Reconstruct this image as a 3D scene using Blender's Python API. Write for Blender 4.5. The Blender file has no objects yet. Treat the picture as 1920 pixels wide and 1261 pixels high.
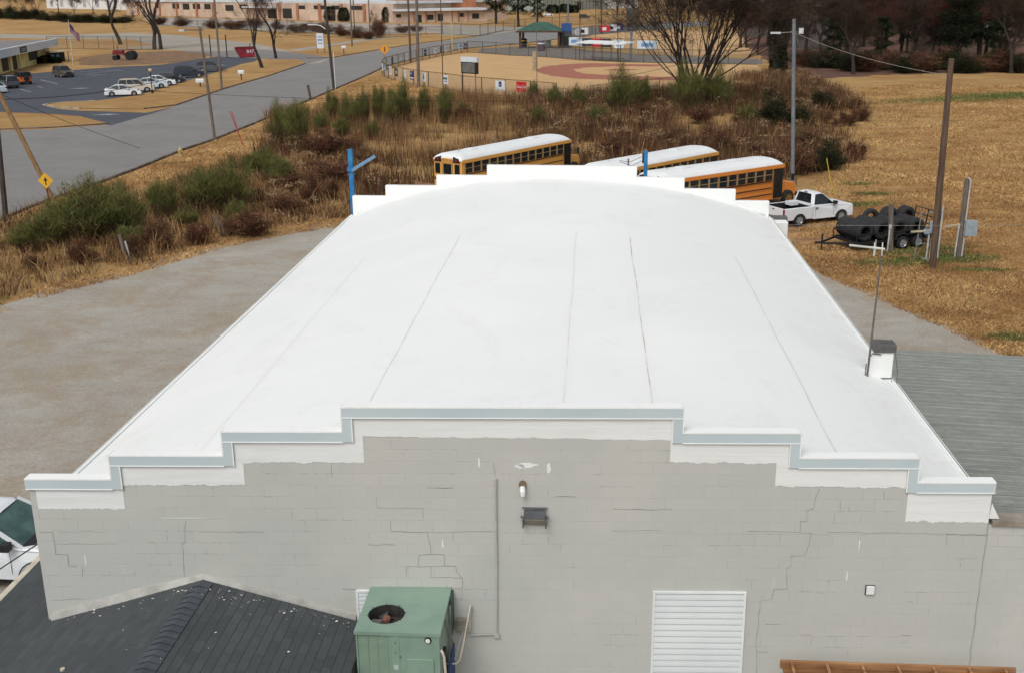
import bpy, math, random
import numpy as np
from mathutils import Vector, Matrix, noise
random.seed(7); rng = np.random.default_rng(7)
PI = math.pi; rad = math.radians
sc = bpy.context.scene
COL = sc.collection

# ------------------------------------------------------------------ camera
FOC, YAW, PITCH, ROLL = 2078.43, 0.074987, 0.304668, -0.0094836
CAM = np.array([1.24562, -15.76596, 13.3])
W0, H0 = 1920, 1261
def _basis():
    cy, sy = math.cos(YAW), math.sin(YAW)
    f = np.array([-sy*math.cos(PITCH), cy*math.cos(PITCH), -math.sin(PITCH)])
    r = np.array([cy, sy, 0.0]); u = np.cross(r, f)
    c, s = math.cos(ROLL), math.sin(ROLL)
    return c*r+s*u, -s*r+c*u, f
RR, UU, FF = _basis()
cd = bpy.data.cameras.new('camera'); cam = bpy.data.objects.new('camera', cd); COL.objects.link(cam)
cd.sensor_width = 36; cd.lens = FOC/W0*36; cd.clip_end = 6000; cd.clip_start = 0.1
M = Matrix.Identity(4)
for i in range(3):
    M[i][0], M[i][1], M[i][2], M[i][3] = RR[i], UU[i], -FF[i], CAM[i]
cam.matrix_world = M
sc.camera = cam
def ray(px, py): return FF + RR*(px-W0/2)/FOC - UU*(py-H0/2)/FOC
def G(px, py, z=0.0):                     # survey: photo point -> place on the level z
    d = ray(px, py); return Vector(CAM + d*((z-CAM[2])/d[2]))
def ang(a, b): return math.atan2(b.y-a.y, b.x-a.x)
def PY(px, py, y):                        # ... -> place on the vertical plane at depth y
    d = ray(px, py); return Vector(CAM + d*((y-CAM[1])/d[1]))
def proj(P):
    d = np.asarray(P, float)-CAM; z = d@FF
    return np.stack([W0/2+FOC*(d@RR)/z, H0/2-FOC*(d@UU)/z], -1)

# ------------------------------------------------------------------ world, sun, exposure
SUN_EL, SUN_AZ = rad(52), rad(200)        # azimuth clockwise from +Y
wd = bpy.data.worlds.new('World'); sc.world = wd; wd.use_nodes = True
nt = wd.node_tree; nt.nodes.clear()
sky = nt.nodes.new('ShaderNodeTexSky'); sky.sky_type = 'NISHITA'; sky.sun_disc = False
sky.sun_elevation = SUN_EL; sky.sun_rotation = SUN_AZ; sky.air_density = 1.0; sky.dust_density = 4.0; sky.ozone_density = 1.0
hsv = nt.nodes.new('ShaderNodeHueSaturation'); hsv.inputs['Saturation'].default_value = 0.30
bg = nt.nodes.new('ShaderNodeBackground'); bg.inputs[1].default_value = 0.15
ow = nt.nodes.new('ShaderNodeOutputWorld')
nt.links.new(sky.outputs[0], hsv.inputs['Color']); nt.links.new(hsv.outputs[0], bg.inputs[0]); nt.links.new(bg.outputs[0], ow.inputs[0])
sl = bpy.data.lights.new('sun', 'SUN'); sun = bpy.data.objects.new('sun', sl); COL.objects.link(sun)
sl.energy = 0.9; sl.angle = rad(25); sl.color = (1.0, 0.98, 0.95)
sdir = Vector((math.sin(SUN_AZ)*math.cos(SUN_EL), math.cos(SUN_AZ)*math.cos(SUN_EL), math.sin(SUN_EL)))
sun.rotation_euler = sdir.to_track_quat('Z', 'Y').to_euler()
sc.view_settings.view_transform = 'Standard'; sc.view_settings.look = 'None'
sc.view_settings.exposure = -0.06; sc.view_settings.gamma = 1

# ------------------------------------------------------------------ materials
def lin(c):
    return tuple(((v/255)/12.92 if v/255 <= 0.04045 else ((v/255+0.055)/1.055)**2.4) for v in c)
def L4(c, k=1.0): return tuple(min(1, v*k) for v in lin(c)) + (1,)
class NT:
    def __init__(s, name):
        s.m = bpy.data.materials.new(name); s.m.use_nodes = True; s.t = s.m.node_tree
        s.b = s.t.nodes['Principled BSDF']
        s.tc = s.t.nodes.new('ShaderNodeTexCoord'); s.geo = s.t.nodes.new('ShaderNodeNewGeometry')
    def n(s, t, **k):
        o = s.t.nodes.new(t)
        for a, v in k.items():
            if a.startswith('i_'):
                o.inputs[int(a[2:]) if a[2:].isdigit() else a[2:]].default_value = v
            else: setattr(o, a, v)
        return o
    def l(s, a, b): s.t.links.new(a, b)
    def pos(s, sx=1, sy=1, sz=1, world=False, rz=0):
        mp = s.n('ShaderNodeMapping'); mp.inputs['Scale'].default_value = (sx, sy, sz); mp.inputs['Rotation'].default_value = (0, 0, rz)
        s.l(s.geo.outputs['Position'] if world else s.tc.outputs['Object'], mp.inputs[0]); return mp.outputs[0]
    def noise(s, scale, detail=5, rough=0.6, vec=None, dist=0.0):
        o = s.n('ShaderNodeTexNoise'); o.inputs['Scale'].default_value = scale; o.inputs['Detail'].default_value = detail
        o.inputs['Roughness'].default_value = rough; o.inputs['Distortion'].default_value = dist
        s.l(vec if vec is not None else s.pos(), o.inputs['Vector']); return o.outputs['Fac']
    def ramp(s, fac, stops):
        o = s.n('ShaderNodeValToRGB'); cr = o.color_ramp
        while len(cr.elements) < len(stops): cr.elements.new(0.5)
        for e, (p, c) in zip(cr.elements, stops): e.position = p; e.color = c if len(c) == 4 else tuple(c)+(1,)
        s.l(fac, o.inputs[0]); return o.outputs[0]
    def mix(s, fac, a, b, mode='MIX'):
        o = s.n('ShaderNodeMix', data_type='RGBA', blend_type=mode)
        for v, i in ((fac, 0), (a, 6), (b, 7)):
            if isinstance(v, (int, float)): o.inputs[i].default_value = v
            elif isinstance(v, tuple): o.inputs[i].default_value = v if len(v) == 4 else v+(1,)
            else: s.l(v, o.inputs[i])
        return o.outputs[2]
    def math(s, op, a, b=None, clamp=False):
        o = s.n('ShaderNodeMath', operation=op, use_clamp=clamp)
        for v, i in ((a, 0), (b, 1)):
            if v is None: continue
            if isinstance(v, (int, float)): o.inputs[i].default_value = v
            else: s.l(v, o.inputs[i])
        return o.outputs[0]
    def bump(s, h, strength=0.3, dist=0.02):
        o = s.n('ShaderNodeBump'); o.inputs['Strength'].default_value = strength; o.inputs['Distance'].default_value = dist
        s.l(h, o.inputs['Height']); s.l(o.outputs[0], s.b.inputs['Normal'])
    def base(s, c): s.l(c, s.b.inputs['Base Color'])
_m = {}
def mat(name, c, c2=None, scale=3.0, rough=0.75, metal=0.0, bump=0.0, k=1.0, lo=0.35, hi=0.65, bscale=None, stretch=(1, 1, 1), trans=False, world=False):
    if name in _m: return _m[name]
    q = NT(name)
    q.b.inputs['Roughness'].default_value = rough; q.b.inputs['Metallic'].default_value = metal
    if c2 is None: c2 = tuple(max(0, v*0.88) for v in c)
    f = q.noise(scale, vec=q.pos(*stretch, world=world))
    q.base(q.ramp(f, [(lo, L4(c2, k)), (hi, L4(c, k))]))
    if bump: q.bump(q.noise(bscale or scale*4), bump, 0.02)
    _m[name] = q.m
    return q.m

# ------------------------------------------------------------------ mesh builder
class MB:
    def __init__(s): s.v = []; s.f = []; s.mi = []; s.cur = 0
    def add(s, vs, fs):
        o = len(s.v); s.v += [tuple(v) for v in vs]; s.f += [tuple(i+o for i in f) for f in fs]; s.mi += [s.cur]*len(fs); return s
    def box(s, x0, x1, y0, y1, z0, z1, m=None):
        vs = [(x, y, z) for z in (z0, z1) for y in (y0, y1) for x in (x0, x1)]
        if m is not None: vs = [m @ Vector(v) for v in vs]
        return s.add(vs, [(0, 2, 3, 1), (4, 5, 7, 6), (0, 1, 5, 4), (2, 6, 7, 3), (0, 4, 6, 2), (1, 3, 7, 5)])
    def bar(s, a, b, w, h=None, up=(0, 0, 1)):
        a = Vector(a); b = Vector(b); h = h or w; d = (b-a)
        if d.length < 1e-6: return s
        d.normalize(); u = Vector(up)
        if abs(d.dot(u)) > 0.98: u = Vector((1, 0, 0))
        r = d.cross(u).normalized(); u = r.cross(d)
        vs = [p + r*(i*w/2) + u*(j*h/2) for p in (a, b) for i, j in ((-1, -1), (1, -1), (1, 1), (-1, 1))]
        return s.add(vs, [(0, 1, 2, 3), (7, 6, 5, 4), (0, 4, 5, 1), (1, 5, 6, 2), (2, 6, 7, 3), (3, 7, 4, 0)])
    def tube(s, pts, r, n=8, cap=True):
        pts = [Vector(p) for p in pts]; rs = r if isinstance(r, (list, tuple)) else [r]*len(pts)
        vs = []; fs = []; ref = None
        for i, p in enumerate(pts):
            d = (pts[min(i+1, len(pts)-1)]-pts[max(i-1, 0)]).normalized()
            if ref is None:
                ref = Vector((0, 0, 1)) if abs(d.z) < 0.9 else Vector((1, 0, 0))
            a = d.cross(ref).normalized(); b = a.cross(d); ref = b
            for j in range(n):
                t = 2*PI*j/n; vs.append(p + (a*math.cos(t)+b*math.sin(t))*rs[i])
        for i in range(len(pts)-1):
            for j in range(n):
                fs.append((i*n+j, i*n+(j+1) % n, (i+1)*n+(j+1) % n, (i+1)*n+j))
        if cap: fs += [tuple(range(n-1, -1, -1)), tuple((len(pts)-1)*n+j for j in range(n))]
        return s.add(vs, fs)
    def prism(s, poly, axis, a, b):        # poly of 2-D points extruded along an axis
        n = len(poly)
        def P(p, t): return {'x': (t, p[0], p[1]), 'y': (p[0], t, p[1]), 'z': (p[0], p[1], t)}[axis]
        vs = [P(p, a) for p in poly]+[P(p, b) for p in poly]
        fs = [tuple(range(n)), tuple(range(2*n-1, n-1, -1))]+[(i, n+i, n+(i+1) % n, (i+1) % n) for i in range(n)]
        return s.add(vs, fs)
    def lathe(s, prof, axis, c, n=24):     # prof: (radius, along-axis)
        vs = []; fs = []; m = len(prof); c = Vector(c)
        for j in range(n):
            t = 2*PI*j/n
            for r, h in prof:
                q = {'x': (h, r*math.cos(t), r*math.sin(t)), 'y': (r*math.cos(t), h, r*math.sin(t)), 'z': (r*math.cos(t), r*math.sin(t), h)}[axis]
                vs.append(c+Vector(q))
        for j in range(n):
            for i in range(m-1):
                fs.append((j*m+i, ((j+1) % n)*m+i, ((j+1) % n)*m+i+1, j*m+i+1))
        return s.add(vs, fs)
    def ball(s, c, r, n=10, sz=1.0):
        return s.lathe([(r*math.sin(PI*i/6), -r*sz*math.cos(PI*i/6)) for i in range(7)], 'z', c, n)
    def poly(s, pts): return s.add(pts, [tuple(range(len(pts)))])
    def mesh(s, name, mats, smooth=False):
        me = bpy.data.meshes.new(name); me.from_pydata(s.v, [], s.f)
        for m in (mats if isinstance(mats, (list, tuple)) else [mats]): me.materials.append(m)
        if any(s.mi): me.polygons.foreach_set('material_index', s.mi)
        import bmesh
        bm = bmesh.new(); bm.from_mesh(me); bmesh.ops.recalc_face_normals(bm, faces=bm.faces); bm.to_mesh(me); bm.free()
        if smooth: me.polygons.foreach_set('use_smooth', [True]*len(me.polygons)); me.update()
        return me
    def build(s, name, mats, parent=None, smooth=False, bevel=0.0):
        o = bpy.data.objects.new(name, s.mesh(name, mats, smooth)); COL.objects.link(o)
        if parent is not None: o.parent = parent
        if bevel:
            b = o.modifiers.new('bevel', 'BEVEL'); b.width = bevel; b.segments = 2; b.limit_method = 'ANGLE'; b.angle_limit = rad(50)
        return o
def tag(o, label=None, cat=None, group=None, kind=None):
    if label: o['label'] = label
    if cat: o['category'] = cat
    if group: o['group'] = group
    if kind: o['kind'] = kind
    return o
def thing(name, label, cat, loc=(0, 0, 0), rz=0.0, group=None, s=1.0):
    o = bpy.data.objects.new(name, None); COL.objects.link(o); o.location = loc; o.rotation_euler = (0, 0, rz); o.scale = (s, s, s)
    o.empty_display_size = 0.3
    return tag(o, label, cat, group)
def kids(o): return [c for c in bpy.data.objects if c.parent == o]
_kidcache = {}
def tree_of(o):
    if o.name not in _kidcache: _kidcache[o.name] = [(c, [(d, []) for d in kids(c)]) for c in kids(o)]
    return _kidcache[o.name]
def dup(o, loc=None, rz=None, label=None, group=None, s=None, cat=None, swap=None):
    r = o.copy(); COL.objects.link(r)
    if loc is not None: r.location = loc
    if rz is not None: r.rotation_euler = (0, 0, rz)
    if s is not None: r.scale = s if isinstance(s, tuple) else (s, s, s)
    tag(r, label, cat, group)
    for ch, gr in tree_of(o):
        c = ch.copy(); COL.objects.link(c); c.parent = r
        if swap and ch.name.split('.')[0] in swap:
            c.data = swap[ch.name.split('.')[0]](c.data)
        for g, _ in gr:
            d = g.copy(); COL.objects.link(d); d.parent = c
    return r
def struct(name, mb, m): return tag(mb.build(name, m), kind='structure')

# ------------------------------------------------------------------ ground
def patch_mask(q, patches, vec):
    tot = None
    nz = q.noise(0.35, 6, 0.7, vec)
    for (c, rx, ry, a) in patches:
        mp = q.n('ShaderNodeMapping', vector_type='TEXTURE'); mp.inputs['Location'].default_value = (c[0], c[1], 0); mp.inputs['Rotation'].default_value = (0, 0, a); mp.inputs['Scale'].default_value = (rx, ry, 1)
        q.l(vec, mp.inputs[0])
        ln = q.n('ShaderNodeVectorMath', operation='LENGTH'); q.l(mp.outputs[0], ln.inputs[0])
        v = q.math('ADD', ln.outputs['Value'], q.math('MULTIPLY', q.math('SUBTRACT', nz, 0.5), 2.2))
        v = q.math('SUBTRACT', 1.15, v, clamp=True)
        tot = v if tot is None else q.math('MAXIMUM', tot, v)
    return q.math('MULTIPLY', tot, 2.2, clamp=True)
def grass_material(name, warm=1.0):
    q = NT(name); P = q.pos(world=True)
    big = q.noise(0.05, 5, 0.65, P); mid = q.noise(0.30, 8, 0.75, q.pos(.55, 1.5, 1, world=True), 0.8); fine = q.noise(4.0, 8, 0.8, q.pos(1, 1.6, 1, world=True), 0.3); m2 = q.noise(1.3, 8, .8, q.pos(.6, 1.7, 1, world=True), 1.2)
    c1 = q.ramp(mid, [(0.36, L4((96, 72, 48))), (0.46, L4((148, 116, 76))), (0.55, L4((182, 150, 102))), (0.66, L4((206, 176, 124)))])
    c2 = q.ramp(m2, [(0.36, L4((104, 78, 52))), (0.48, L4((166, 132, 86))), (0.62, L4((212, 182, 130)))])
    c3 = q.ramp(fine, [(0.30, L4((84, 64, 44))), (0.48, L4((158, 124, 82))), (0.68, L4((216, 186, 136)))])
    c = q.mix(0.5, c1, c2); c = q.mix(.38, c, c3)
    red = q.ramp(big, [(0.44, (0, 0, 0, 1)), (0.58, (1, 1, 1, 1))])
    c = q.mix(q.math('MULTIPLY', red, 0.5), c, q.mix(0.8, c, L4((198, 150, 116)), 'MULTIPLY'))
    c = q.mix(0.18, c, L4((176, 138, 88)))
    yl = q.ramp(q.noise(0.11, 5, 0.7, q.pos(1, 1.6, 1, world=True)), [(0.44, (0, 0, 0, 1)), (0.6, (1, 1, 1, 1))])
    c = q.mix(q.math('MULTIPLY', yl, 0.35), c, q.mix(0.5, c, L4((190, 166, 102))))
    gp = []
    for (px, py, rx, ry, a) in [(1850, 184, 15, 3.2, 0.35), (1900, 178, 10, 3.4, 0.3), (1700, 490, 2.6, 0.9, 0.2), (1800, 484, 1.8, 1.0, 0), (1835, 507, 1.6, 0.4, 0), (1600, 385, 2.2, .8, 0.3), (1610, 345, 1.4, .6, 0.2),
                                (1900, 632, 1.0, .5, 0), (330, 305, 2.4, 0.8, 0.4), (1640, 365, 1.3, .6, 0)]:
        g = G(px, py); gp.append(((g.x, g.y), rx, ry, a))
    gm = patch_mask(q, gp, P)
    gfine = q.ramp(fine, [(0.3, L4((48, 62, 30))), (0.6, L4((88, 106, 52)))])
    gm = q.math('MULTIPLY', gm, q.ramp(m2, [(.42, (.25, .25, .25, 1)), (.52, (1, 1, 1, 1))]))
    c = q.mix(q.math('MULTIPLY', gm, 0.85), c, gfine)
    q.base(c); q.b.inputs['Roughness'].default_value = 0.95; q.b.inputs['Specular IOR Level'].default_value = 0.1
    q.bump(q.math('ADD', fine, mid), 0.9, 0.12)
    return q.m
M_GRASS = grass_material('dormant_grass')
g = MB(); R = 2500
g.poly([(-R, -300, 0), (R, -300, 0), (R, R, 0), (-R, R, 0)]); struct('ground', g, M_GRASS)

def outline(px, sub=6, jit=0.0, z=0.004, ground=True, seed=1, close=True):
    rr = random.Random(seed); P = [G(*p) if ground else Vector((p[0], p[1], 0)) for p in px]; out = []
    for a, b in zip(P, P[1:]+(P[:1] if close else [])):
        n = max(1, min(60, int((b-a).length/1.2))) if jit else 1
        for i in range(n):
            q = a.lerp(b, i/n)
            if jit:
                d = (b-a).normalized(); pr = Vector((-d.y, d.x, 0))
                q = q + pr*(noise.noise(Vector((q.x*0.5, q.y*0.5, seed)))*jit*1.6 + rr.uniform(-.5, .5)*jit*0.7)
            out.append((q.x, q.y, z))
    return out
def sheet(name, pts, m):
    b = MB(); b.poly(pts)
    import bmesh
    o = b.build(name, m); 
    bm = bmesh.new(); bm.from_mesh(o.data); bmesh.ops.triangulate(bm, faces=bm.faces)
    for f in bm.faces:
        if f.normal.z < 0: f.normal_flip()
    bm.to_mesh(o.data); bm.free()
    return tag(o, kind='structure')
def asphalt_material(name, c, c2, tan=None, kk=1.0, streak=0.0, tanlo=.5):
    q = NT(name); P = q.pos(world=True)
    a = q.noise(0.16, 7, 0.7, P, 0.5); f = q.noise(9, 8, 0.85, P); s = q.noise(0.7, 9, 0.8, q.pos(0.6, 1.5, 1, world=True, rz=streak), 0.4)
    col = q.ramp(a, [(0.32, L4(c2)), (0.66, L4(c))])
    col = q.mix(0.5, col, q.ramp(s, [(0.30, L4(c2)), (0.72, L4(c))]))
    col = q.mix(0.55, col, q.mix(1.0, col, q.ramp(f, [(0.32, (.40, .40, .40, 1)), (0.68, (1.5, 1.5, 1.5, 1))]), 'MULTIPLY'))
    if tan:
        t = q.ramp(q.noise(0.30, 10, 0.85, P, 0.3), [(tanlo, (0, 0, 0, 1)), (tanlo+.14, (1, 1, 1, 1))])
        col = q.mix(q.math('MULTIPLY', t, 0.75), col, q.mix(0.6, L4(tan), q.ramp(f, [(0.3, L4(tan, .5)), (0.7, L4(tan, 1.4))])))
    q.base(col); q.b.inputs['Roughness'].default_value = 0.92; q.b.inputs['Specular IOR Level'].default_value = 0.2
    q.bump(f, 0.6, 0.03)
    return q.m
M_GRAVEL = asphalt_material('gravel', (178, 174, 164), (144, 138, 128), (152, 136, 114), streak=-0.5, tanlo=.46)
M_ROAD = asphalt_material('road_asphalt', (140, 138, 135), (118, 116, 113), streak=-1.0)

M_LOT = asphalt_material('parking_asphalt', (88, 91, 98), (66, 69, 77), streak=0.2)
M_CONC = asphalt_material('old_concrete', (176, 170, 158), (136, 130, 118), (150, 124, 88), tanlo=.52)
# gravel lot on the left, under and behind the building, and the drive on the right
sheet('gravel_lot', outline([(-200, 612), (0, 572), (100, 540), (240, 508), (330, 482), (430, 452), (540, 430), (655, 414), (760, 404), (900, 396), (1080, 398), (1230, 412), (1360, 440), (1470, 470), (1500, 492), (1560, 518), (1640, 556), (1760, 606), (1830, 636), (1880, 662), (2040, 740)], jit=.45, close=False)
      + [(40, 8, .004), (40, -24, .004), (-60, -24, .004), (-60, 30, .004)], M_GRAVEL)
sheet('dirt_patch', outline([(740, 356), (800, 338), (830, 330), (1000, 326), (1300, 330), (1480, 350), (1590, 392), (1600, 440), (1500, 462), (1250, 440), (1000, 420), (800, 400)], jit=.6, z=.003, seed=4),
      mat('bare_dirt', (176, 138, 94), (118, 86, 58), scale=0.8, rough=.95, bump=.4, world=True))
# main road
road_r = [(-520, 650), (0, 413), (60, 388), (180, 346), (260, 316), (340, 283), (400, 263), (480, 231), (580, 188), (690, 141), (722, 125), (790, 107), (868, 92), (960, 84), (1080, 70), (1200, 58), (1330, 48)]
road_l = [(1330, 40), (1200, 47), (1100, 51), (1000, 54), (950, 57), (890, 70), (800, 81), (740, 90), (680, 100), (622, 110), (570, 121), (500, 145), (420, 168), (330, 199), (270, 214), (206, 234), (100, 242), (0, 246), (-300, 262), (-800, 330)]
sheet('road', outline(road_r+road_l, z=.008), M_ROAD)
sheet('parking_lot', outline([(-200, 160), (0, 140), (60, 138), (150, 131), (215, 126), (300, 122), (370, 112), (425, 104), (500, 106), (470, 118), (420, 131), (330, 158), (262, 178), (180, 190), (95, 194), (82, 198), (110, 205), (150, 208), (275, 212), (330, 200), (208, 236), (150, 218), (100, 214), (0, 210), (-200, 208)], z=.012), M_LOT)
# the island between the lot and the road, raised a little behind its kerb
isl = [(85, 197), (120, 193), (180, 190), (262, 179), (330, 160), (415, 134), (452, 121), (500, 112), (560, 112), (572, 119), (500, 144), (420, 167), (330, 198), (270, 205), (150, 204), (100, 202)]
sheet('grass_island', outline(isl, z=.05), M_GRASS)
sheet('grass_corner', outline([(-800, 225), (0, 212), (90, 215), (150, 219), (205, 233), (100, 240), (0, 244), (-800, 275)], z=.05), M_GRASS)

M_CURB = mat('kerb_concrete', (120, 108, 98), (76, 64, 56), scale=.8, rough=.9, world=True)
M_CURBL = mat('pale_kerb_concrete', (176, 168, 150), (130, 120, 104), scale=.8, rough=.9, world=True)
def kerb(name, px, m, w=.18, h=.13):
    b = MB(); P = [G(*p) for p in px]
    for a, c in zip(P, P[1:]): b.bar(a+Vector((0, 0, h/2)), c+Vector((0, 0, h/2)), w, h)
    return tag(b.build(name, m), kind='structure')
kerb('road_kerb', road_r[:15], M_CURB, .25, .15)
kerb('road_kerb', [(205, 233), (100, 240), (0, 244), (-400, 258)], M_CURB)
kerb('road_kerb', [(270, 205), (330, 198), (420, 167), (500, 144), (572, 120)], M_CURB)
kerb('road_kerb', [(575, 110), (622, 109), (680, 99), (740, 89), (800, 80), (890, 69), (950, 56)], M_CURB)
kerb('island_kerb', [(180, 190), (120, 193), (92, 195.5), (82, 198), (100, 202), (150, 204)], M_CURBL, .3)
# pale drives and old slabs in the distance
sheet('side_drive', outline([(0, 64), (110, 66), (250, 62), (330, 66), (420, 76), (480, 82), (540, 96), (575, 112), (630, 106), (600, 119), (560, 122), (540, 108), (460, 104), (400, 100), (300, 92), (200, 92), (290, 86), (250, 74), (0, 72)], z=.016, jit=.5, seed=8), M_CONC)
sheet('side_street', outline([(300, 96), (420, 96), (470, 92), (540, 98), (622, 108), (572, 121), (520, 112), (440, 108), (330, 103)], z=.02), asphalt_material('worn_asphalt', (140, 138, 134), (112, 108, 104)))
sheet('footpath', outline([(540, 94), (640, 80), (700, 71), (760, 70), (700, 75), (600, 90), (555, 97)], z=.02), M_CONC)
def slab_mat():
    q = NT('ruined_slab'); P = q.pos(world=True)
    a = q.noise(0.12, 8, .8, q.pos(.5, 1.6, 1, world=True), 1.2)
    q.base(q.ramp(a, [(.38, L4((84, 70, 56))), (.47, L4((140, 122, 96))), (.52, L4((168, 164, 158))), (.66, L4((186, 182, 176)))])); q.b.inputs['Roughness'].default_value = .9
    return q.m
sheet('concrete_slab', outline([(270, 32), (420, 36), (600, 42), (740, 46), (860, 48), (940, 52), (900, 62), (780, 62), (700, 66), (560, 60), (400, 54), (290, 48)], z=.02, jit=3, seed=5), slab_mat())
sheet('side_yard', outline([(840, 50), (940, 50), (1010, 52), (960, 60), (900, 68), (820, 66)], z=.03, jit=1, seed=15), M_CONC)
# ball fields
def field_mat():
    q = NT('ball_field_turf'); P = q.pos(world=True)
    a = q.noise(0.25, 7, .7, q.pos(.6, 1.6, 1, world=True), .6); f = q.noise(3, 6, .8, P)
    c = q.mix(.5, q.ramp(a, [(.32, L4((172, 134, 90))), (.6, L4((198, 162, 112)))]), q.ramp(f, [(.3, L4((166, 128, 86))), (.7, L4((208, 174, 124)))]))
    q.base(c); q.b.inputs['Roughness'].default_value = .95; q.bump(f, .5, .05); return q.m
M_FIELD = field_mat()
fence_a = [(1043, 190), (990, 185), (933, 180), (883, 175), (835, 168), (795, 163), (770, 159), (745, 153), (727, 147), (717, 141), (719, 134), (751, 124), (788, 114), (811, 109), (843, 103), (877, 99)]
fence_b = [(877, 99), (896, 100), (960, 105), (1008, 107), (1050, 110), (1090, 114), (1160, 117), (1290, 120), (1420, 122)]
sheet('ball_field', outline(fence_a+fence_b[1:]+[(1440, 150), (1380, 170), (1200, 186), (1100, 192)], z=.012), M_FIELD)
sheet('dugout_apron', outline([(896, 99), (1160, 116), (1290, 119), (1430, 121), (1430, 112), (1300, 106), (1180, 102), (1080, 92), (1030, 90), (960, 88), (900, 92)], z=.012), asphalt_material('apron', (128, 122, 116), (100, 94, 88)))
sheet('infield_dirt', outline([(1005, 131), (1022, 125), (1052, 121.5), (1106, 119), (1155, 120), (1250, 122), (1230, 125), (1155, 124.6), (1100, 127), (1073, 131), (1090, 138), (1150, 142), (1252, 145), (1330, 147), (1330, 151), (1252, 151), (1171, 150), (1090, 148.5), (1035, 143.6), (1006, 134.5)], z=.02, jit=.4, seed=3),
      mat('red_infield', (168, 104, 84), (140, 84, 66), scale=1.2, rough=.95, world=True))
sheet('pitcher_circle', outline([(1130, 131), (1165, 129), (1200, 131), (1165, 134)], z=.02, jit=.3), mat('red_infield', (1, 1, 1)))
sheet('second_field', outline([(1078, 76), (1110, 66), (1180, 60), (1250, 58), (1380, 58), (1480, 66), (1480, 100), (1300, 104), (1190, 92), (1140, 86)], z=.012), M_FIELD)
# parking bay lines
ML = mat('line_paint', (190, 196, 200), (130, 136, 140), scale=2, world=True)
b = MB()
for (a0, b0) in [((146, 131), (160, 130)), ((150, 140), (198, 141)), ((160, 143), (185, 143)), ((76, 150), (108, 158)), ((150, 135), (225, 131)), ((165, 138), (232, 132)), ((70, 163), (80, 165)), ((38, 168), (58, 173)), ((300, 165), (318, 160)), ((325, 156), (345, 150)), ((350, 150), (372, 146))]:
    A = G(*a0); B = G(*b0); b.bar((A.x, A.y, .018), (B.x, B.y, .018), .16, .004)
for (cx, cy) in ((150, 166), (200, 215)):
    c = G(cx, cy); b.poly([(c.x-1.6, c.y-.6, .018), (c.x+.2, c.y-.5, .018), (c.x+1.6, c.y+.1, .018), (c.x+.2, c.y+.5, .018), (c.x-.4, c.y+.1, .018)])
struct('parking_lines', b, ML)
bb = MB(); A = G(206, 232); Bm = G(420, 229.5); B = G(480, 235)
bb.bar((A.x, A.y, .014), (Bm.x, Bm.y, .014), .10, .004); bb.bar((Bm.x, Bm.y, .014), (B.x, B.y, .014), .10, .004); struct('road_seam', bb, M_CONC)

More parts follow.
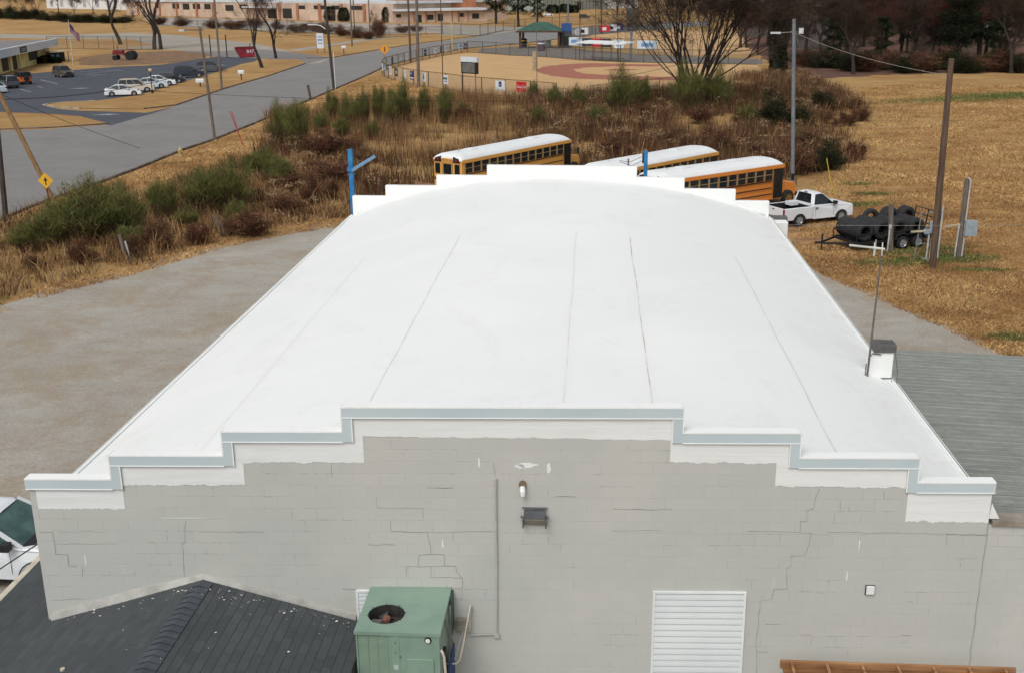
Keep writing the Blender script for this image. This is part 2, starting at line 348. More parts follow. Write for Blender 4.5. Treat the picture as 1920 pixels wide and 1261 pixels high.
# ------------------------------------------------------------------ main building
SK, SKR, LEN = 0.0434, -0.0479, 23.52
a_ = [7.44, 6.28, 4.453, 2.658]; la = [7.611, 6.256, 4.447, 2.565]; zf = [5.97, 6.376, 6.785, 7.19]
ra_ = [7.40, 6.225, 4.44, 2.773]; rla = [7.543, 6.297, 4.403, 2.559]; zr = [6.082, 6.484, 6.875, 7.254]
def yw(x): return SK*x
def PW(px, py, off=0.0):                   # photo point -> place on the front wall, off metres proud of it
    d = ray(px, py); t = (SK*CAM[0]-off-CAM[1])/(d[1]-SK*d[0]); return Vector(CAM+d*t)
def wall_mat():
    q = NT('painted_block'); P = q.pos()
    sx = q.n('ShaderNodeSeparateXYZ'); q.l(P, sx.inputs[0]); cb = q.n('ShaderNodeCombineXYZ'); q.l(sx.outputs[0], cb.inputs[0]); q.l(sx.outputs[2], cb.inputs[1])
    # wavy joints
    wv = q.n('ShaderNodeTexNoise'); wv.inputs['Scale'].default_value = 6; q.l(cb.outputs[0], wv.inputs['Vector'])
    wo = q.n('ShaderNodeVectorMath', operation='MULTIPLY_ADD'); q.l(wv.outputs['Color'], wo.inputs[0]); wo.inputs[1].default_value = (.012, .016, 0); q.l(cb.outputs[0], wo.inputs[2])
    bt = q.n('ShaderNodeTexBrick'); q.l(wo.outputs[0], bt.inputs['Vector'])
    bt.inputs['Scale'].default_value = 1; bt.inputs['Brick Width'].default_value = .406; bt.inputs['Row Height'].default_value = .2032; bt.inputs['Mortar Size'].default_value = .006; bt.inputs['Mortar Smooth'].default_value = .4
    bt.inputs['Color1'].default_value = (0, 0, 0, 1); bt.inputs['Color2'].default_value = (1, 1, 1, 1); bt.inputs['Mortar'].default_value = (.5, .5, .5, 1)
    broad = q.noise(.35, 6, .6, P, .3); n2 = q.noise(2.2, 7, .7, P); fine = q.noise(60, 4, .7, P)
    base = q.ramp(broad, [(.34, L4((168, 171, 167), 1.13)), (.66, L4((178, 178, 172), 1.13))])
    base = q.mix(.035, base, q.ramp(bt.outputs['Color'], [(0, L4((150, 152, 146))), (1, L4((215, 212, 204)))]))
    # joints: mostly a faint line, open and dark in places
    op = q.ramp(q.noise(1.1, 8, .75, q.pos(.7, 1, 1.6), .5), [(.52, (0, 0, 0, 1)), (.62, (1, 1, 1, 1))])
    opn = q.ramp(q.noise(9, 4, .7, P), [(.45, (0, 0, 0, 1)), (.58, (1, 1, 1, 1))])
    jo = bt.outputs['Fac']
    c = q.mix(q.math('MULTIPLY', jo, .06), base, L4((140, 138, 130)))
    c = q.mix(q.math('MULTIPLY', q.math('MULTIPLY', jo, op), q.math('MULTIPLY', opn, .62)), c, L4((92, 88, 80)))
    dirt = q.ramp(q.noise(3.5, 9, .8, P, 1.5), [(.60, (0, 0, 0, 1)), (.76, (1, 1, 1, 1))])
    c = q.mix(q.math('MULTIPLY', dirt, .35), c, L4((138, 136, 128)))
    lt = q.ramp(q.noise(1.4, 9, .8, q.pos(2, 2, .7), .8), [(.62, (0, 0, 0, 1)), (.68, (1, 1, 1, 1))])
    c = q.mix(q.math('MULTIPLY', lt, .35), c, L4((206, 204, 196)))
    fl = q.ramp(q.noise(24, 5, .8, P), [(.70, (0, 0, 0, 1)), (.74, (1, 1, 1, 1))])
    c = q.mix(q.math('MULTIPLY', fl, q.math('MULTIPLY', op, .5)), c, L4((96, 92, 84)))
    q.base(c); q.b.inputs['Roughness'].default_value = .8
    h = q.math('ADD', q.math('MULTIPLY', jo, -1.0), q.math('MULTIPLY', fine, .35)); h = q.math('ADD', h, q.math('MULTIPLY', n2, .8))
    q.bump(h, .30, .010); return q.m
M_WALL = wall_mat()
M_CRACK = mat('crack_dark', (146, 144, 136), (108, 104, 97), scale=5)
def white_paint():
    q = NT('white_wall_paint'); P = q.pos()
    hz = q.noise(1.2, 7, .7, q.pos(.5, 1, 7.0), .4)
    q.base(q.ramp(hz, [(.34, L4((205, 208, 206), 1.14)), (.6, L4((215, 218, 217), 1.14)), (.75, L4((196, 198, 194), 1.1))]))
    q.b.inputs['Roughness'].default_value = .6; q.bump(hz, .35, .02); return q.m
M_WPAINT = white_paint()
def membrane(name, seams=True):
    q = NT(name); P = q.pos(); sx = q.n('ShaderNodeSeparateXYZ'); q.l(P, sx.inputs[0]); X, Y = sx.outputs[0], sx.outputs[1]
    a = q.noise(.22, 6, .6, P, .3); st = q.noise(1.2, 8, .75, q.pos(1, .6, 1), .6)
    c = q.ramp(a, [(.3, L4((231, 234, 231))), (.7, L4((239, 240, 237)))])
    dirt = q.ramp(st, [(.62, (0, 0, 0, 1)), (.82, (1, 1, 1, 1))])
    c = q.mix(q.math('MULTIPLY', dirt, .36), c, L4((206, 196, 180)))
    pd = q.ramp(q.noise(.5, 7, .75, q.pos(1, .55, 1), 1.4), [(.56, (0, 0, 0, 1)), (.60, (1, 1, 1, 1)), (.66, (.3, .3, .3, 1))])
    c = q.mix(q.math('MULTIPLY', pd, .10), c, L4((198, 196, 186)))
    sp = q.ramp(q.noise(7, 6, .85, P), [(.70, (0, 0, 0, 1)), (.75, (1, 1, 1, 1))]); c = q.mix(q.math('MULTIPLY', sp, .25), c, L4((170, 164, 150)))
    if seams:
        brk = q.noise(.8, 6, .8, P); wob = q.math('MULTIPLY', q.math('SUBTRACT', q.noise(.35, 3, .5, P), .5), .10)
        for x0, y0, y1, w, col, k in [(2.27, -1, 14.4, .015, (150, 126, 96), .8), (-2.45, -1, 14.4, .014, (150, 150, 148), .65), (.80, -1, 14.6, .018, (190, 184, 170), .45), (5.15, -1, 14.3, .014, (150, 148, 142), .6), (-5.0, -1, 13.5, .016, (190, 192, 190), .5)]:
            d = q.math('ABSOLUTE', q.math('SUBTRACT', q.math('ADD', X, wob), x0))
            ln = q.math('SUBTRACT', 1.0, q.math('DIVIDE', d, w), clamp=True)
            ln = q.math('MULTIPLY', ln, q.math('LESS_THAN', Y, y1))
            m = q.math('MULTIPLY', ln, q.ramp(brk, [(.40, (.25, .25, .25, 1)), (.55, (1, 1, 1, 1))]))
            c = q.mix(q.math('MULTIPLY', m, k*1.3, clamp=True), c, L4(col))
            halo = q.math('MULTIPLY', q.math('SUBTRACT', 1.0, q.math('DIVIDE', d, w*7), clamp=True), q.math('MULTIPLY', q.math('LESS_THAN', Y, y1), .10 if k < .9 else .25))
            c = q.mix(halo, c, L4((214, 206, 190)))
        # grime along the lower right edge and the ends
        eg = q.math('MULTIPLY', q.math('SUBTRACT', X, 5.6), .42, clamp=True)
        eg = q.math('MULTIPLY', eg, q.ramp(q.noise(2.2, 8, .8, P, 1), [(.50, (0, 0, 0, 1)), (.72, (1, 1, 1, 1))]))
        c = q.mix(q.math('MULTIPLY', eg, .55), c, L4((190, 178, 158)))
        ey = q.math('MULTIPLY', q.math('SUBTRACT', 2.4, Y), .4, clamp=True)
        ey = q.math('MULTIPLY', ey, q.ramp(q.noise(1.8, 8, .8, P, 1), [(.52, (0, 0, 0, 1)), (.74, (1, 1, 1, 1))]))
        c = q.mix(q.math('MULTIPLY', ey, .5), c, L4((196, 184, 164)))
        ey = q.math('MULTIPLY', q.math('SUBTRACT', Y, 21.8), .5, clamp=True)
        ey = q.math('MULTIPLY', ey, q.ramp(q.noise(.9, 8, .8, q.pos(.5, 1.5, 1), 1), [(.45, (0, 0, 0, 1)), (.7, (1, 1, 1, 1))]))
        c = q.mix(q.math('MULTIPLY', ey, .35), c, L4((204, 200, 182)))
    q.base(c); q.b.inputs['Roughness'].default_value = .55; q.b.inputs['Specular IOR Level'].default_value = .3
    q.bump(q.math('ADD', q.noise(2.5, 6, .6, P), q.math('MULTIPLY', q.noise(.7, 3, .5, P), 2)), .14, .03); return q.m
M_MEM = membrane('white_roof_membrane'); M_MEM2 = membrane('white_parapet_membrane', False)
M_COPE = mat('coping_metal', (176, 188, 191), (168, 181, 185), scale=.6, rough=.45, k=1.2)
M_WHITE = mat('white_metal', (228, 231, 230), (216, 220, 220), scale=1.5, rough=.45)
M_GUT = mat('dark_green_gutter', (86, 92, 84), (60, 64, 58), scale=2)
B0 = thing('warehouse', 'long grey block warehouse with white arched roof and stepped end walls', 'warehouse', (0, 0, 0))
TH = 0.14
def steps(L, Rr, Z, dz=0.0, inset=0.0):
    """outline of a stepped gable, left to right"""
    o = []
    for i in range(4): o += [(-L[i]+inset, Z[i]+dz)] if i == 0 else [(-L[i]+inset, Z[i-1]+dz), (-L[i]+inset, Z[i]+dz)]
    r = []
    for i in range(4): r += [(Rr[i]-inset, Z[i]+dz)] if i == 0 else [(Rr[i]-inset, Z[i-1]+dz), (Rr[i]-inset, Z[i]+dz)]
    return o + r[::-1]
def shear(mb, sk, y0=0.0): mb.v = [(x, y+sk*x+y0, z) for x, y, z in mb.v]; return mb
out = steps(la, a_, zf, -.02)
w = MB(); w.prism([(-la[0]+.0, 0)]+out+[(a_[0], 0)], 'y', 0, TH); shear(w, SK)
# cracks, drawn in the block joints
w.cur = 1
def crack(px, wd=.012, dz=0.0):
    P = [PW(*p) for p in px]
    # break up into short uneven pieces
    for A_, B_ in zip(P, P[1:]):
        n = max(1, int((B_-A_).length/.12)); pr = A_
        for i in range(1, n+1):
            t = A_.lerp(B_, i/n); t = t+Vector((random.uniform(-.014, .014), 0, random.uniform(-.012, .012))) if i < n else t
            ww = wd*random.uniform(.25, .9)*.62
            a = Vector((pr.x, yw(pr.x)-.0015, pr.z)); b2 = Vector((t.x, yw(t.x)-.0015, t.z)); w.bar(a, b2, .004, ww, up=(0, 0, 1)) if abs((b2-a).normalized().z) < .7 else w.bar(a, b2, ww, .004, up=(0, 1, 0))
            pr = t
def zc(o, s, L_): return [(o[0]+x*s, o[1]+y*s) for x, y in L_]
crack(zc((1150, 860), .401, [(965, 135), (945, 180), (938, 230), (905, 240), (905, 290), (875, 290), (873, 343), (925, 347), (915, 395), (897, 450), (830, 452), (830, 500), (810, 510), (815, 605), (750, 608), (740, 655), (685, 662), (680, 760), (670, 830), (668, 1000)]), .014)
crack(zc((600, 860), .318, [(415, 360), (418, 425), (632, 430), (655, 558), (732, 562), (735, 628), (800, 630), (805, 665), (840, 700), (842, 757), (785, 765)]), .013)
crack(zc((600, 860), .318, [(580, 628), (582, 565), (655, 560)]), .010); crack(zc((600, 860), .318, [(508, 690), (510, 632), (735, 628)]), .010); crack(zc((600, 860), .318, [(655, 632), (655, 695), (840, 700)]), .009)
crack(zc((600, 860), .318, [(632, 430), (1050, 424)]), .008); crack(zc((600, 860), .318, [(785, 425), (784, 490)]), .008); crack(zc((600, 860), .318, [(0, 357), (50, 357)]), .014)
crack(zc((600, 860), .318, [(332, 222), (332, 285), (605, 288), (608, 345)]), .009); crack(zc((600, 860), .318, [(130, 765), (215, 768)]), .014); crack(zc((600, 860), .318, [(790, 825), (840, 822), (838, 770)]), .009)
crack(zc((600, 860), .318, [(70, 20), (72, 105)]), .012); crack(zc((600, 860), .318, [(1020, 20), (1032, 90), (1040, 120)]), .009)
crack(zc((0, 860), .318, [(1095, 365), (1093, 490), (1075, 495), (1088, 690)]), .012)
crack(zc((0, 860), .318, [(310, 425), (322, 500), (330, 560), (400, 563), (405, 628), (455, 630)]), .014); crack(zc((0, 860), .318, [(230, 428), (310, 430)]), .012); crack(zc((0, 860), .318, [(485, 640), (487, 700)]), .008)
crack(zc((0, 860), .318, [(350, 428), (620, 428)]), .006); crack(zc((0, 860), .318, [(1180, 428), (1560, 430)]), .006); crack(zc((0, 860), .318, [(300, 828), (500, 826)]), .012); crack(zc((0, 860), .318, [(330, 498), (700, 497)]), .008)
crack([(1150, 994), (1240, 994)], .006); crack([(1400, 995), (1500, 997)], .008); crack([(1550, 997), (1700, 999), (1850, 1001)], .007); crack([(1150, 953), (1260, 954)], .010); crack([(1575, 934), (1576, 955)], .016); crack([(1657, 920), (1658, 934)], .012)
crack([(1853, 980), (1846, 1035), (1832, 1130), (1815, 1260)], .012); crack([(1775, 1020), (1775, 1001), (1850, 1003)], .010)
for px in [(1690, 1190, 1708), (1688, 1203, 1702), (1435, 1169, 1462), (1500, 1189, 1520), (1420, 1221, 1440), (1700, 1126, 1712), (1530, 1110, 1548), (690, 1020, 740), (800, 913, 850), (1040, 930, 1080)]:
    crack([(px[0], px[1]), (px[2], px[1]+.5)], .016)
w.cur = 2                                      # old smears of lighter paint by the sensor
for (cx, cy, rx, rz) in [(990, 871, .16, .05), (975, 873, .09, .04), (1029, 876, .035, .11), (898, 866, .015, .12), (830, 1018, .012, .10), (160, 1048, .012, .12), (1611, 1020, .012, .12), (1588, 1080, .012, .10), (345, 970, .5, .006)]:
    c = PW(cx, cy); pts = []
    for k in range(14):
        t = 2*PI*k/14; r = random.uniform(.6, 1.15); x = c.x+rx*r*math.cos(t); pts.append((x, yw(x)-.002, c.z+rz*r*math.sin(t)))
    w.poly(pts)
w.build('front_wall', [M_WALL, M_CRACK, M_WPAINT], B0)
# white paint under the coping, ragged lower edge
wb = MB()
bands = [((668, 771), (1270, 776), (684, 817), (1256, 824)), ((448, 815), (684, 813), (460, 866), (683, 866)), ((222, 868), (462, 866), (234, 909), (460, 908)), ((66, 905), (235, 903), (72, 953), (235, 953)),
         ((1257, 820), (1494, 822), (1256, 866), (1454, 868)), ((1455, 868), (1716, 870), (1453, 910), (1699, 914)), ((1703, 915), (1856, 915), (1697, 976), (1853, 979))]
xl = [(-la[3]+.14, a_[3]-.14), (-la[2]+.14, None), (-la[1]+.14, None), (None, None), (None, a_[2]-.14), (None, a_[1]-.14), (None, None)]
for kb, (tl, tr, bl, br) in enumerate(bands):
    TL, TR, BL, BR = PW(*tl), PW(*tr), PW(*bl), PW(*br); n = 60; x0 = xl[kb][0] or BL.x; x1 = xl[kb][1] or BR.x
    if kb == 0: x0, x1 = xl[0]
    yo = (.003, .0045, .006, .003, .0045, .006, .003)[kb]; TL.z += .03; TR.z += .03
    for i in range(n):
        t0, t1 = i/n, (i+1)/n
        def low(t, BL=BL, BR=BR): return BL.z+(BR.z-BL.z)*t+.035*(noise.noise(Vector((BL.x*3+t*9, 0, 1)))+.6*noise.noise(Vector((BL.x+t*40, 3, 1))))
        def top(t, TL=TL, TR=TR): return TL.z+(TR.z-TL.z)*t
        xa_, xb_ = x0+(x1-x0)*t0, x0+(x1-x0)*t1
        wb.poly([(xa_, yw(xa_)-yo, top(t0)), (xb_, yw(xb_)-yo, top(t1)), (xb_, yw(xb_)-yo, low(t1)), (xa_, yw(xa_)-yo, low(t0))])
wb.build('white_paint_band', M_WPAINT, B0)
# coping: grey-blue face band that follows the steps, white top
cp = MB(); BW = .155
Lx, Rx = la, a_
def xy(i, side): return (-Lx[i] if side < 0 else Rx[i])
F = -.035; Bk = TH+.03
def cbox(x0, x1, z0, z1, front=True):
    cp.cur = 0; y = F
    cp.poly([(x0, y, z0), (x1, y, z0), (x1, y, z1), (x0, y, z1)])
for i in range(4):
    z1 = zf[i]; z0 = z1-BW
    if i < 3:
        cbox(-Lx[i]-.04 if i == 0 else -Lx[i], -Lx[i+1]-.0, z0, z1); cbox(Rx[i+1], Rx[i]+.04 if i == 0 else Rx[i], z0, z1)
        # risers
        cbox(-Lx[i+1], -Lx[i+1]+BW, z0, zf[i+1]-BW); cbox(Rx[i+1]-BW, Rx[i+1], z0, zf[i+1]-BW)
    else: cbox(-Lx[3], Rx[3], z0, z1)
cp.cur = 1
for i in range(4):
    z1 = zf[i]
    spans = [(-Lx[i]-(.04 if i == 0 else .0), -Lx[i+1]), (Rx[i+1], Rx[i]+(.04 if i == 0 else .0))] if i < 3 else [(-Lx[3], Rx[3])]
    for x0, x1 in spans:
        cp.box(x0, x1, F-.004, Bk, z1, z1+.022)          # white top flange
        cp.box(x0, x1, Bk-.03, Bk, z1-.45, z1-.002)       # membrane turned down the back
        cp.box(x0, x1, F-.008, F+.012, z1-BW-.010, z1-BW+.002)   # white drip edge
    if i > 0:
        for sgn, xe in ((-1, -Lx[i]), (1, Rx[i])):
            cp.box(min(xe, xe-sgn*-.0)-.018 if sgn < 0 else xe-.004, xe+.004 if sgn < 0 else xe+.018, F-.004, Bk, zf[i-1]+.023, zf[i]+.022)
            xi = xe-sgn*BW
            cp.box(xi-.008, xi+.008, F-.010, F+.012, zf[i-1]-BW+.005, zf[i]-BW-.017)
cp.cur = 0
for xe, s_ in ((-Lx[0]-.04, 1), (Rx[0]+.04, -1)): cp.box(min(xe, xe+s_*.01), max(xe, xe+s_*.01), F+.001, Bk-.031, zf[0]-BW, zf[0]-.001)
shear(cp, SK); cp.build('coping', [M_COPE, M_MEM2], B0)
# roof: arched membrane from wall to wall
EX0, EX1, EZ, CR = -7.56, 7.40, 5.37, 6.82
EZR = 5.52
def rz_(x):
    t = (x-(EX0+EX1)/2)/((EX1-EX0)/2); e = EZ+(EZR-EZ)*(t+1)/2; return CR-(CR-e)*(t*t*.86+abs(t)**4*.14)
rf = MB(); nx, ny = 48, 60
vs = []; fs = []
for j in range(ny+1):
    for i in range(nx+1):
        x = EX0+(EX1-EX0)*i/nx; y0 = SK*x+.05; y1 = LEN+SKR*x+.1; y = y0+(y1-y0)*j/ny
        z = rz_(x)+.012*noise.noise(Vector((x*.6, y*.25, 0)))
        if j > ny-5: z += .0
        vs.append((x, y, z))
for j in range(ny):
    for i in range(nx): fs.append((j*(nx+1)+i, j*(nx+1)+i+1, (j+1)*(nx+1)+i+1, (j+1)*(nx+1)+i))
rf.add(vs, fs); ro = rf.build('roof', M_MEM, B0, smooth=True)
# raised edge, gutters
EZL = EZ
for sgn, xe, nm in ((-1, EX0, 'gutter'), (1, EX1, 'gutter')):
    EZ = EZL if sgn < 0 else EZR; g_ = MB(); ya, yb = SK*xe+.30, LEN+SKR*xe-.02
    g_.box(min(xe, xe+sgn*.05), max(xe, xe+sgn*.05), ya, yb, EZ-.16, EZ+.035)
    g_.cur = 1; g_.box(min(xe+sgn*.052, xe+sgn*.10), max(xe+sgn*.052, xe+sgn*.10), ya, yb, EZ-.14, EZ-.02)
    g_.cur = 0; g_.box(min(xe+sgn*.102, xe+sgn*.115), max(xe+sgn*.102, xe+sgn*.115), ya, yb, EZ-.16, EZ+.0)
    g_.build(nm, [M_MEM2, M_GUT], B0)
# side and rear walls
M_SIDE = mat('side_wall_paint', (172, 172, 166), (150, 150, 144), scale=1.2, rough=.85)
EZ = EZL
sw = MB(); sw.box(-7.60, -7.40, -.15, LEN+.3, 0, EZ-.1); sw.build('side_wall', M_SIDE, B0)
sw = MB(); sw.box(7.20, 7.42, .46, LEN-.4, 0, EZ-.1); sw.build('side_wall', M_SIDE, B0)
bk = MB(); bk.prism([(-rla[0], 0)]+steps(rla, ra_, zr, -.002)+[(ra_[0], 0)], 'y', 0, .24); shear(bk, SKR, LEN)
bk.build('rear_parapet', M_MEM2, B0, bevel=.02)
# base flashing where roof meets the rear parapet (the arch line in the photo)
fl = MB(); pts = []
for i in range(33):
    x = -7.4+14.65*i/32; pts.append((x, LEN+SKR*x-.03, rz_(x)+.02))
fl.tube(pts, .035, 6); fl.build('base_flashing', M_MEM2, B0, smooth=True)
# low white pier with dark cap at the rear right corner
yy = LEN-.95; A = PY(1443, 417, yy); B = PY(1478, 420, yy)
pr = MB(); pr.box(A.x, B.x, yy, yy+.45, 3.6, A.z); pr.build('corner_pier', M_MEM2, B0, bevel=.02)
yy = LEN-.3
A = PY(1448, 416.5, yy); B = PY(1477, 408, yy); c = MB(); c.box(A.x, B.x, yy+.0, yy+.4, A.z, B.z); c.build('pier_cap', mat('cap_grey', (104, 104, 102), (84, 84, 82)), B0)
# chimney
CH = thing  # (parts of the building)
cA = G(1627, 712, 5.56); chx0, chy0 = cA.x, cA.y; chx1 = PY(1671, 713, chy0).x; chy1 = chy0+.30; zt = PY(1650, 662, chy0).z; zc1 = PY(1655, 658, chy0).z; zc2 = PY(1655, 645.5, chy0).z
c = MB(); c.box(chx0, chx1, chy0, chy1, 4.6, zt); c.cur = 1; c.box(chx0+.07, chx1+.04, chy0-.03, chy1+.05, zt+.02, zc2); c.cur = 0; c.box(chx0+.02, chx1, chy0+.0, chy1+.0, zt+.0005, zt+.02)
c.build('chimney', [M_MEM2, mat('chimney_cap', (100, 98, 96), (76, 74, 74), scale=5, bump=.3)], B0, bevel=.008)
# doors and louvre in the front wall
M_SHUT = mat('white_shutter', (206, 211, 211), (196, 202, 203), scale=.8, rough=.5, k=1.12)
M_JOINT = mat('shutter_joint', (200, 206, 208), (188, 195, 198), scale=2)
def shutter(name, x0, x1, ztop, zbot, pitch):
    f = MB(); t = .035
    f.box(x0-t, x0, -.03, .02, zbot, ztop); f.box(x1, x1+t, -.03, .02, zbot, ztop); f.box(x0-t, x1+t, -.03, .02, ztop, ztop+t)
    shear(f, SK); fo = f.build(name, M_WHITE, B0)
    s = MB(); z = ztop
    while z > zbot:
        z2 = z-pitch
        s.cur = 1; s.poly([(x0, -.004, z), (x1, -.004, z), (x1, -.012, z-pitch*.18), (x0, -.012, z-pitch*.18)])
        s.cur = 0; s.poly([(x0, -.014, z-pitch*.18), (x1, -.014, z-pitch*.18), (x1, -.020, z-pitch*.60), (x0, -.020, z-pitch*.60)])
        s.poly([(x0, -.020, z-pitch*.60), (x1, -.020, z-pitch*.60), (x1, -.022, z2), (x0, -.022, z2)]); s.poly([(x0, -.022, z2), (x1, -.022, z2), (x1, -.004, z2), (x0, -.004, z2)])
        z = z2
    shear(s, SK); s.build('slats', [M_SHUT, M_JOINT], fo); return fo
A = PW(1225, 1107); B = PW(1399, 1107); shutter('roll_up_door', A.x+.03, B.x-.03, A.z-.03, .1, .112)
A = PW(668, 1105); shutter('louvred_window', A.x+.03, A.x+1.3, A.z-.03, 2.6, .075)
# grey flashing over the shingle roof
fz = MB()
for L_ in ([(97, 1150), (240, 1108), (379, 1077)], [(379, 1077), (520, 1112), (668, 1152)]):
    for p, q_ in zip(L_, L_[1:]):
        a, b2 = PW(*p, .02), PW(*q_, .02); lo = .13
        fz.add([(a.x, yw(a.x)-.025, a.z), (b2.x, yw(b2.x)-.025, b2.z), (b2.x, yw(b2.x)-.09, b2.z-lo), (a.x, yw(a.x)-.09, a.z-lo), (a.x, yw(a.x)-.001, a.z+.006), (b2.x, yw(b2.x)-.001, b2.z+.006)],
               [(0, 1, 2, 3), (4, 5, 1, 0), (3, 2, 5, 4)])
fz.build('step_flashing', mat('flashing_grey', (178, 178, 172), (150, 148, 142), scale=3, bump=.2), B0)

# things fixed to the wall
t = thing('wall_light', 'dark boxy floodlight fixed on the grey block wall under the top step', 'wall light', PW(1003, 968))
b = MB(); b.box(-.168, .168, -.12, 0, .02, .13); b.box(-.19, -.165, -.17, 0, -.12, .02); b.box(.165, .19, -.17, 0, -.12, .02); b.box(-.20, .20, -.03, 0, .15, .17)
b.tube([(-.2, -.05, .02), (-.22, -.05, .02)], .02); b.tube([(.2, -.05, .02), (.22, -.05, .02)], .02)
b.build('housing', mat('dark_bronze', (98, 101, 106), (74, 77, 82), rough=.5, bump=.1), t, bevel=.006)
b = MB(); b.prism([(-.15, .015), (-.03, .015), (-.03, -.13)], 'x', -.16, .16); b.build('lens', mat('dull_lens', (138, 132, 118), (116, 110, 98), rough=.3), t)
t = thing('light_sensor', 'small white lamp stub on a rusty box high on the grey wall', 'sensor', PW(980, 908))
b = MB(); b.tube([(0, 0, .02), (0, -.07, .02)], .06, 8); b.build('socket_box', mat('rusty_box', (128, 112, 88), (94, 78, 60)), t)
b = MB(); b.tube([(0, -.06, .0), (0.005, -.10, -.07), (.01, -.11, -.14)], [.04, .045, .035], 8); b.build('bulb', M_WHITE, t)
t = thing('conduit', 'long thin grey pipe running down the wall then left to the air conditioner', 'conduit', PW(932, 1190))
o0 = t.location; b = MB(); q = lambda *p: PW(*p, .025)-o0
b.tube([q(929, 897), q(931, 1050)], .019, 6); b.tube([q(931.5, 1050), q(932, 1190)], .015, 6); b.tube([q(932, 1188), q(880, 1190)], .014, 6); b.box(-.05, .04, -.05, 0, -.02, .05); b.tube([q(931, 1046), q(931, 1053)], .026, 6); b.tube([q(929, 896), q(929, 908)], .026, 6)
b.build('pipe', mat('conduit_paint', (182, 179, 170), (166, 163, 154)), t)
t = thing('junction_box', 'small white square box with dark edge alone on the wall by the white shutter', 'box', PW(1630, 1111))
b = MB(); b.box(-.075, .075, -.018, 0, -.02, .15); b.build('back_plate', mat('dark_edge', (70, 70, 68)), t)
b = MB(); b.box(-.06, .065, -.05, -.019, .0, .145); b.build('cover', M_WHITE, t, bevel=.006)
t = thing('meter_box', 'grey electrical box on the wall right of the air conditioner', 'electrical box', PW(866, 1178))
M_GBOX = mat('grey_steel', (150, 146, 134), (122, 118, 106), scale=4)
b = MB(); b.box(-.08, .08, -.10, 0, -.02, .22); b.box(-.085, .085, -.115, -.101, .03, .12); b.build('case', M_GBOX, t, bevel=.01)
b = MB(); q = lambda *p: PW(*p, .05)-t.location
b.tube([q(882, 1134), q(881, 1180), q(872, 1184)], .016, 6); b.build('riser_pipe', mat('conduit_paint', (1, 1, 1)), t)
# antenna mast strapped to the chimney
t = thing('antenna_mast', 'tall thin television antenna mast strapped beside the white chimney', 'antenna', G(1624, 721, 5.54))
M_GALV = mat('galvanised', (140, 142, 138), (104, 104, 98), scale=6, rough=.55)
b = MB(); yA = t.location.y; tp = PY(1654, 466, yA+.1)-t.location
b.tube([(0, 0, 0), tp*.33, tp], [.022, .022, .015], 8); b.tube([(-.03, .02, .45), (-.03, .02, .05)], .012, 6); b.build('mast', mat('mast_steel', (104, 104, 98), (84, 80, 74)), t)
b = MB(); b1 = PY(1593, 460, yA-.05)-t.location; b2_ = PY(1658, 467, yA+.1)-t.location; b.tube([b1, b2_], .022, 8)
for px in ((1640, 1640), (1655, 1655)):
    u = PY(px[0], 455, yA+.08)-t.location; v = PY(px[0]-1.5, 480, yA+.08)-t.location; b.tube([u, v], .012, 6)
b.build('boom', mat('white_boom', (214, 214, 206), (180, 180, 170)), t)
MS_ = mat('black_strap', (58, 56, 52), (40, 38, 36))
for zz in (.06, .58):
    b = MB(); b.tube([(0, 0, zz-.03), (.06, .10, zz), (.10, chy0-yA-.01, zz), (chx1-t.location.x, chy0-yA-.012, zz+.01)] if zz < .3 else [(0, 0, zz-.03), (.05, .08, zz), (.12, chy0-yA-.02, zz+.02), (.30, chy0-yA-.03, zz-.0)], .010, 6); b.build('strap_bracket', MS_, t)
tag(MB().tube([(chx1+.03, chy0, zt), (chx1+.10, chy0, zt-.35), (chx1+.14, chy0-.05, 4.9)], .006, 5).build('cable', mat('black_strap', (58, 56, 52))), 'thin dark cable hanging from the chimney cap onto the annex roof', 'cable')

# ------------------------------------------------------------------ annex on the right
AX = thing('annex', 'low annex with ribbed grey green metal roof against the warehouse right side', 'annex', (7.45, .35, 0))
def annex_roof_mat():
    q = NT('aged_metal_roof'); P = q.pos(); a = q.noise(.35, 7, .7, q.pos(.7, 1.3, 1), .8); f = q.noise(3, 8, .8, q.pos(.8, 1.6, 1), 1.0); sp = q.noise(7, 4, .6, q.pos(.6, 1.6, 1))
    c = q.ramp(a, [(.35, L4((116, 121, 113))), (.65, L4((140, 146, 138)))])
    c = q.mix(.55, c, q.ramp(f, [(.32, L4((96, 95, 86))), (.52, L4((132, 134, 125))), (.72, L4((156, 158, 150)))]))
    c = q.mix(q.ramp(sp, [(.72, (0, 0, 0, 1)), (.78, (.7, .7, .7, 1))]), c, L4((186, 190, 186)))
    q.base(c); q.b.inputs['Roughness'].default_value = .6; q.b.inputs['Metallic'].default_value = .0; q.bump(f, .25, .01); return q.m
r = MB(); x0, x1, za, zb = .42, 14.0, 4.80, 4.20
ymax = 10.3; y = .12; 
def zx(x): return za+(zb-za)*(x-x0)/(x1-x0)
import itertools
prof = []
while y < ymax:
    big = (round(y/.228) % 4 == 0)
    prof += [(y, 0), (y+.085, 0), (y+.10, .022 if big else .010), (y+.125, .022 if big else .010), (y+.14, 0)]; y += .228
vs = []; fs = []; NX = 8
for i in range(NX+1):
    x = x0+(x1-x0)*i/NX
    for (yy, h) in prof: vs.append((x, yy, zx(x)+h+.01*noise.noise(Vector((x*.3, yy*.5, 2)))))
n_ = len(prof)
for i in range(NX):
    for j in range(n_-1): fs.append((i*n_+j, (i+1)*n_+j, (i+1)*n_+j+1, i*n_+j+1))
r.add(vs, fs); r.build('roof', annex_roof_mat(), AX)
b = MB()
yy = .12
kk = 0
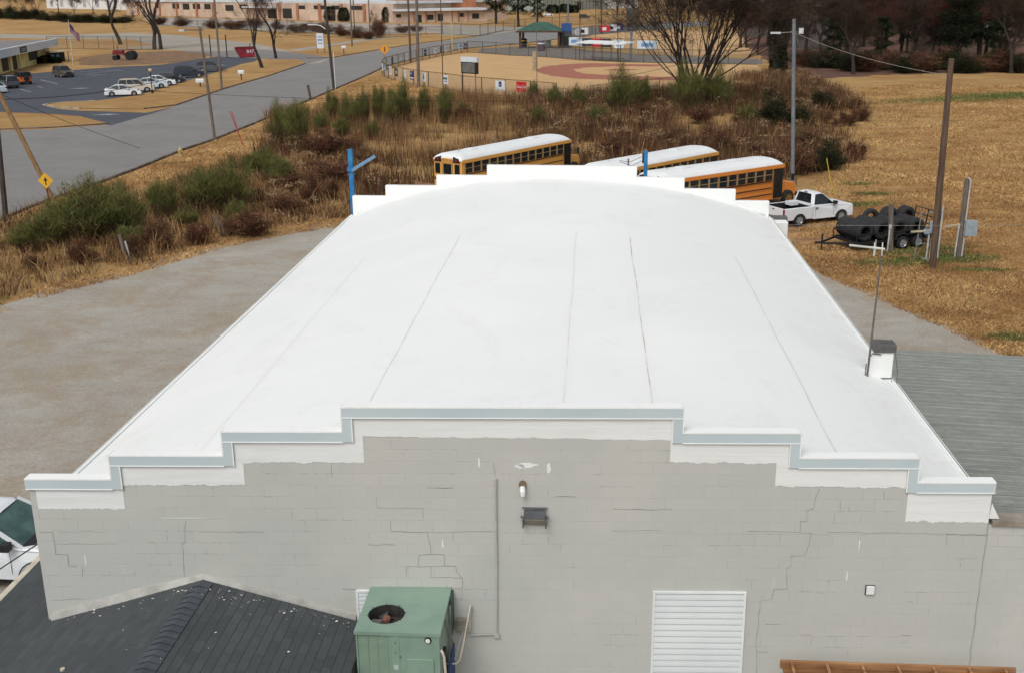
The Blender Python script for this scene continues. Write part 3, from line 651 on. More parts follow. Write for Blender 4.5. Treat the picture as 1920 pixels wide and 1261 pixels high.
while yy < ymax:
    b.bar((x0, yy+.135, zx(x0)+.004), (x1, yy+.135, zx(x1)+.004), .010, .006) if kk % 2 else b.bar((x0, yy+.135, zx(x0)+.006), (x1, yy+.135, zx(x1)+.006), .016, .006)
    yy += .456; kk += 1
b.build('roof_lap', mat('roof_lap_dark', (112, 115, 108), (92, 95, 88), scale=1.5), AX)
wv = MB(); wv.box(-.02, 14, -.0, .2, 0, 5.24); wv.box(13.8, 14, .2, 10.3, 0, 4.1); wv.box(.2, 14, 10.1, 10.3, 0, 4.1); wv.build('wall', M_WALL, AX)
ct = MB(); ct.box(.06, 14.1, -.04, .26, 5.24, 5.33); ct.build('wall_cap', mat('weathered_cap', (160, 152, 142), (128, 116, 104), scale=2.5, bump=.4), AX)
ct = MB(); ct.prism([(-.0, 5.36), (.16, 5.36), (.02, 5.62)], 'y', -.02, .02); ct.build('patch_flashing', M_WHITE, AX)

# ------------------------------------------------------------------ shingled roof in front
SH = thing('shingled_building', 'low building with dark shingled gable roof against the front wall', 'building', (-4.95, -.3, 0))
def shingle_mat(name, side):
    q = NT(name); P = q.pos(); sx = q.n('ShaderNodeSeparateXYZ'); q.l(P, sx.inputs[0]); cb = q.n('ShaderNodeCombineXYZ'); q.l(sx.outputs[1], cb.inputs[0]); q.l(sx.outputs[0], cb.inputs[1])
    bt = q.n('ShaderNodeTexBrick'); q.l(cb.outputs[0], bt.inputs['Vector']); bt.inputs['Scale'].default_value = 1; bt.inputs['Brick Width'].default_value = .30; bt.inputs['Row Height'].default_value = .14; bt.inputs['Mortar Size'].default_value = .006; bt.inputs['Mortar Smooth'].default_value = .3
    bt.inputs['Color1'].default_value = L4((56, 60, 62)); bt.inputs['Color2'].default_value = L4((74, 78, 80)); bt.inputs['Mortar'].default_value = L4((46, 49, 51))
    n1 = q.noise(.7, 6, .7, P); f = q.noise(70, 4, .8, P)
    c = q.mix(.55 if side > 0 else .5, q.ramp(n1, [(.3, L4((56, 61, 62))), (.7, L4((74, 79, 80)))]), bt.outputs['Color'])
    c = q.mix(.6, c, q.mix(1.0, c, q.ramp(f, [(.3, (.5, .5, .5, 1)), (.7, (1.6, 1.6, 1.6, 1))]), 'MULTIPLY'))
    q.base(c); q.b.inputs['Roughness'].default_value = .9
    q.bump(q.math('ADD', q.math('MULTIPLY', bt.outputs['Fac'], -1), f), .5, .01); return q.m
MS1, MS2 = shingle_mat('shingles', 1), shingle_mat('shingles_west', -1)
M_CHIP = mat('paint_chips', (226, 228, 226), (200, 202, 200))
RZ = 4.24; sl_l, sl_r = .30, .27
s = MB(); y_r = [0.02-k*.5 for k in range(25)]
def shingles(mb, sgn, xe, slope, ya, yb):
    # overlapping courses, each a hair above the next
    x = .0; k = 0; cw = .14
    while x < xe-.01:
        x2 = min(x+cw, xe); z0 = RZ-slope*x; z1 = RZ-slope*x2
        mb.add([(sgn*x, ya, z0-.0015), (sgn*x, yb, z0-.0015), (sgn*x2, yb, z1+.0015), (sgn*x2, ya, z1+.0015), (sgn*x2, ya, z1-.0015), (sgn*x2, yb, z1-.0015)], [(0, 1, 2, 3), (3, 2, 5, 4)]); x = x2
s = MB(); shingles(s, -1, 2.58, sl_l, .30+0, -9); 
# left of the warehouse corner the roof runs on past the wall
xk = 2.72
def ext(mb):
    x = 2.58
    while x < 4.22:
        x2 = x+.14; z0 = RZ-sl_l*x; z1 = RZ-sl_l*x2
        mb.add([(-x, 3.6, z0-.006), (-x, -9, z0-.006), (-x2, -9, z1+.006), (-x2, 3.6, z1+.006), (-x2, 3.6, z1-.006), (-x2, -9, z1-.006)], [(0, 1, 2, 3), (3, 2, 5, 4)]); x = x2
s.v = [(x, min(y, yw(x-4.95)+.3-.01) if False else y, z) for x, y, z in s.v]
ext(s)
s.build('roof', [MS2], SH)
s2 = MB(); shingles(s2, 1, 2.66, sl_r, .02, -9); s2.build('roof', [MS1], SH)
cap = MB()
for k in range(56):
    y0 = -.02-k*.16; y1 = y0-.19
    cap.add([(-.17, y0, RZ-.17*sl_l+.010), (0, y0, RZ+.012), (.17, y0, RZ-.17*sl_r+.010), (-.17, y1, RZ-.17*sl_l+.022), (0, y1, RZ+.026), (.17, y1, RZ-.17*sl_r+.022)], [(0, 1, 4, 3), (1, 2, 5, 4)])
cap.build('ridge_cap', mat('ridge_shingle', (74, 80, 86), (60, 65, 70), scale=3), SH)
ch = MB()
for k in range(110):
    sgn = random.choice((-1, 1, 1)); t_ = abs(random.gauss(0, .22)); x = random.uniform(.0, 2.4); y = -.10-t_*.9-(.0 if random.random() < .85 else random.uniform(0, 2.0)); r_ = random.choice((.006, .008, .010, .013, .022)) * (1 if t_ < .5 else .7)
    z = RZ-(sl_l if sgn < 0 else sl_r)*x+.012
    ch.add([(sgn*x+r_*math.cos(a+j), y+r_*math.sin(a+j)*.8, z+(.004 if j > 3 else 0)) for a in (random.random()*6,) for j in (0, 1.3, 2.4, 3.9, 5.1)], [(0, 1, 2, 3, 4)])
tag(ch.build('paint_flakes', M_CHIP, SH), kind='stuff')
e = MB(); e.box(-4.36, -4.24, -9, 3.6, RZ-sl_l*4.26-.10, RZ-sl_l*4.26+.015); e.build('gutter', mat('cream_gutter', (214, 206, 186), (180, 170, 150), scale=3), SH)
b = MB(); b.box(-4.1, -2.70, -9, 3.4, 0, 2.88); b.box(-2.68, 2.6, -8.9, .22, 0, 3.3) ; b.build('wall', mat('side_wall_paint', (1, 1, 1)), SH)
t = thing('vent_pipe', 'short pale vent pipe poking through the dark shingles at the bottom left', 'pipe', (PY(118, 1258, -2.2).x, -2.2, 3.4))
zz = PY(118, 1252, -2.2).z; b = MB(); b.tube([(0, 0, 0), (0, 0, max(.2, zz-3.4))], .035, 10); b.build('pipe', mat('cream_gutter', (1, 1, 1)), t)

# ------------------------------------------------------------------ air conditioner
AC = thing('air_conditioner', 'green rooftop style air conditioner with round fan opening beside the front wall', 'air conditioner', (-2.24, -1.40, 0))
M_AC = mat('green_enamel', (130, 154, 138), (116, 140, 126), scale=1.6, rough=.45, k=1.02, bump=.05)
M_ACD = mat('green_dark', (74, 94, 84), (62, 80, 72)); M_BLK = mat('matt_black', (28, 28, 30), (20, 20, 22)); M_COIL = mat('coil_grille', (118, 138, 116), (100, 122, 112), scale=.9, stretch=(1, 1, 3), k=1.15)
AW, AD, AT, AB = 1.27, 1.36, 4.10, 2.62
b = MB()                                    # top panel with a round hole
cx, cy, rr_, N = .385, .50, .285, 40
ring = [(cx+rr_*math.cos(2*PI*k/N), cy+rr_*math.sin(2*PI*k/N)) for k in range(N)]
def edge_pt(t):
    c_, s_ = math.cos(t), math.sin(t); k = 1e9
    for v, lo, hi in ((c_, -cx-.02, AW-cx+.02), (s_, -cy-.02, AD-cy+.0)):
        if v > 1e-9: k = min(k, hi/v)
        elif v < -1e-9: k = min(k, lo/v)
    return (cx+c_*k, cy+s_*k)
angs = sorted([2*PI*k/N for k in range(N)]+[math.atan2(yy-cy, xx-cx) % (2*PI) for xx in (-.02, AW+.02) for yy in (-.02, AD)])
for a0, a1 in zip(angs, angs[1:]+[angs[0]+2*PI]):
    i0 = (cx+rr_*math.cos(a0), cy+rr_*math.sin(a0)); i1 = (cx+rr_*math.cos(a1), cy+rr_*math.sin(a1)); o0_, o1_ = edge_pt(a0), edge_pt(a1)
    b.poly([(*i0, AT), (*i1, AT), (*o1_, AT), (*o0_, AT)])
    b.poly([(*i0, AT), (*i1, AT), (*i1, AT-.012), (*i0, AT-.012)])
b.box(-.02, AW+.02, -.022, -.0205, AT-.05, AT-.0005); b.box(-.022, -.0205, -.02, AD, AT-.05, AT-.0005); b.box(AW+.0205, AW+.022, -.02, AD, AT-.05, AT-.0005)
b.build('top_panel', M_AC, AC)
b = MB()
b.box(0, .025, 0, .03, AB, AT-.02); b.box(.50, .53, -.004, .03, AB, AT-.03); b.box(.53, AW, 0, .03, AB, AT-.03)      # front right sheet
b.box(AW-.03, AW, .031, AD, AB, AT-.03); b.box(0, .03, .031, AD, AB, AT-.03); b.box(.031, AW-.031, AD-.03, AD, AB, AT-.03); b.box(.0, AW, 0, AD, AB-.05, AB)
b.box(.54, .66, -.006, -.001, AB, AT-.06); b.box(AW-.06, AW, -.006, -.001, AB, AT-.06)
b.build('casing', M_AC, AC)
b = MB(); b.box(.03, .495, .012, .03, AB+.04, AT-.05); b.cur = 1
for xx in (.18, .325): b.box(xx, xx+.008, .004, .011, AB+.04, AT-.05)
b.build('coil_grille', [M_COIL, M_AC], AC)
b = MB(); b.box(.76, 1.18, -.022, -.001, 3.32, 3.66); b.build('access_panel', M_AC, AC, bevel=.015)
b = MB(); b.cur = 0; b.box(.80, 1.16, -.010, -.0015, 2.94, 3.29); b.cur = 1
for k in range(8):
    z = 3.26-.045*k; x = .82+random.uniform(0, .05); pts = [(x+.05*j, -.0115, z-.018*j*(1 if k % 2 else .6)+random.uniform(-.006, .006)) for j in range(random.randint(4, 7))]
    for p, q_ in zip(pts, pts[1:]):
        if q_[2] > 2.95: b.bar(p, q_, .004, .010)
b.build('rating_label', [M_WHITE, mat('ink', (70, 80, 84))], AC)
b = MB(); b.cur = 0; b.lathe([(0, -.03), (.04, -.028), (.055, -.01), (.055, 0)], 'y', (1.10, 0, 3.98), 16); b.cur = 1; b.lathe([(0, -.036), (.035, -.034), (.036, -.029)], 'y', (1.10, 0, 3.985), 16); b.build('gauge', [M_BLK, M_WHITE], AC)
b = MB(); b.box(.565, .635, -.012, -.0065, 3.46, 3.54); b.build('sticker', mat('pale_sticker', (184, 204, 192)), AC)
for (xx, z) in ((.60, 3.92), (.67, 3.68), (.60, 3.75), (.67, 3.36), (.62, 3.22)): MB().tube([(xx, 0, z), (xx, -.012, z)], .012, 6).build('screw', M_ACD, AC)
b = MB(); b.lathe([(rr_-.004, AT-.012), (rr_-.004, AT-.18), (rr_-.02, AT-.18)], 'z', (cx, cy, 0), 40); b.lathe([(rr_+.02, AT-.2), (0, AT-.42)], 'z', (cx, cy, 0), 24); b.box(.05, AW-.05, .05, AD-.05, AT-.46, AT-.43); b.build('fan_shroud', mat('shroud_black', (58, 56, 54), (38, 37, 36), scale=6), AC)
b = MB()
for k in range(4):
    a = k*PI/2+.5; pts = []
    for (r0, da) in ((.05, -.35), (.23, -.42), (.245, .30), (.05, .25)): pts.append((cx+r0*math.cos(a+da), cy+r0*math.sin(a+da), AT-.11+(-.05 if da > 0 else .02)))
    b.poly(pts)
b.build('fan', mat('fan_metal', (84, 80, 80), (50, 46, 46), scale=5, rough=.5), AC)
b = MB(); b.lathe([(0, .04), (.05, .035), (.065, .01), (.065, -.05)], 'z', (cx, cy, AT-.085), 16); b.build('fan_motor', mat('rusty_motor', (140, 92, 70), (84, 54, 44), scale=9, bump=.3), AC)
for k in range(8):
    a = k*PI/4+.2; b = MB(); b.bar((cx+(rr_-.03)*math.cos(a), cy+(rr_-.03)*math.sin(a), AT-.006), (cx+(rr_+.02)*math.cos(a), cy+(rr_+.02)*math.sin(a), AT+.004), .008)
    b.build('guard_clip', M_BLK, AC)
b = MB(); b.box(AW+.001, AW+.04, .3, .44, AT-.62, AT-.5); b.build('side_recess', M_BLK, AC)
b = MB(); b.box(AW+.001, AW+.05, AD-.30, AD+.02, AT-.7, AT-.05); b.build('side_hood', M_ACD, AC)
b = MB(); b.bar((AW+.02, .5, AT-.02), (AW+.06, AD-.1, AT-1.1), .012, .03); b.bar((AW+.05, .9, AT-.06), (AW+.06, .7, AT-1.6), .012, .03); b.build('brace', M_GALV, AC)
b = MB(); b.tube([(AW+.02, .02, 3.80), (AW+.05, -.02, 3.78), (AW+.07, -.02, 3.70), (AW+.10, 0, 3.0), (AW+.12, .1, 2.7)], .020, 8); b.build('drain_pipe', mat('cream_pipe', (204, 194, 178), (176, 164, 148)), AC)
b = MB(); b.tube([PY(*p)-AC.location for p in ((826, 1243, -.75), (856, 1243, -.72), (862, 1236, -.66), (867, 1215, -.50), (882, 1133, -.14))], .014, 8); b.build('gas_pipe', mat('cream_pipe', (1, 1, 1)), AC)
b = MB(); b.tube([PY(*p)-AC.location for p in ((870, 1180, -.12), (862, 1200, -.25), (856, 1228, -.45), (842, 1248, -.6), (832, 1245, -.7), (828, 1225, -.75))], .009, 8); b.build('flexible_conduit', mat('conduit_paint', (1, 1, 1)), AC)
b = MB(); b.tube([(-.06, .4, 3.02), (.0, .4, 3.03)], .02, 8); b.build('stub_pipe', M_WHITE, AC)
b = MB(); b.tube([(.56, -.06, 2.98), (.62, -.09, 2.96), (.72, -.1, 2.9)], .03, 8); b.build('loose_pipe', M_WHITE, AC)
b = MB()
for xx in (.06, AW-.06):
    for yy in (.08, AD-.1): b.box(xx-.04, xx+.04, yy-.04, yy+.04, 0, AB-.05)
b.box(.0, AW, .04, .12, AB-.20, AB-.06); b.box(0, AW, AD-.14, AD-.06, AB-.20, AB-.06); b.build('stand', M_GALV, AC)
b = MB(); b.box(AW+.07, AW+.09, .35, 1.0, 1.9, 3.3); b.build('blue_panel', mat('blue_paint_dark', (30, 62, 120), (22, 44, 88)), AC)
# timber lean-to frame at the bottom right
T = thing('timber_frame', 'frame of rough orange brown planks along the base of the grey wall', 'timber frame', (6.1, -.2, 0))
M_WOOD = mat('fresh_timber', (176, 134, 92), (128, 90, 58), scale=2.5, stretch=(.4, 6, 3), bump=.2)
A = PY(1465, 1243, -.30); B = PY(1912, 1250, -.12); zt = A.z+.0
b = MB()
xa, xb = A.x-6.1, PY(1905, 1250, -.2).x-6.1
b.box(xa, xb, -.03, .02, zt-.14, zt); b.build('rail', M_WOOD, T, bevel=.004)
b = MB(); b.box(xa+.02, xb-.1, -.40, -.36, zt-.10, zt+.0); b.build('rail', M_WOOD, T, bevel=.004)
MB().box(xa+.03, xb-.11, -.355, -.036, zt-.13, zt-.105).build('deck_board', mat('old_timber', (150, 104, 62), (96, 62, 36), scale=3, stretch=(.4, 6, 3), bump=.2), T)
xx = xa+.15
while xx < xb: MB().box(xx, xx+.04, -.36, -.031, zt-.10, zt-.01).build('joist', M_WOOD, T); xx += .55
for xx in (xa+.02, (xa+xb)/2, xb-.1): MB().box(xx, xx+.09, -.355, -.27, 0, zt-.101).build('post', M_WOOD, T)

# ================================================================== vehicles
M_TYRE = mat('tyre_rubber', (38, 38, 40), (26, 26, 28), scale=6, rough=.9); M_RIM = mat('alloy_rim', (176, 178, 180), (130, 132, 134), rough=.35, metal=.4)
M_GLASS = mat('car_glass', (34, 42, 46), (24, 30, 34), rough=.12); M_UNDER = mat('underbody', (16, 16, 17), (12, 12, 12), rough=.9)
M_TRIM = mat('black_trim', (34, 34, 36), (26, 26, 28), rough=.6); M_LAMPW = mat('headlamp_glass', (206, 210, 212), (180, 184, 188), rough=.2); M_LAMPR = mat('tail_lamp_red', (150, 30, 30), (110, 20, 22), rough=.3)
def paint(name, c, rough=.28): return mat(name, c, tuple(v*.96 for v in c), scale=.7, rough=rough)
def arch_profile(top, zb, wheels, R, x0, x1, n=10):
    """side outline: along the bottom with wheel arches, then back over the top"""
    p = [(x0, zb)]
    for wx in sorted(wheels):
        p += [(wx-R*math.cos(PI*k/n), max(zb, .34+R*math.sin(PI*k/n)) if 0 < k < n else zb) for k in range(n+1)]
    return p + [(x1, zb)] + top
def shell(mb, prof, W, ztuck=.5, inset=.06, y0=None, y1=None):
    ys = [(-W/2, 1), (-W/2+.05, 0), (W/2-.05, 0), (W/2, 1)] if y0 is None else [(y0, 1), (y0+.03, 0), (y1-.03, 0), (y1, 1)]
    zt = max(p[1] for p in prof); xm = [p[0] for p in prof]; n = len(prof); vs = []
    xa, xb = min(xm), max(xm)
    for y, e in ys:
        for (x, z) in prof:
            tk = max(0, z-ztuck)*.10
            yy = y*(1-tk) if y0 is None else y
            xx = x; zz = z
            if e:
                if z > .6: zz = z-.035
                if x > xb-.25: xx = x-inset
                if x < xa+.25: xx = x+inset
            # round the plan at both ends
            if y0 is None:
                if x > xb-.4: yy *= .95
                if x < xa+.3: yy *= .97
            vs.append((xx, yy, zz))
    fs = [tuple(range(n)), tuple(range(4*n-1, 3*n-1, -1))]
    for k in range(3):
        for i in range(n): fs.append((k*n+i, (k+1)*n+i, (k+1)*n+(i+1) % n, k*n+(i+1) % n))
    mb.add(vs, fs)
_wheel = {}
def wheel_mesh(R, Wd, rim):
    key = (R, Wd, rim.name)
    if key not in _wheel:
        b = MB(); b.lathe([(R*.62, -Wd/2), (R*.92, -Wd/2), (R, -Wd/2+.03), (R, Wd/2-.03), (R*.92, Wd/2), (R*.62, Wd/2)], 'y', (0, 0, 0), 20)
        r = MB(); r.lathe([(0, -Wd/2+.05), (R*.25, -Wd/2+.03), (R*.5, -Wd/2+.07), (R*.62, -Wd/2+.01), (R*.62, Wd/2-.01), (R*.5, Wd/2-.07), (0, Wd/2-.05)], 'y', (0, 0, 0), 20)
        for k in range(5):
            a = 2*PI*k/5
            for s_ in (-1, 1): r.bar((R*.1*math.cos(a), s_*(Wd/2-.025), R*.1*math.sin(a)), (R*.6*math.cos(a), s_*(Wd/2-.025), R*.6*math.sin(a)), .07, .02, up=(0, 1, 0))
        _wheel[key] = (b.mesh('wheel', M_TYRE, True), r.mesh('rim', rim, False))
    return _wheel[key]
def wheel(parent, x, y, R, Wd, rim=None):
    a, b = wheel_mesh(R, Wd, rim or M_RIM)
    o = bpy.data.objects.new('wheel', a); COL.objects.link(o); o.parent = parent; o.location = (x, y, R)
    p = bpy.data.objects.new('rim', b); COL.objects.link(p); p.parent = o
def cabin(root, body, P, wb_, wt, zb, paintm, sides=2, roof_t=.035, rear_glass=True, rack=False, pillar=.07, glass=None):
    GM = glass or M_GLASS
    """P = four (x,z): rear foot, rear top, front top, front foot"""
    (xr, _), (xrt, zt), (xft, zt2), (xf, _2) = P
    g = MB(); q = [(xr, zb), (xrt, zt), (xft, zt2), (xf, zb)]
    hw = [wb_, wt, wt, wb_]
    L_ = [(x, hw[i], z) for i, (x, z) in enumerate(q)]; Rr = [(x, -hw[i], z) for i, (x, z) in enumerate(q)]
    for sgn, S in ((1, L_), (-1, Rr)):
        g = MB(); g.poly(S); g.build('side_window', GM, root)
    g = MB(); g.poly([L_[0], L_[1], Rr[1], Rr[0]]); g.build('rear_window', GM, root)
    g = MB(); g.poly([L_[3], L_[2], Rr[2], Rr[3]]); g.build('windscreen', GM, root)
    b = MB()
    for sgn in (1, -1):
        for i, j in ((0, 1), (3, 2)):
            A = Vector(q[i][0:1]+(sgn*(hw[i]+.005),)+q[i][1:]); B = Vector(q[j][0:1]+(sgn*(hw[j]+.005),)+q[j][1:]); b.bar(A, B, pillar, .04)
        for f in ([.5] if sides == 2 else [.36, .66] if sides == 3 else []):
            A = Vector((xr+(xf-xr)*f, sgn*(wb_+.006), zb)); B = Vector((xrt+(xft-xrt)*f, sgn*(wt+.006), zt)); b.bar(A, B, .06, .03)
    n = 8; vs = []; 
    for j, (yy, dz) in enumerate([(-wt-.02, -.02), (-wt*.8, .03), (0, .05), (wt*.8, .03), (wt+.02, -.02)]):
        for i in range(n+1):
            t = i/n; x = xrt-.04+(xft-xrt+.08)*t; z = zt+(zt2-zt)*t+.03*math.sin(PI*t)+dz-(.03 if i in (0, n) else 0); vs.append((x, yy, z))
    fs = [(j*(n+1)+i, j*(n+1)+i+1, (j+1)*(n+1)+i+1, (j+1)*(n+1)+i) for j in range(4) for i in range(n)]
    b.add(vs, fs)
    if rack:
        for sgn in (1, -1): b.bar((xrt+.1, sgn*wt*.85, zt+.09), (xft-.2, sgn*wt*.85, zt2+.09), .04, .03)
    b.build('roof', paintm, root, smooth=False)
def car(name, label, cat, loc, rz, pm, kind='sedan', group=None):
    r = thing(name, label, cat, loc, rz, group); b = MB()
    if kind == 'sedan':
        Lh, W, R, wx = 2.32, 1.80, .325, (-1.38, 1.42)
        top = [(Lh, .42), (Lh-.02, .62), (Lh-.14, .72), (1.2, .90), (.95, .95), (-1.65, 1.0), (-Lh+.1, 1.02), (-Lh+.02, .92), (-Lh, .5)]; zb = .22
        shell(b, arch_profile(top, zb, wx, R+.07, -Lh, Lh), W); cab = [(-1.85, 0), (-1.05, 1.40), (.15, 1.42), (1.08, 0)]; cz = .96; ws = (.80, .58)
    elif kind == 'suv':
        Lh, W, R, wx = 2.42, 1.92, .38, (-1.42, 1.46)
        top = [(Lh, .5), (Lh-.03, .82), (Lh-.18, .98), (1.25, 1.08), (1.0, 1.12), (-2.2, 1.12), (-Lh+.04, 1.05), (-Lh, .55)]; zb = .30
        shell(b, arch_profile(top, zb, wx, R+.07, -Lh, Lh), W); cab = [(-2.36, 0), (-2.05, 1.72), (.35, 1.74), (1.15, 0)]; cz = 1.10; ws = (.84, .66)
    elif kind == 'jeep':
        Lh, W, R, wx = 1.95, 1.75, .42, (-1.25, 1.25)
        top = [(Lh, .6), (Lh-.02, 1.0), (Lh-.15, 1.12), (.55, 1.15), (-Lh+.02, 1.12), (-Lh, .6)]; zb = .42
        shell(b, arch_profile(top, zb, wx, R+.08, -Lh, Lh), W); cab = [(-1.92, 0), (-1.86, 1.80), (.35, 1.80), (.62, 0)]; cz = 1.12; ws = (.80, .70)
    b.cur = 1; b.box(-Lh+.3, Lh-.3, -W/2+.28, W/2-.28, zb-.03, .78)
    b.build('body', [pm, M_UNDER], r, bevel=.0)
    cabin(r, b, cab, ws[0], ws[1], cz, M_TRIM if kind == 'jeep' else pm, 3 if kind != 'sedan' else 2, rack=(kind == 'suv'))
    for x in wx:
        for s_ in (-1, 1): wheel(r, x, s_*(W/2-.12), R, .22)
    hz = .66 if kind == 'sedan' else .86
    for s_ in (-1, 1):
        MB().box(Lh-.16, Lh-.035, min(s_*.50, s_*.80), max(s_*.50, s_*.80), hz-.07, hz+.05).build('headlight', M_LAMPW, r)
        MB().box(-Lh+.0, -Lh+.10, min(s_*.62, s_*.85), max(s_*.62, s_*.85), hz, hz+.2).build('tail_light', M_LAMPR, r)
        MB().box(cab[3][0]-.5, cab[3][0]-.3, min(s_*W/2, s_*(W/2+.15)), max(s_*W/2, s_*(W/2+.15)), cz-.02, cz+.12).build('mirror', M_TRIM if kind != 'sedan' else pm, r)
    b = MB(); b.box(Lh-.05, Lh+.03, -.75, .75, .28, .46); b.build('front_bumper', M_TRIM if kind != 'sedan' else pm, r)
    b = MB(); b.box(Lh-.06, Lh-.0, -.42, .42, .50, hz+.02); b.build('grille', M_TRIM, r)
    b = MB(); b.box(-Lh-.02, -Lh+.06, -.75, .75, .30, .50); b.build('rear_bumper', M_TRIM if kind != 'sedan' else pm, r)
    if kind == 'jeep':
        b = MB(); b.lathe([(0, -.1), (.25, -.1), (.40, -.10), (.42, 0), (.40, .1), (0, .1)], 'x', (-Lh-.14, 0, .98), 18); b.build('spare_wheel', M_TYRE, r, smooth=True)
    return r
P_WHITE = paint('white_car_paint', (226, 230, 232)); P_BEIGE = paint('beige_paint', (206, 196, 178)); P_BLACK = paint('black_car_paint', (34, 36, 40)); P_NAVY = paint('navy_paint', (34, 38, 56)); P_GREY = paint('dark_grey_paint', (78, 82, 86)); P_BROWN = paint('brown_grey_paint', (82, 76, 72)); P_ORANGE = paint('orange_paint', (216, 112, 52)); P_PALE = paint('pale_blue_white_paint', (196, 208, 214))
GRP = 'cars parked in the side lot'
hd = ang(G(202, 180.5), G(252, 179))
def park(px, py, off, kind, pm, label, h=None, fw=1.42):      # px,py: foot of the near front wheel
    f = G(px, py); h = hd if h is None else h; dx, dy = math.cos(h), math.sin(h)
    loc = (f.x-dx*fw+(-dy)*.85, f.y-dy*fw+dx*.85, .015); return car('parked_car', label, 'car', loc, h, pm, kind, GRP)
park(252, 180.5, 0, 'sedan', P_WHITE, 'white sedan with sunroof at the near end of the row, beside the grass island')
park(276, 173.5, 0, 'suv', P_BEIGE, 'beige white estate with roof rails behind the nearest white sedan', hd+.02)
park(303, 166, 0, 'sedan', P_PALE, 'pale silver white sedan, second white sedan in the row beside the lamp', hd+.02)
park(318, 161, 0, 'sedan', P_WHITE, 'white sedan between the pale silver sedan and the black sedan', hd+.03)
park(336, 156, 0, 'sedan', P_BLACK, 'low black sedan between the white sedan and the navy crossover', hd+.02)
park(373, 146, 0, 'suv', P_NAVY, 'dark navy crossover parked next after the black sedan', hd+.02)
park(412, 135, 0, 'suv', P_GREY, 'dark grey crossover with silver roof edge at the far end of the row', hd)
park(116, 146, 0, 'suv', P_BROWN, 'brownish grey large estate facing right in front of the yellow office', ang(G(85, 141), G(115, 145)))
hr = ang(G(85, 141), G(115, 145))+PI
car('parked_car', 'orange boxy off-roader with black hardtop and spare wheel on its back', 'car', tuple(G(42, 158))[:2]+(.015,), hr, P_ORANGE, 'jeep', GRP)
car('parked_car', 'dark grey estate seen from behind between the orange off-roader and the white hatchback', 'car', tuple(G(15, 165))[:2]+(.015,), hr, P_GREY, 'suv', GRP)
car('parked_car', 'pale hatchback cut by the left edge of the photo in the side lot', 'car', tuple(G(-8, 174))[:2]+(.015,), hr, P_PALE, 'sedan', GRP)
g_ = G(1096, 35); car('parked_car', 'black car alone on the far verge before the grey metal shed', 'car', (g_.x, g_.y, 0), .1, P_BLACK, 'suv', 'cars far off by the shed')
g_ = G(1028, 30); car('parked_car', 'white car parked beside the dark bushes at the grey metal shed', 'car', (g_.x, g_.y, 0), .1, P_WHITE, 'sedan', 'cars far off by the shed')
g_ = G(1264, 11); car('parked_car', 'dark car far off to the right of the white house', 'car', (g_.x, g_.y, 0), .3, P_BLACK, 'sedan', 'cars far off by the shed')

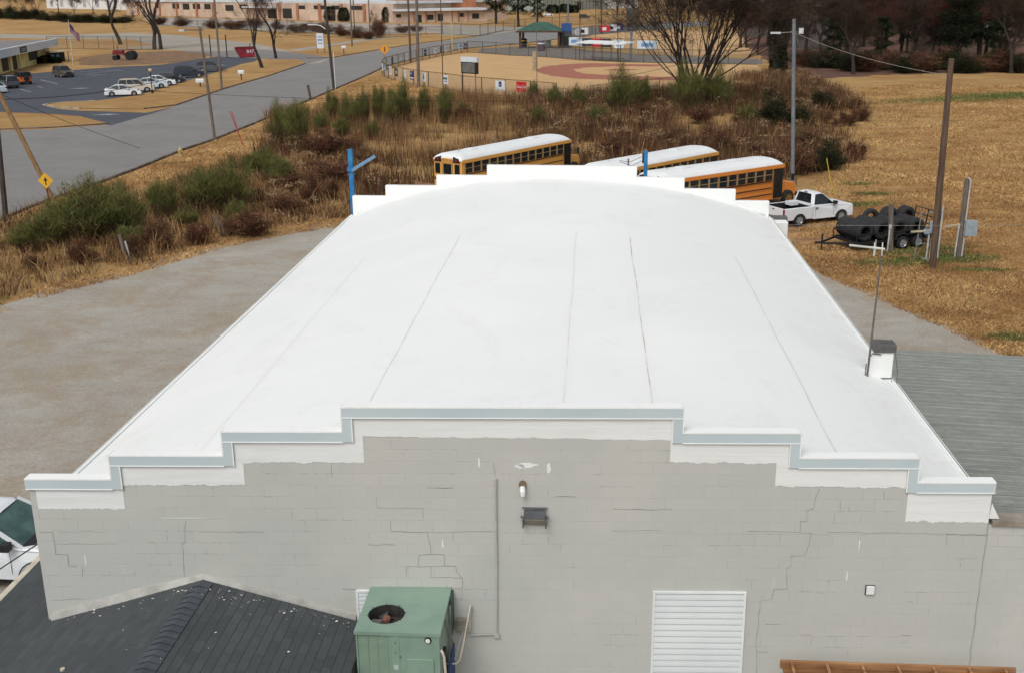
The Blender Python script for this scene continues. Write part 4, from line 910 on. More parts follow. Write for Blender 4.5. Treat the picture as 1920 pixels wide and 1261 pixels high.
# pickup, rear towards us
def pickup(label, loc, rz, wb=3.02, name='pickup_truck'):
    r = thing(name, label, 'pickup truck', loc, rz); W = 1.96; R = .38; hx = wb/2; f = hx+.92; bk = -hx-1.15; PM = P_WHITE
    b = MB(); cx0 = -hx+1.02-.05                    # cab rear
    top = [(f, .55), (f-.03, .92), (f-.12, 1.03), (hx-.5, 1.14), (cx0, 1.16)]
    shell(b, arch_profile(top, .36, [hx], R+.09, cx0, f), W, ztuck=.7, inset=.07)
    b.cur = 1; b.box(cx0+.2, f-.3, -W/2+.3, W/2-.3, .34, .8)
    b.build('body', [PM, M_UNDER], r)
    bd = MB(); bx1 = cx0-.03; tp = [(bx1, 1.12), (bk, 1.12)]
    pr = arch_profile(tp, .42, [-hx], R+.08, bk, bx1)
    for y0, y1 in ((-W/2, -W/2+.09), (W/2-.09, W/2)): shell(bd, pr, W, y0=y0, y1=y1)
    bd.box(bx1-.06, bx1, -W/2+.09, W/2-.09, .6, 1.12); bd.box(bx1-.02, bx1+.03, -W/2+.1, W/2-.1, .4, .6)
    bd.build('cargo_bed', PM, r)
    MB().box(bk+.06, bx1-.07, -W/2+.10, W/2-.10, .62, .68).build('bed_floor', M_TRIM, r)
    l = MB(); l.box(bk+.07, bk+.10, -W/2+.10, W/2-.10, .68, 1.10); l.box(bx1-.09, bx1-.07, -W/2+.11, W/2-.11, .68, 1.1)
    for y0 in (-W/2+.095, W/2-.115): l.box(bk+.1, bx1-.1, y0, y0+.02, .68, 1.10)
    l.build('bed_liner', M_TRIM, r)
    tg = MB(); tg.box(bk-.01, bk+.06, -W/2+.10, W/2-.10, .60, 1.12); tgo = tg.build('tailgate', PM, r, bevel=.02)
    MB().box(bk-.02, bk-.011, -.09, .09, .97, 1.03).build('handle', M_TRIM, tgo)
    MB().box(bk-.14, bk-.02, -W/2+.06, W/2-.06, .44, .58).build('rear_bumper', mat('chrome_bumper', (150, 152, 154), (96, 98, 100), rough=.3, metal=.6), r, bevel=.02)
    for s_ in (-1, 1):
        MB().box(bk-.012, bk+.05, min(s_*(W/2-.09), s_*(W/2+.006)), max(s_*(W/2-.09), s_*(W/2+.006)), .74, 1.08).build('tail_light', M_LAMPR, r)
        MB().box(f-.08, f-.0, min(s_*.55, s_*.86), max(s_*.55, s_*.86), .78, .92).build('headlight', M_LAMPW, r)
        MB().box(hx-.72, hx-.52, min(s_*W/2, s_*(W/2+.2)), max(s_*W/2, s_*(W/2+.2)), 1.16, 1.34).build('mirror', M_TRIM, r)
        # toolbox lids along each side of the bed
        MB().box(bx1-.62 if s_ > 0 else bx1-.62, bx1-.08, min(s_*.30, s_*(W/2-.12)), max(s_*.30, s_*(W/2-.12)), .98, 1.20).build('toolbox', PM, r, bevel=.01) if s_ > 0 else None
        d = MB(); d.box(cx0+.10, cx0+.11, min(s_*(W/2-.0), s_*(W/2+.004)), max(s_*(W/2-.0), s_*(W/2+.004)), .5, 1.12); d.box(hx-.62, hx-.61, min(s_*(W/2-.0), s_*(W/2+.004)), max(s_*(W/2-.0), s_*(W/2+.004)), .5, 1.12)
        d.build('door_gap', M_TRIM, r)
        MB().box(cx0+.16, cx0+.30, min(s_*(W/2-.03), s_*(W/2+.012)), max(s_*(W/2-.03), s_*(W/2+.012)), .96, 1.02).build('door_handle', M_TRIM, r)
        a = MB()
        for wx_ in (-hx, hx):
            pts = [(wx_-(R+.10)*math.cos(PI*k/12), s_*(W/2+.005), .36+(R+.10)*math.sin(PI*k/12)) for k in range(13)]
            for p, q_ in zip(pts, pts[1:]): a.bar(p, q_, .02, .03, up=(0, 1, 0))
        if name != 'pickup_truck': a.build('arch_moulding', M_TRIM, r)
    MB().box(f-.03, f+.02, -.55, .55, .62, .95).build('grille', M_TRIM, r)
    MB().box(f-.02, f+.10, -W/2+.1, W/2-.1, .42, .60).build('front_bumper', mat('chrome_bumper', (1, 1, 1)), r, bevel=.02)
    GL = mat('green_tinted_glass', (92, 124, 116), (52, 78, 74), scale=1.1, rough=.12) if name == 'truck' else M_GLASS
    cabin(r, b, [(cx0+.02, 0), (cx0+.16, 1.74), (hx-1.30, 1.76), (hx-.46, 0)] if name == 'pickup_truck' else [(cx0+.02, 0), (cx0+.16, 1.60), (hx-1.22, 1.62), (hx-.34, 0)], .86, .72, 1.10, PM, 0, pillar=.11, glass=GL)
    # painted cab back below and beside the rear glass
    c = MB(); c.box(cx0-.01, cx0+.05, -.88, .88, 1.0, 1.22)
    c.build('cab_back', PM, r)
    c = MB(); c.bar((cx0+.02, .75, 1.2), (cx0+.13, .62, 1.74), .14, .03); c.bar((cx0+.02, -.75, 1.2), (cx0+.13, -.62, 1.74), .14, .03); c.build('cab_pillar', PM, r)
    MB().box(cx0+.1, cx0+.16, -.12, .12, 1.80, 1.83).build('brake_lamp', M_LAMPR, r)
    for x in (-hx, hx):
        for s_ in (-1, 1): wheel(r, x, s_*(W/2-.13), R, .25)
    return r
A, B = G(1496, 425), G(1574, 416); h = math.atan2(B.y-A.y, B.x-A.x); m = (A+B)/2
pickup('white single cab pickup truck parked behind the back right corner of the white roof', (m.x-math.sin(h)*.85, m.y+math.cos(h)*.85, 0), h)
# big near truck at the left edge, behind the corner of the wall
NT_X, NT_Y = G(74, 1075, .40).x, G(0, 1085, .36).y
pickup('large white truck with green tinted windscreen nosing behind the left wall corner', (NT_X-1.50, NT_Y+.98, 0), 0.0, 3.2, 'truck')
k = MB(); tx_ = NT_X-1.50+1.6-.34; k.add([(tx_-.02, NT_Y+.16, 1.13), (tx_+.20, NT_Y+.30, 1.12), (tx_+.20, NT_Y+1.66, 1.12), (tx_-.02, NT_Y+1.80, 1.13), (tx_-.02, NT_Y+.16, 1.17), (tx_+.20, NT_Y+.30, 1.135), (tx_+.20, NT_Y+1.66, 1.135), (tx_-.02, NT_Y+1.80, 1.17)], [(4, 5, 6, 7), (0, 1, 5, 4), (1, 2, 6, 5), (2, 3, 7, 6)]); tk = bpy.data.objects['truck']; k.v = [(x-tk.location.x, y-tk.location.y, z) for x, y, z in k.v]; k.build('cowl', M_TRIM, tk)
gg = G(16, 1104, .95); car('parked_car', 'white car of which only a corner shows below the large white truck', 'car', (gg.x-2.2, gg.y-.80, .005), 0, P_WHITE, 'sedan')

# ------------------------------------------------------------------ school buses
M_BUSY = paint('school_bus_yellow', (230, 172, 88), .4); M_BUSO = paint('school_bus_orange', (228, 142, 62), .4)
def bus_roof_mat():
    q = NT('bus_roof_white'); P = q.pos(); a = q.noise(1.0, 8, .75, q.pos(.5, 1.5, 1), 1)
    q.base(q.ramp(a, [(.24, L4((168, 168, 164))), (.36, L4((222, 225, 224))), (.7, L4((232, 235, 234)))])); q.b.inputs['Roughness'].default_value = .5; return q.m
M_BROOF = bus_roof_mat()
def bus(label, rx, ry, h, Lb, pm, nwin, hood=True):
    """rx, ry: the front right roof corner; h: heading"""
    c_, s_ = math.cos(h), math.sin(h); W = 2.44
    cx_, cy_ = rx-c_*Lb/2-s_*W/2, ry-s_*Lb/2+c_*W/2
    r = thing('school_bus', label, 'school bus', (cx_, cy_, 0), h, 'school buses parked side by side behind the warehouse')
    hl = Lb/2; R = .48; wx = [-hl+2.6, hl-.2] if not hood else [-hl+2.6, hl+.6]
    b = MB(); shell(b, arch_profile([(hl, 2.66), (-hl, 2.66)], .55, [-hl+2.6], R+.08, -hl, hl), W, ztuck=9, inset=.04)
    b.cur = 1; b.box(-hl+.3, hl-.3, -W/2+.35, W/2-.35, .45, .8); b.build('body', [pm, M_UNDER], r)
    # roof loft
    sec = [(W/2+.01, 2.60), (W/2-.02, 2.72), (W/2-.14, 2.86), (W/2-.40, 2.98), (.45, 3.05), (0, 3.07)]
    sec = sec+[(-y, z) for y, z in sec[-2::-1]]; st = [(-hl-.02, .90, -.28), (-hl+.10, .985, -.07), (-hl+.4, 1, 0), (hl-.9, 1, 0), (hl-.4, .985, -.05), (hl-.10, .93, -.18), (hl+.05, .82, -.38)]
    n = len(sec); vs = []
    for x, k, dz in st:
        for y, z in sec: vs.append((x, y*(k if z > 2.8 else min(1, k+.06)), max(2.60, z+dz*(z-2.60)/.47)))
    fs = [(i*n+j, i*n+j+1, (i+1)*n+j+1, (i+1)*n+j) for i in range(len(st)-1) for j in range(n-1)]+[tuple(range(n)), tuple(range(len(vs)-1, len(vs)-1-n, -1))]
    rf = MB(); rf.add(vs, fs); ro = rf.build('roof', M_BROOF, r, smooth=False)
    for x in (-hl+2.5, hl-3.2):
        v = MB(); v.box(x-.35, x+.35, -.35, .35, 3.06, 3.10); v.build('roof_hatch', M_BROOF, ro, bevel=.01)
    MB().tube([(-hl+1.2, 0, 3.05), (-hl+1.2, 0, 3.15)], .07, 8).build('strobe_lamp', M_LAMPW, ro)
    # yellow eave strip both sides
    for sg in (-1, 1):
        e = MB(); e.box(-hl+.02, hl-.02, min(sg*(W/2+.012), sg*(W/2+.03)), max(sg*(W/2+.012), sg*(W/2+.03)), 2.47, 2.68); e.build('eave_panel', pm, r)
        for z in (1.72, 1.30, .92):
            e = MB(); e.box(-hl+.1, hl-(1.1 if sg < 0 else .2), min(sg*W/2, sg*(W/2+.025)), max(sg*W/2, sg*(W/2+.025)), z-.03, z+.03); e.build('rub_rail', M_TRIM, r)
    span = (2*hl-.25-1.05); pitch = span/nwin
    wm = MB(); w_, h_ = pitch*.84, .64
    wm.box(-w_/2, w_/2, -.022, -.002, 0, h_); wm.cur = 1; wm.box(-w_/2, w_/2, -.030, -.023, h_*.50, h_*.535); wm.box(-w_/2-.02, -w_/2, -.034, -.001, 0, h_); wm.box(w_/2, w_/2+.02, -.034, -.001, 0, h_)
    wme = wm.mesh('window', [M_GLASS, mat('window_frame_pale', (196, 172, 128), (170, 146, 104))])
    for i in range(nwin):
        for sg in (-1, 1):
            o = bpy.data.objects.new('window', wme); COL.objects.link(o); o.parent = r; o.location = (-hl+.25+pitch*(i+.5), sg*(W/2+.0), 1.80); o.rotation_euler = (0, 0, 0 if sg < 0 else PI)
    d = MB(); d.box(hl-.95, hl-.15, -W/2-.03, -W/2-.005, .62, 2.42); d.cur = 1; d.box(hl-.56, hl-.54, -W/2-.034, -W/2-.031, .62, 2.42); d.build('entrance_door', [M_GLASS, M_TRIM], r)
    # rear
    for (y0, y1) in ((-1.04, -.62), (-.34, .34), (.62, 1.04)): MB().box(-hl-.035, -hl-.005, y0, y1, 1.70, 2.38).build('rear_window', M_GLASS, r, bevel=.01)
    for sg in (-1, 1):
        MB().add([(-hl-.05, sg*.52, 2.48), (-hl-.05, sg*1.10, 2.48), (-hl-.05, sg*.98, 2.74), (-hl-.05, sg*.52, 2.86), (-hl+.2, sg*.52, 2.48), (-hl+.2, sg*1.10, 2.48), (-hl+.2, sg*.98, 2.74), (-hl+.2, sg*.52, 2.86)], [(0, 1, 2, 3), (4, 7, 6, 5), (0, 4, 5, 1), (1, 5, 6, 2), (2, 6, 7, 3), (3, 7, 4, 0)]).build('lamp_panel', M_TRIM, r)
        MB().lathe([(0, -.075), (.09, -.07), (.10, -.051)], 'x', (-hl+.0, sg*.78, 2.63), 12).build('warning_lamp', M_LAMPR, r)
        MB().box(-hl-.04, -hl-.0, min(sg*.8, sg*1.1), max(sg*.8, sg*1.1), 1.3, 1.46).build('tail_light', M_LAMPR, r)
    dd = MB(); dd.box(-hl-.03, -hl-.005, -.46, -.44, .7, 2.45); dd.box(-hl-.03, -hl-.005, .44, .46, .7, 2.45); dd.build('door_seam', M_TRIM, r)
    MB().box(-hl-.06, -hl-.01, -.44, .44, 2.50, 2.74).build('sign_panel', pm, r)
    MB().box(-hl-.15, -hl-.01, -1.1, 1.1, .52, .72).build('rear_bumper', M_TRIM, r)
    # front
    MB().add([(hl+.01, -1.05, 1.55), (hl+.01, 1.05, 1.55), (hl-.05, 1.0, 2.5), (hl-.05, -1.0, 2.5)], [(0, 1, 2, 3)]).build('windscreen', M_GLASS, r)
    if hood:
        hm = MB(); shell(hm, [(hl-.02, .6), (hl+.2, .6)]+[(hl+.72-.52*math.cos(PI*k/8), .6+.42*math.sin(PI*k/8)) for k in range(9)][0:0]+[(hl+1.5, .6), (hl+1.55, 1.1), (hl+1.4, 1.36), (hl-.02, 1.55)], 2.0, ztuck=.9); hm.build('hood', pm, r)
        MB().box(hl+1.54, hl+1.66, -1.15, 1.15, .5, .72).build('front_bumper', M_TRIM, r)
        for sg in (-1, 1):
            MB().tube([(hl+.1, sg*1.05, 1.9), (hl+.7, sg*1.3, 1.8)], .02, 6).build('mirror_arm', M_TRIM, r); MB().box(hl+.68, hl+.74, sg*1.3-.1, sg*1.3+.1, 1.6, 2.0).build('mirror', M_TRIM, r)
    for x in wx:
        for sg in (-1, 1): wheel(r, x, sg*(W/2-.18), R, .28, mat('bus_rim', (150, 110, 50), (90, 70, 40)))
    tx = bpy.data.curves.new('t', 'FONT'); tx.body = 'SCHOOL BUS'; tx.size = .17; tx.align_x = 'CENTER'; tx.align_y = 'CENTER'; tx.extrude = .002
    to = bpy.data.objects.new('t', tx); COL.objects.link(to); me = bpy.data.meshes.new_from_object(to); bpy.data.objects.remove(to); me.materials.append(M_TRIM)
    o = bpy.data.objects.new('lettering', me); COL.objects.link(o); o.parent = r; o.matrix_local = Matrix(((0, 0, -1, -hl-.064), (-1, 0, 0, 0), (0, 1, 0, 2.62), (0, 0, 0, 1)))
    return r
c = G(1072, 262, 2.66); bus('yellow school bus seen from its tail on the left, whole rear showing', c.x, c.y, rad(57), 12.6, M_BUSY, 13)
c = G(1348, 285, 2.66); bus('middle school bus, roof between the left bus and the orange right bus', c.x, c.y, rad(50), 11.4, M_BUSY, 12)
c = G(1472, 308, 2.66); bus('orange yellow school bus nearest the white pickup truck', c.x, c.y, rad(40), 10.1, M_BUSO, 11)

# ------------------------------------------------------------------ trailer loaded with tyres
hT = rad(24); c_, s_ = math.cos(hT), math.sin(hT); w1 = G(1690, 468)
ox, oy = w1.x-c_*2.75-s_*1.15, w1.y-s_*2.75+c_*1.15       # trailer origin: front of the deck, centre line
TR = thing('utility_trailer', 'black twin axle utility trailer with mesh sides and tall tailgate ramp', 'trailer', (ox, oy, 0), hT)
M_BLKS = mat('black_steel', (40, 38, 40), (28, 26, 28), rough=.55)
b = MB(); b.box(0, 5.0, -1, 1, .46, .52); 
for y in (-1, 1): b.bar((0, y, .5), (5, y, .5), .08, .12)
b.bar((0, -1, .5), (0, 1, .5), .08, .12); b.bar((5, -1, .5), (5, 1, .5), .08, .12); b.bar((0, -.9, .48), (-1.5, -.05, .48), .07, .1); b.bar((0, .9, .48), (-1.5, .05, .48), .07, .1); b.bar((-1.45, 0, .5), (-1.8, 0, .52), .1, .1)
b.build('frame', M_BLKS, TR)
b = MB(); b.tube([(-1.4, 0, .1), (-1.4, 0, .95)], .04, 8); b.bar((-1.4, 0, .93), (-1.28, 0, .93), .03); b.build('jack', M_BLKS, TR)
for y in (-1, 1):
    b = MB(); b.bar((0, y, .95), (5, y, .95), .05)
    for k in range(7): b.bar((k*5/6, y, .5), (k*5/6, y, .95), .04)
    b.build('side_rail', M_BLKS, TR)
b = MB(); b.bar((0, -1, .95), (0, 1, .95), .05); b.build('front_rail', M_BLKS, TR)
b = MB()
for y in (-1, 0, 1): b.bar((5.05, y, .5), (5.25, y, 1.75), .05)
for z in (.55, 1.0, 1.4, 1.75): b.bar((5.05+(z-.5)*.16, -1, z), (5.05+(z-.5)*.16, 1, z), .04)
for k in range(9): b.bar((5.06, -1+k*.25, .5), (5.25, -1+k*.25, 1.75), .015)
b.build('ramp_gate', M_BLKS, TR)
for y in (-1.15, 1.15):
    b = MB(); pts = [(2.2+1.05*k/6+.0, y, .5+.32*math.sin(PI*min(1, k/6))) for k in range(7)]
    pts = [(2.25, y, .55), (2.4, y, .80), (2.75, y, .86), (3.2, y, .80), (3.7, y, .86), (4.0, y, .80), (4.15, y, .55)]
    for p, q_ in zip(pts, pts[1:]): b.bar(p, q_, .28, .02, up=(0, 1, 0)) if False else b.add([(p[0], y-.13, p[2]), (q_[0], y-.13, q_[2]), (q_[0], y+.13, q_[2]), (p[0], y+.13, p[2])], [(0, 1, 2, 3)])
    b.build('mudguard', M_BLKS, TR)
for x in (2.75, 3.72):
    for y in (-1.15, 1.15): wheel(TR, x, y, .36, .22)
ty = MB(); Rt, Wt = .50, .27
ty.lathe([(.27, -Wt/2+.03), (.29, -Wt/2), (.40, -Wt/2-.01), (.47, -Wt/2+.03), (Rt, -Wt/2+.07), (Rt, Wt/2-.07), (.47, Wt/2-.03), (.40, Wt/2+.01), (.29, Wt/2), (.27, Wt/2-.03), (.33, 0), (.27, -Wt/2+.03)], 'y', (0, 0, 0), 28)
tme = ty.mesh('tyre', mat('old_tyre', (46, 46, 48), (34, 34, 36), scale=14, rough=.85, bump=.3), True)
def tyre(x, y, z, tilt=0, label='worn black tyre standing in the rows loaded on the black trailer'):
    o = bpy.data.objects.new('tyre', tme); COL.objects.link(o); wx, wy = ox+c_*x-s_*y, oy+s_*x+c_*y
    o.location = (wx, wy, z); o.rotation_euler = (random.uniform(-.06, .06)+tilt, random.uniform(0, 6), hT+random.uniform(-.05, .05)); tag(o, label, 'tyre', 'old tyres loaded on the trailer')
ORD = ['first', 'second', 'third', 'fourth', 'fifth', 'sixth', 'seventh']
for ix, x in enumerate((.55, 1.62, 2.70, 3.80)):
    for iy in range(7):
        y = -.86+iy*.285
        lb = 'front tyre of the row nearest the trailer hitch, its open face to the camera' if ix+iy == 0 else f'{ORD[iy]} tyre back from the near side in the {ORD[ix]} row from the trailer hitch'
        tyre(x, y+random.uniform(-.02, .02), 1.06+random.uniform(-.02, .02), 0, lb)
for ix, (x, iys) in enumerate(((1.1, ()), (2.16, (6,)), (3.25, (5, 6)), (4.3, (5, 6)))):
    for k, iy in enumerate(iys): tyre(x, -.86+iy*.285, 1.06+.34+random.uniform(-.03, .03), random.uniform(-.1, .1), f'{ORD[k]} tyre of the upper layer lying in the gap after row {["one", "two", "three", "four"][ix]} on the trailer')

# ================================================================== street furniture, poles, wires
M_POLE = mat('weathered_pole', (124, 114, 104), (88, 78, 68), scale=3, stretch=(4, 4, .4), bump=.3); M_POLED = mat('dark_creosote_pole', (78, 66, 58), (50, 42, 38), scale=3, stretch=(4, 4, .4), bump=.3)
M_POLEB = mat('brown_pole', (104, 84, 68), (70, 54, 44), scale=3, stretch=(4, 4, .3), bump=.4); M_POLEY = mat('yellow_brown_pole', (158, 126, 82), (112, 84, 54), scale=2.5, stretch=(4, 4, .4), bump=.3)
M_STEELP = mat('grey_steel_pole', (122, 130, 136), (98, 106, 112), scale=1.5, rough=.5); M_BLUE = mat('blue_post_paint', (44, 128, 180), (30, 96, 146), scale=4, rough=.6, bump=.2)
def top_at(base, px, py): return PY(px, py, base.y)
def pole(name, label, cat, bpx, tpx, r0, r1, m, group=None, extend=0.0, sq=False, base=None):
    b0 = base or G(*bpx); t0 = top_at(b0, *tpx); t0 = b0+(t0-b0)*(1+extend)
    r = thing(name, label, cat, b0, 0, group); b = MB(); d = t0-b0
    if sq: b.bar((0, 0, -.05), d, r0*2, r0*2, up=(0, 1, 0))
    else: b.tube([(0, 0, -.05), d*.5+Vector((.01*d.z, 0, 0))*0, d], [r0, (r0+r1)/2, r1], 10)
    b.build('post' if d.z < 4 else 'pole', m, r); return r, d
GU = 'utility poles along the road'
r, d = pole('utility_pole', 'dark grey pole cut by the left edge beside the road verge', 'pole', (12, 421), (0, 294), .17, .14, M_POLED, GU, extend=.5)
r, d = pole('leaning_pole', 'yellow brown pole leaning steeply left over the diamond sign', 'pole', (101, 377), (0, 178), .16, .14, M_POLEY, GU, extend=.35)
r, d = pole('utility_pole', 'grey pole with cross arm and small lamp between the hydrant and the parking lot', 'pole', (403, 265), (374, 50), .15, .10, M_POLE, GU)
k = MB(); k.bar(d+Vector((-1.4, 0, -.3)), d+Vector((.3, 0, -.3)), .1, .12); k.bar(d+Vector((.0, 0, -.3)), d+Vector((1.6, .6, 1.2)), .07); k.build('cross_arm', M_POLE, r)
MB().box(d.x-1.9, d.x-1.4, -.12, .12, d.z-.42, d.z-.25).build('lamp_head', M_LAMPW, r)
r, d = pole('utility_pole', 'pale grey pole rising behind the mailbox on the grass island', 'pole', (416, 168), (403, 15), .16, .12, M_POLE, GU, extend=.3)
r, d = pole('utility_pole', 'very dark pole with street lamp arm standing at the road edge', 'pole', (626, 168), (609, 0), .2, .16, M_POLED, GU, extend=.15)
L_ = top_at(r.location, 610, 55)-r.location; E_ = top_at(r.location, 592, 47)-r.location
k = MB(); k.tube([L_, (L_+E_)/2+Vector((0, 0, .2)), E_], .06, 6); k.build('lamp_arm', M_WHITE, r); MB().box(E_.x-1.1, E_.x+.1, -.18, .18, E_.z-.05, E_.z+.12).build('lamp_head', M_LAMPW, r)
k = MB(); k.box(.20, .26, -.02, .03, 0, 5.0); k.build('conduit', M_WHITE, r)
pole('bollard', 'short thick dark stub post leaning by the road kerb', 'post', (583, 188), (577, 160), .16, .16, M_POLEB)
pole('utility_pole', 'tan pole beside the mailbox across the side street', 'pole', (660, 88), (657, 3), .22, .16, M_POLE, GU, extend=.1)
pole('utility_pole', 'brown pole among the ruined slabs just right of the mailbox pole', 'pole', (665, 62), (662, 0), .18, .16, M_POLEB, GU, extend=.6)
pole('utility_pole', 'slim grey pole left of the two round evergreen bushes', 'pole', (694, 70), (691, 0), .18, .15, M_POLE, GU, extend=.6)
pole('utility_pole', 'brown pole inside the back left curve of the ball field fence', 'pole', (770, 118), (765, 0), .2, .17, M_POLEB, GU, extend=.3)
pole('utility_pole', 'thick pale pole outside the ball field fence by the navy banner', 'pole', (785, 164), (781, 0), .24, .19, M_POLE, GU, extend=.1)
pole('foul_pole', 'thin dark wire like pole at the near fence between the pale pole and scoreboard', 'pole', (831, 172), (826, 0), .07, .06, M_POLEB, None, extend=.1)
pole('foul_pole', 'yellow foul pole with thin cross bar behind the ball field fence', 'pole', (849, 100), (846, 41), .12, .12, mat('yellow_foul', (206, 190, 128), (170, 150, 90)))
r, d = pole('light_pole', 'stout tan post standing at the tip of the red infield', 'pole', (1003, 133), (1003, 97), .42, .42, mat('tan_post', (176, 160, 130), (140, 122, 92), scale=2))
pole('net_pole', 'very thin tall pole just right of the pavilion near the tan post', 'pole', (1007, 165), (1005, 0), .06, .05, M_POLE, None, extend=.1)
pole('light_pole', 'silver floodlight pole behind the blue topped booth', 'pole', (1066, 72), (1065, 0), .28, .2, M_STEELP, None, extend=.5)
r, d = pole('light_pole', 'dark pole carrying a transformer drum before the white house', 'pole', (1128, 64), (1127, 0), .2, .17, M_POLED, None, extend=.3)
L_ = top_at(r.location, 1134, 12)-r.location; MB().tube([L_-Vector((0, 0, .9)), L_+Vector((0, 0, .9))], .8, 10).build('transformer', M_GALV, r)
r, d = pole('light_pole', 'silver floodlight pole with cabinet right of the dugout shelter', 'pole', (1182, 112), (1186, 0), .28, .22, M_STEELP, None, extend=.3)
L_ = top_at(r.location, 1182, 25)-r.location; MB().box(L_.x-.6, L_.x+.6, -.3, .3, L_.z-.9, L_.z+.9).build('cabinet', M_STEELP, r)
for k, (bx, by, tx_, lb) in enumerate([(1049, 88, 1049, 'thin net pole right of the pavilion roof'), (1087, 112, 1087, 'thin net pole at the left end of the dugout shelter'), (1117, 86, 1117, 'thin net pole above the middle of the dugout shelter'), (1160, 116, 1156, 'thin net pole at the right end of the dugout shelter')]):
    pole('net_pole', lb, 'pole', (bx, by), (tx_, 0), .07, .06, M_POLED, 'net poles round the dugout', extend=.1)
# big grey light pole by the pickup
r, d = pole('light_pole', 'square grey steel light pole behind the white pickup with two floodlights', 'light pole', (1486, 354), (1489, 36), .135, .12, M_STEELP, None)
L_ = top_at(r.location, 1501, 58)-r.location
k = MB(); k.box(L_.x-.20, L_.x+.20, -.25, -.05, L_.z-.24, L_.z+.24); k.cur = 1; k.box(L_.x-.15, L_.x+.15, -.26, -.251, L_.z-.18, L_.z+.18); k.build('floodlight', [M_TRIM, M_LAMPW], r)
L2 = top_at(r.location, 1454, 62)-r.location; k = MB(); k.box(L2.x-.32, L2.x+.32, -.15, .15, L2.z-.06, L2.z+.06); k.build('lamp_head', M_LAMPW, r)
k = MB(); k.bar(L2+Vector((.3, 0, 0)), Vector((-.05, 0, L2.z+.1)), .05); k.tube([Vector((-.1, 0, L2.z)), Vector((-.42, -.05, L2.z-.05)), Vector((-.3, 0, L2.z-.7))], .025, 5); k.build('lamp_arm', M_GALV, r)
# tall pole and meter pole
r, d = pole('utility_pole', 'tall dark wooden pole standing in front of the tyre trailer', 'pole', (1748, 503), (1784, 110), .17, .13, M_POLEB)
r, d = pole('utility_pole', 'shorter leaning pole carrying a grey box right of the trailer', 'pole', (1796, 482), (1814, 335), .15, .12, M_POLE)
k = MB()
for dx in (-.18, .17): k.tube([(dx-.03, -.12, 0), (dx*.9+.12*d.x, -.16, 1.6 if dx > 0 else 1.7)], .04, 6)
k.tube([Vector((.12, -.15, 1.2)), d+Vector((.13, -.14, -.1)), d+Vector((.02, -.1, .08))], .035, 6); k.build('conduit', mat('white_conduit', (206, 208, 206), (170, 172, 170)), r)
k = MB(); k.box(.10, .68, -.36, -.17, 1.15, 1.95); k.build('meter_cabinet', mat('grey_cabinet', (156, 170, 178), (136, 150, 158), rough=.5), r, bevel=.015)
r, d = pole('post', 'short grey timber post with white conduit in front of the tyres', 'post', (1670, 472), (1671, 383), .13, .13, M_POLE)
k = MB(); k.tube([(-.20, -.1, 0), (-.18, -.1, 1.25)], .04, 6); k.box(-.24, -.12, -.16, -.06, 1.25, 1.45); k.build('conduit', mat('white_conduit', (1, 1, 1)), r)
p0 = G(1738, 486)
r = thing('meter_rack', 'pipe rack with pale grey meter boxes beside the tall dark pole', 'meter rack', p0); PV = mat('grey_cabinet', (1, 1, 1)); WC = mat('white_conduit', (1, 1, 1))
k = MB(); k.tube([(-.62, 0, 0), (-.50, 0, 2.45)], .035, 6); k.tube([(.62, .6, 0), (.75, .6, 2.5)], .035, 6)
for z in (.75, 2.3): k.tube([(-.55, 0, z), (.70, .6, z+.05)], .03, 6)
k.tube([(-.50, 0, 1.3), (.75, .6, 2.3)], .02, 5); k.build('frame', M_GALV, r)
k = MB(); k.box(-.05, .30, -.12, .02, 1.35, 1.95); k.build('meter_cabinet', PV, r, bevel=.02)
k = MB(); k.box(-.3, -.02, -.10, .0, 1.30, 1.55); k.build('junction_box', PV, r, bevel=.02)
for x in (-.05, .12, .50): MB().tube([(x, -.02, 0), (x+.02, -.02, 1.36 if x < .4 else 2.75)], .04, 6).build('conduit', WC, r)
PT_ = mat('pale_timber', (206, 196, 172), (176, 164, 138)); MB().bar((-.95, -.1, 1.42), (.0, -.06, 1.48), .06, .08).build('timber_arm', PT_, r); MB().bar((.75, .3, 1.6), (1.75, .5, 1.72), .06, .08).build('timber_arm', PT_, r)
MB().box(-.3, .3, -.3, .3, 0, .05).build('base_slab', M_CONC, r)
# small white stakes near the trailer hitch
for k_, (px, py, hh, lb) in enumerate([(1640, 480, .85, 'white stake standing below the tyre trailer, left of the grey post')]):
    tag(MB().tube([G(px, py), G(px, py)+Vector((.0, 0, hh))], .03, 6).build('stake', WC), lb, 'stake')
t = thing('guy_guard', 'slim yellow guy wire guard standing in grass behind the pickup', 'guy guard', G(1567, 369)); dd_ = PY(1550, 297, G(1567, 369).y)-G(1567, 369); MB().tube([(0, 0, 0), dd_*.4+Vector((-.1, 0, 0)), dd_], .035, 6).build('guard', mat('yellow_plastic', (206, 176, 64), (170, 140, 50)), t)
for (bx, tx_, lb) in ((456, 430, 'left of two red leaning guy wire guards by the road'), (455, 434, 'right of two red leaning guy wire guards by the road')):
    B_ = G(bx, 272); T_ = PY(tx_, 208, B_.y); t = thing('guy_guard', lb, 'guy guard', B_); MB().tube([(0, 0, 0), T_-B_], .035, 6).build('guard', mat('red_plastic', (178, 72, 64), (140, 50, 48)), t)
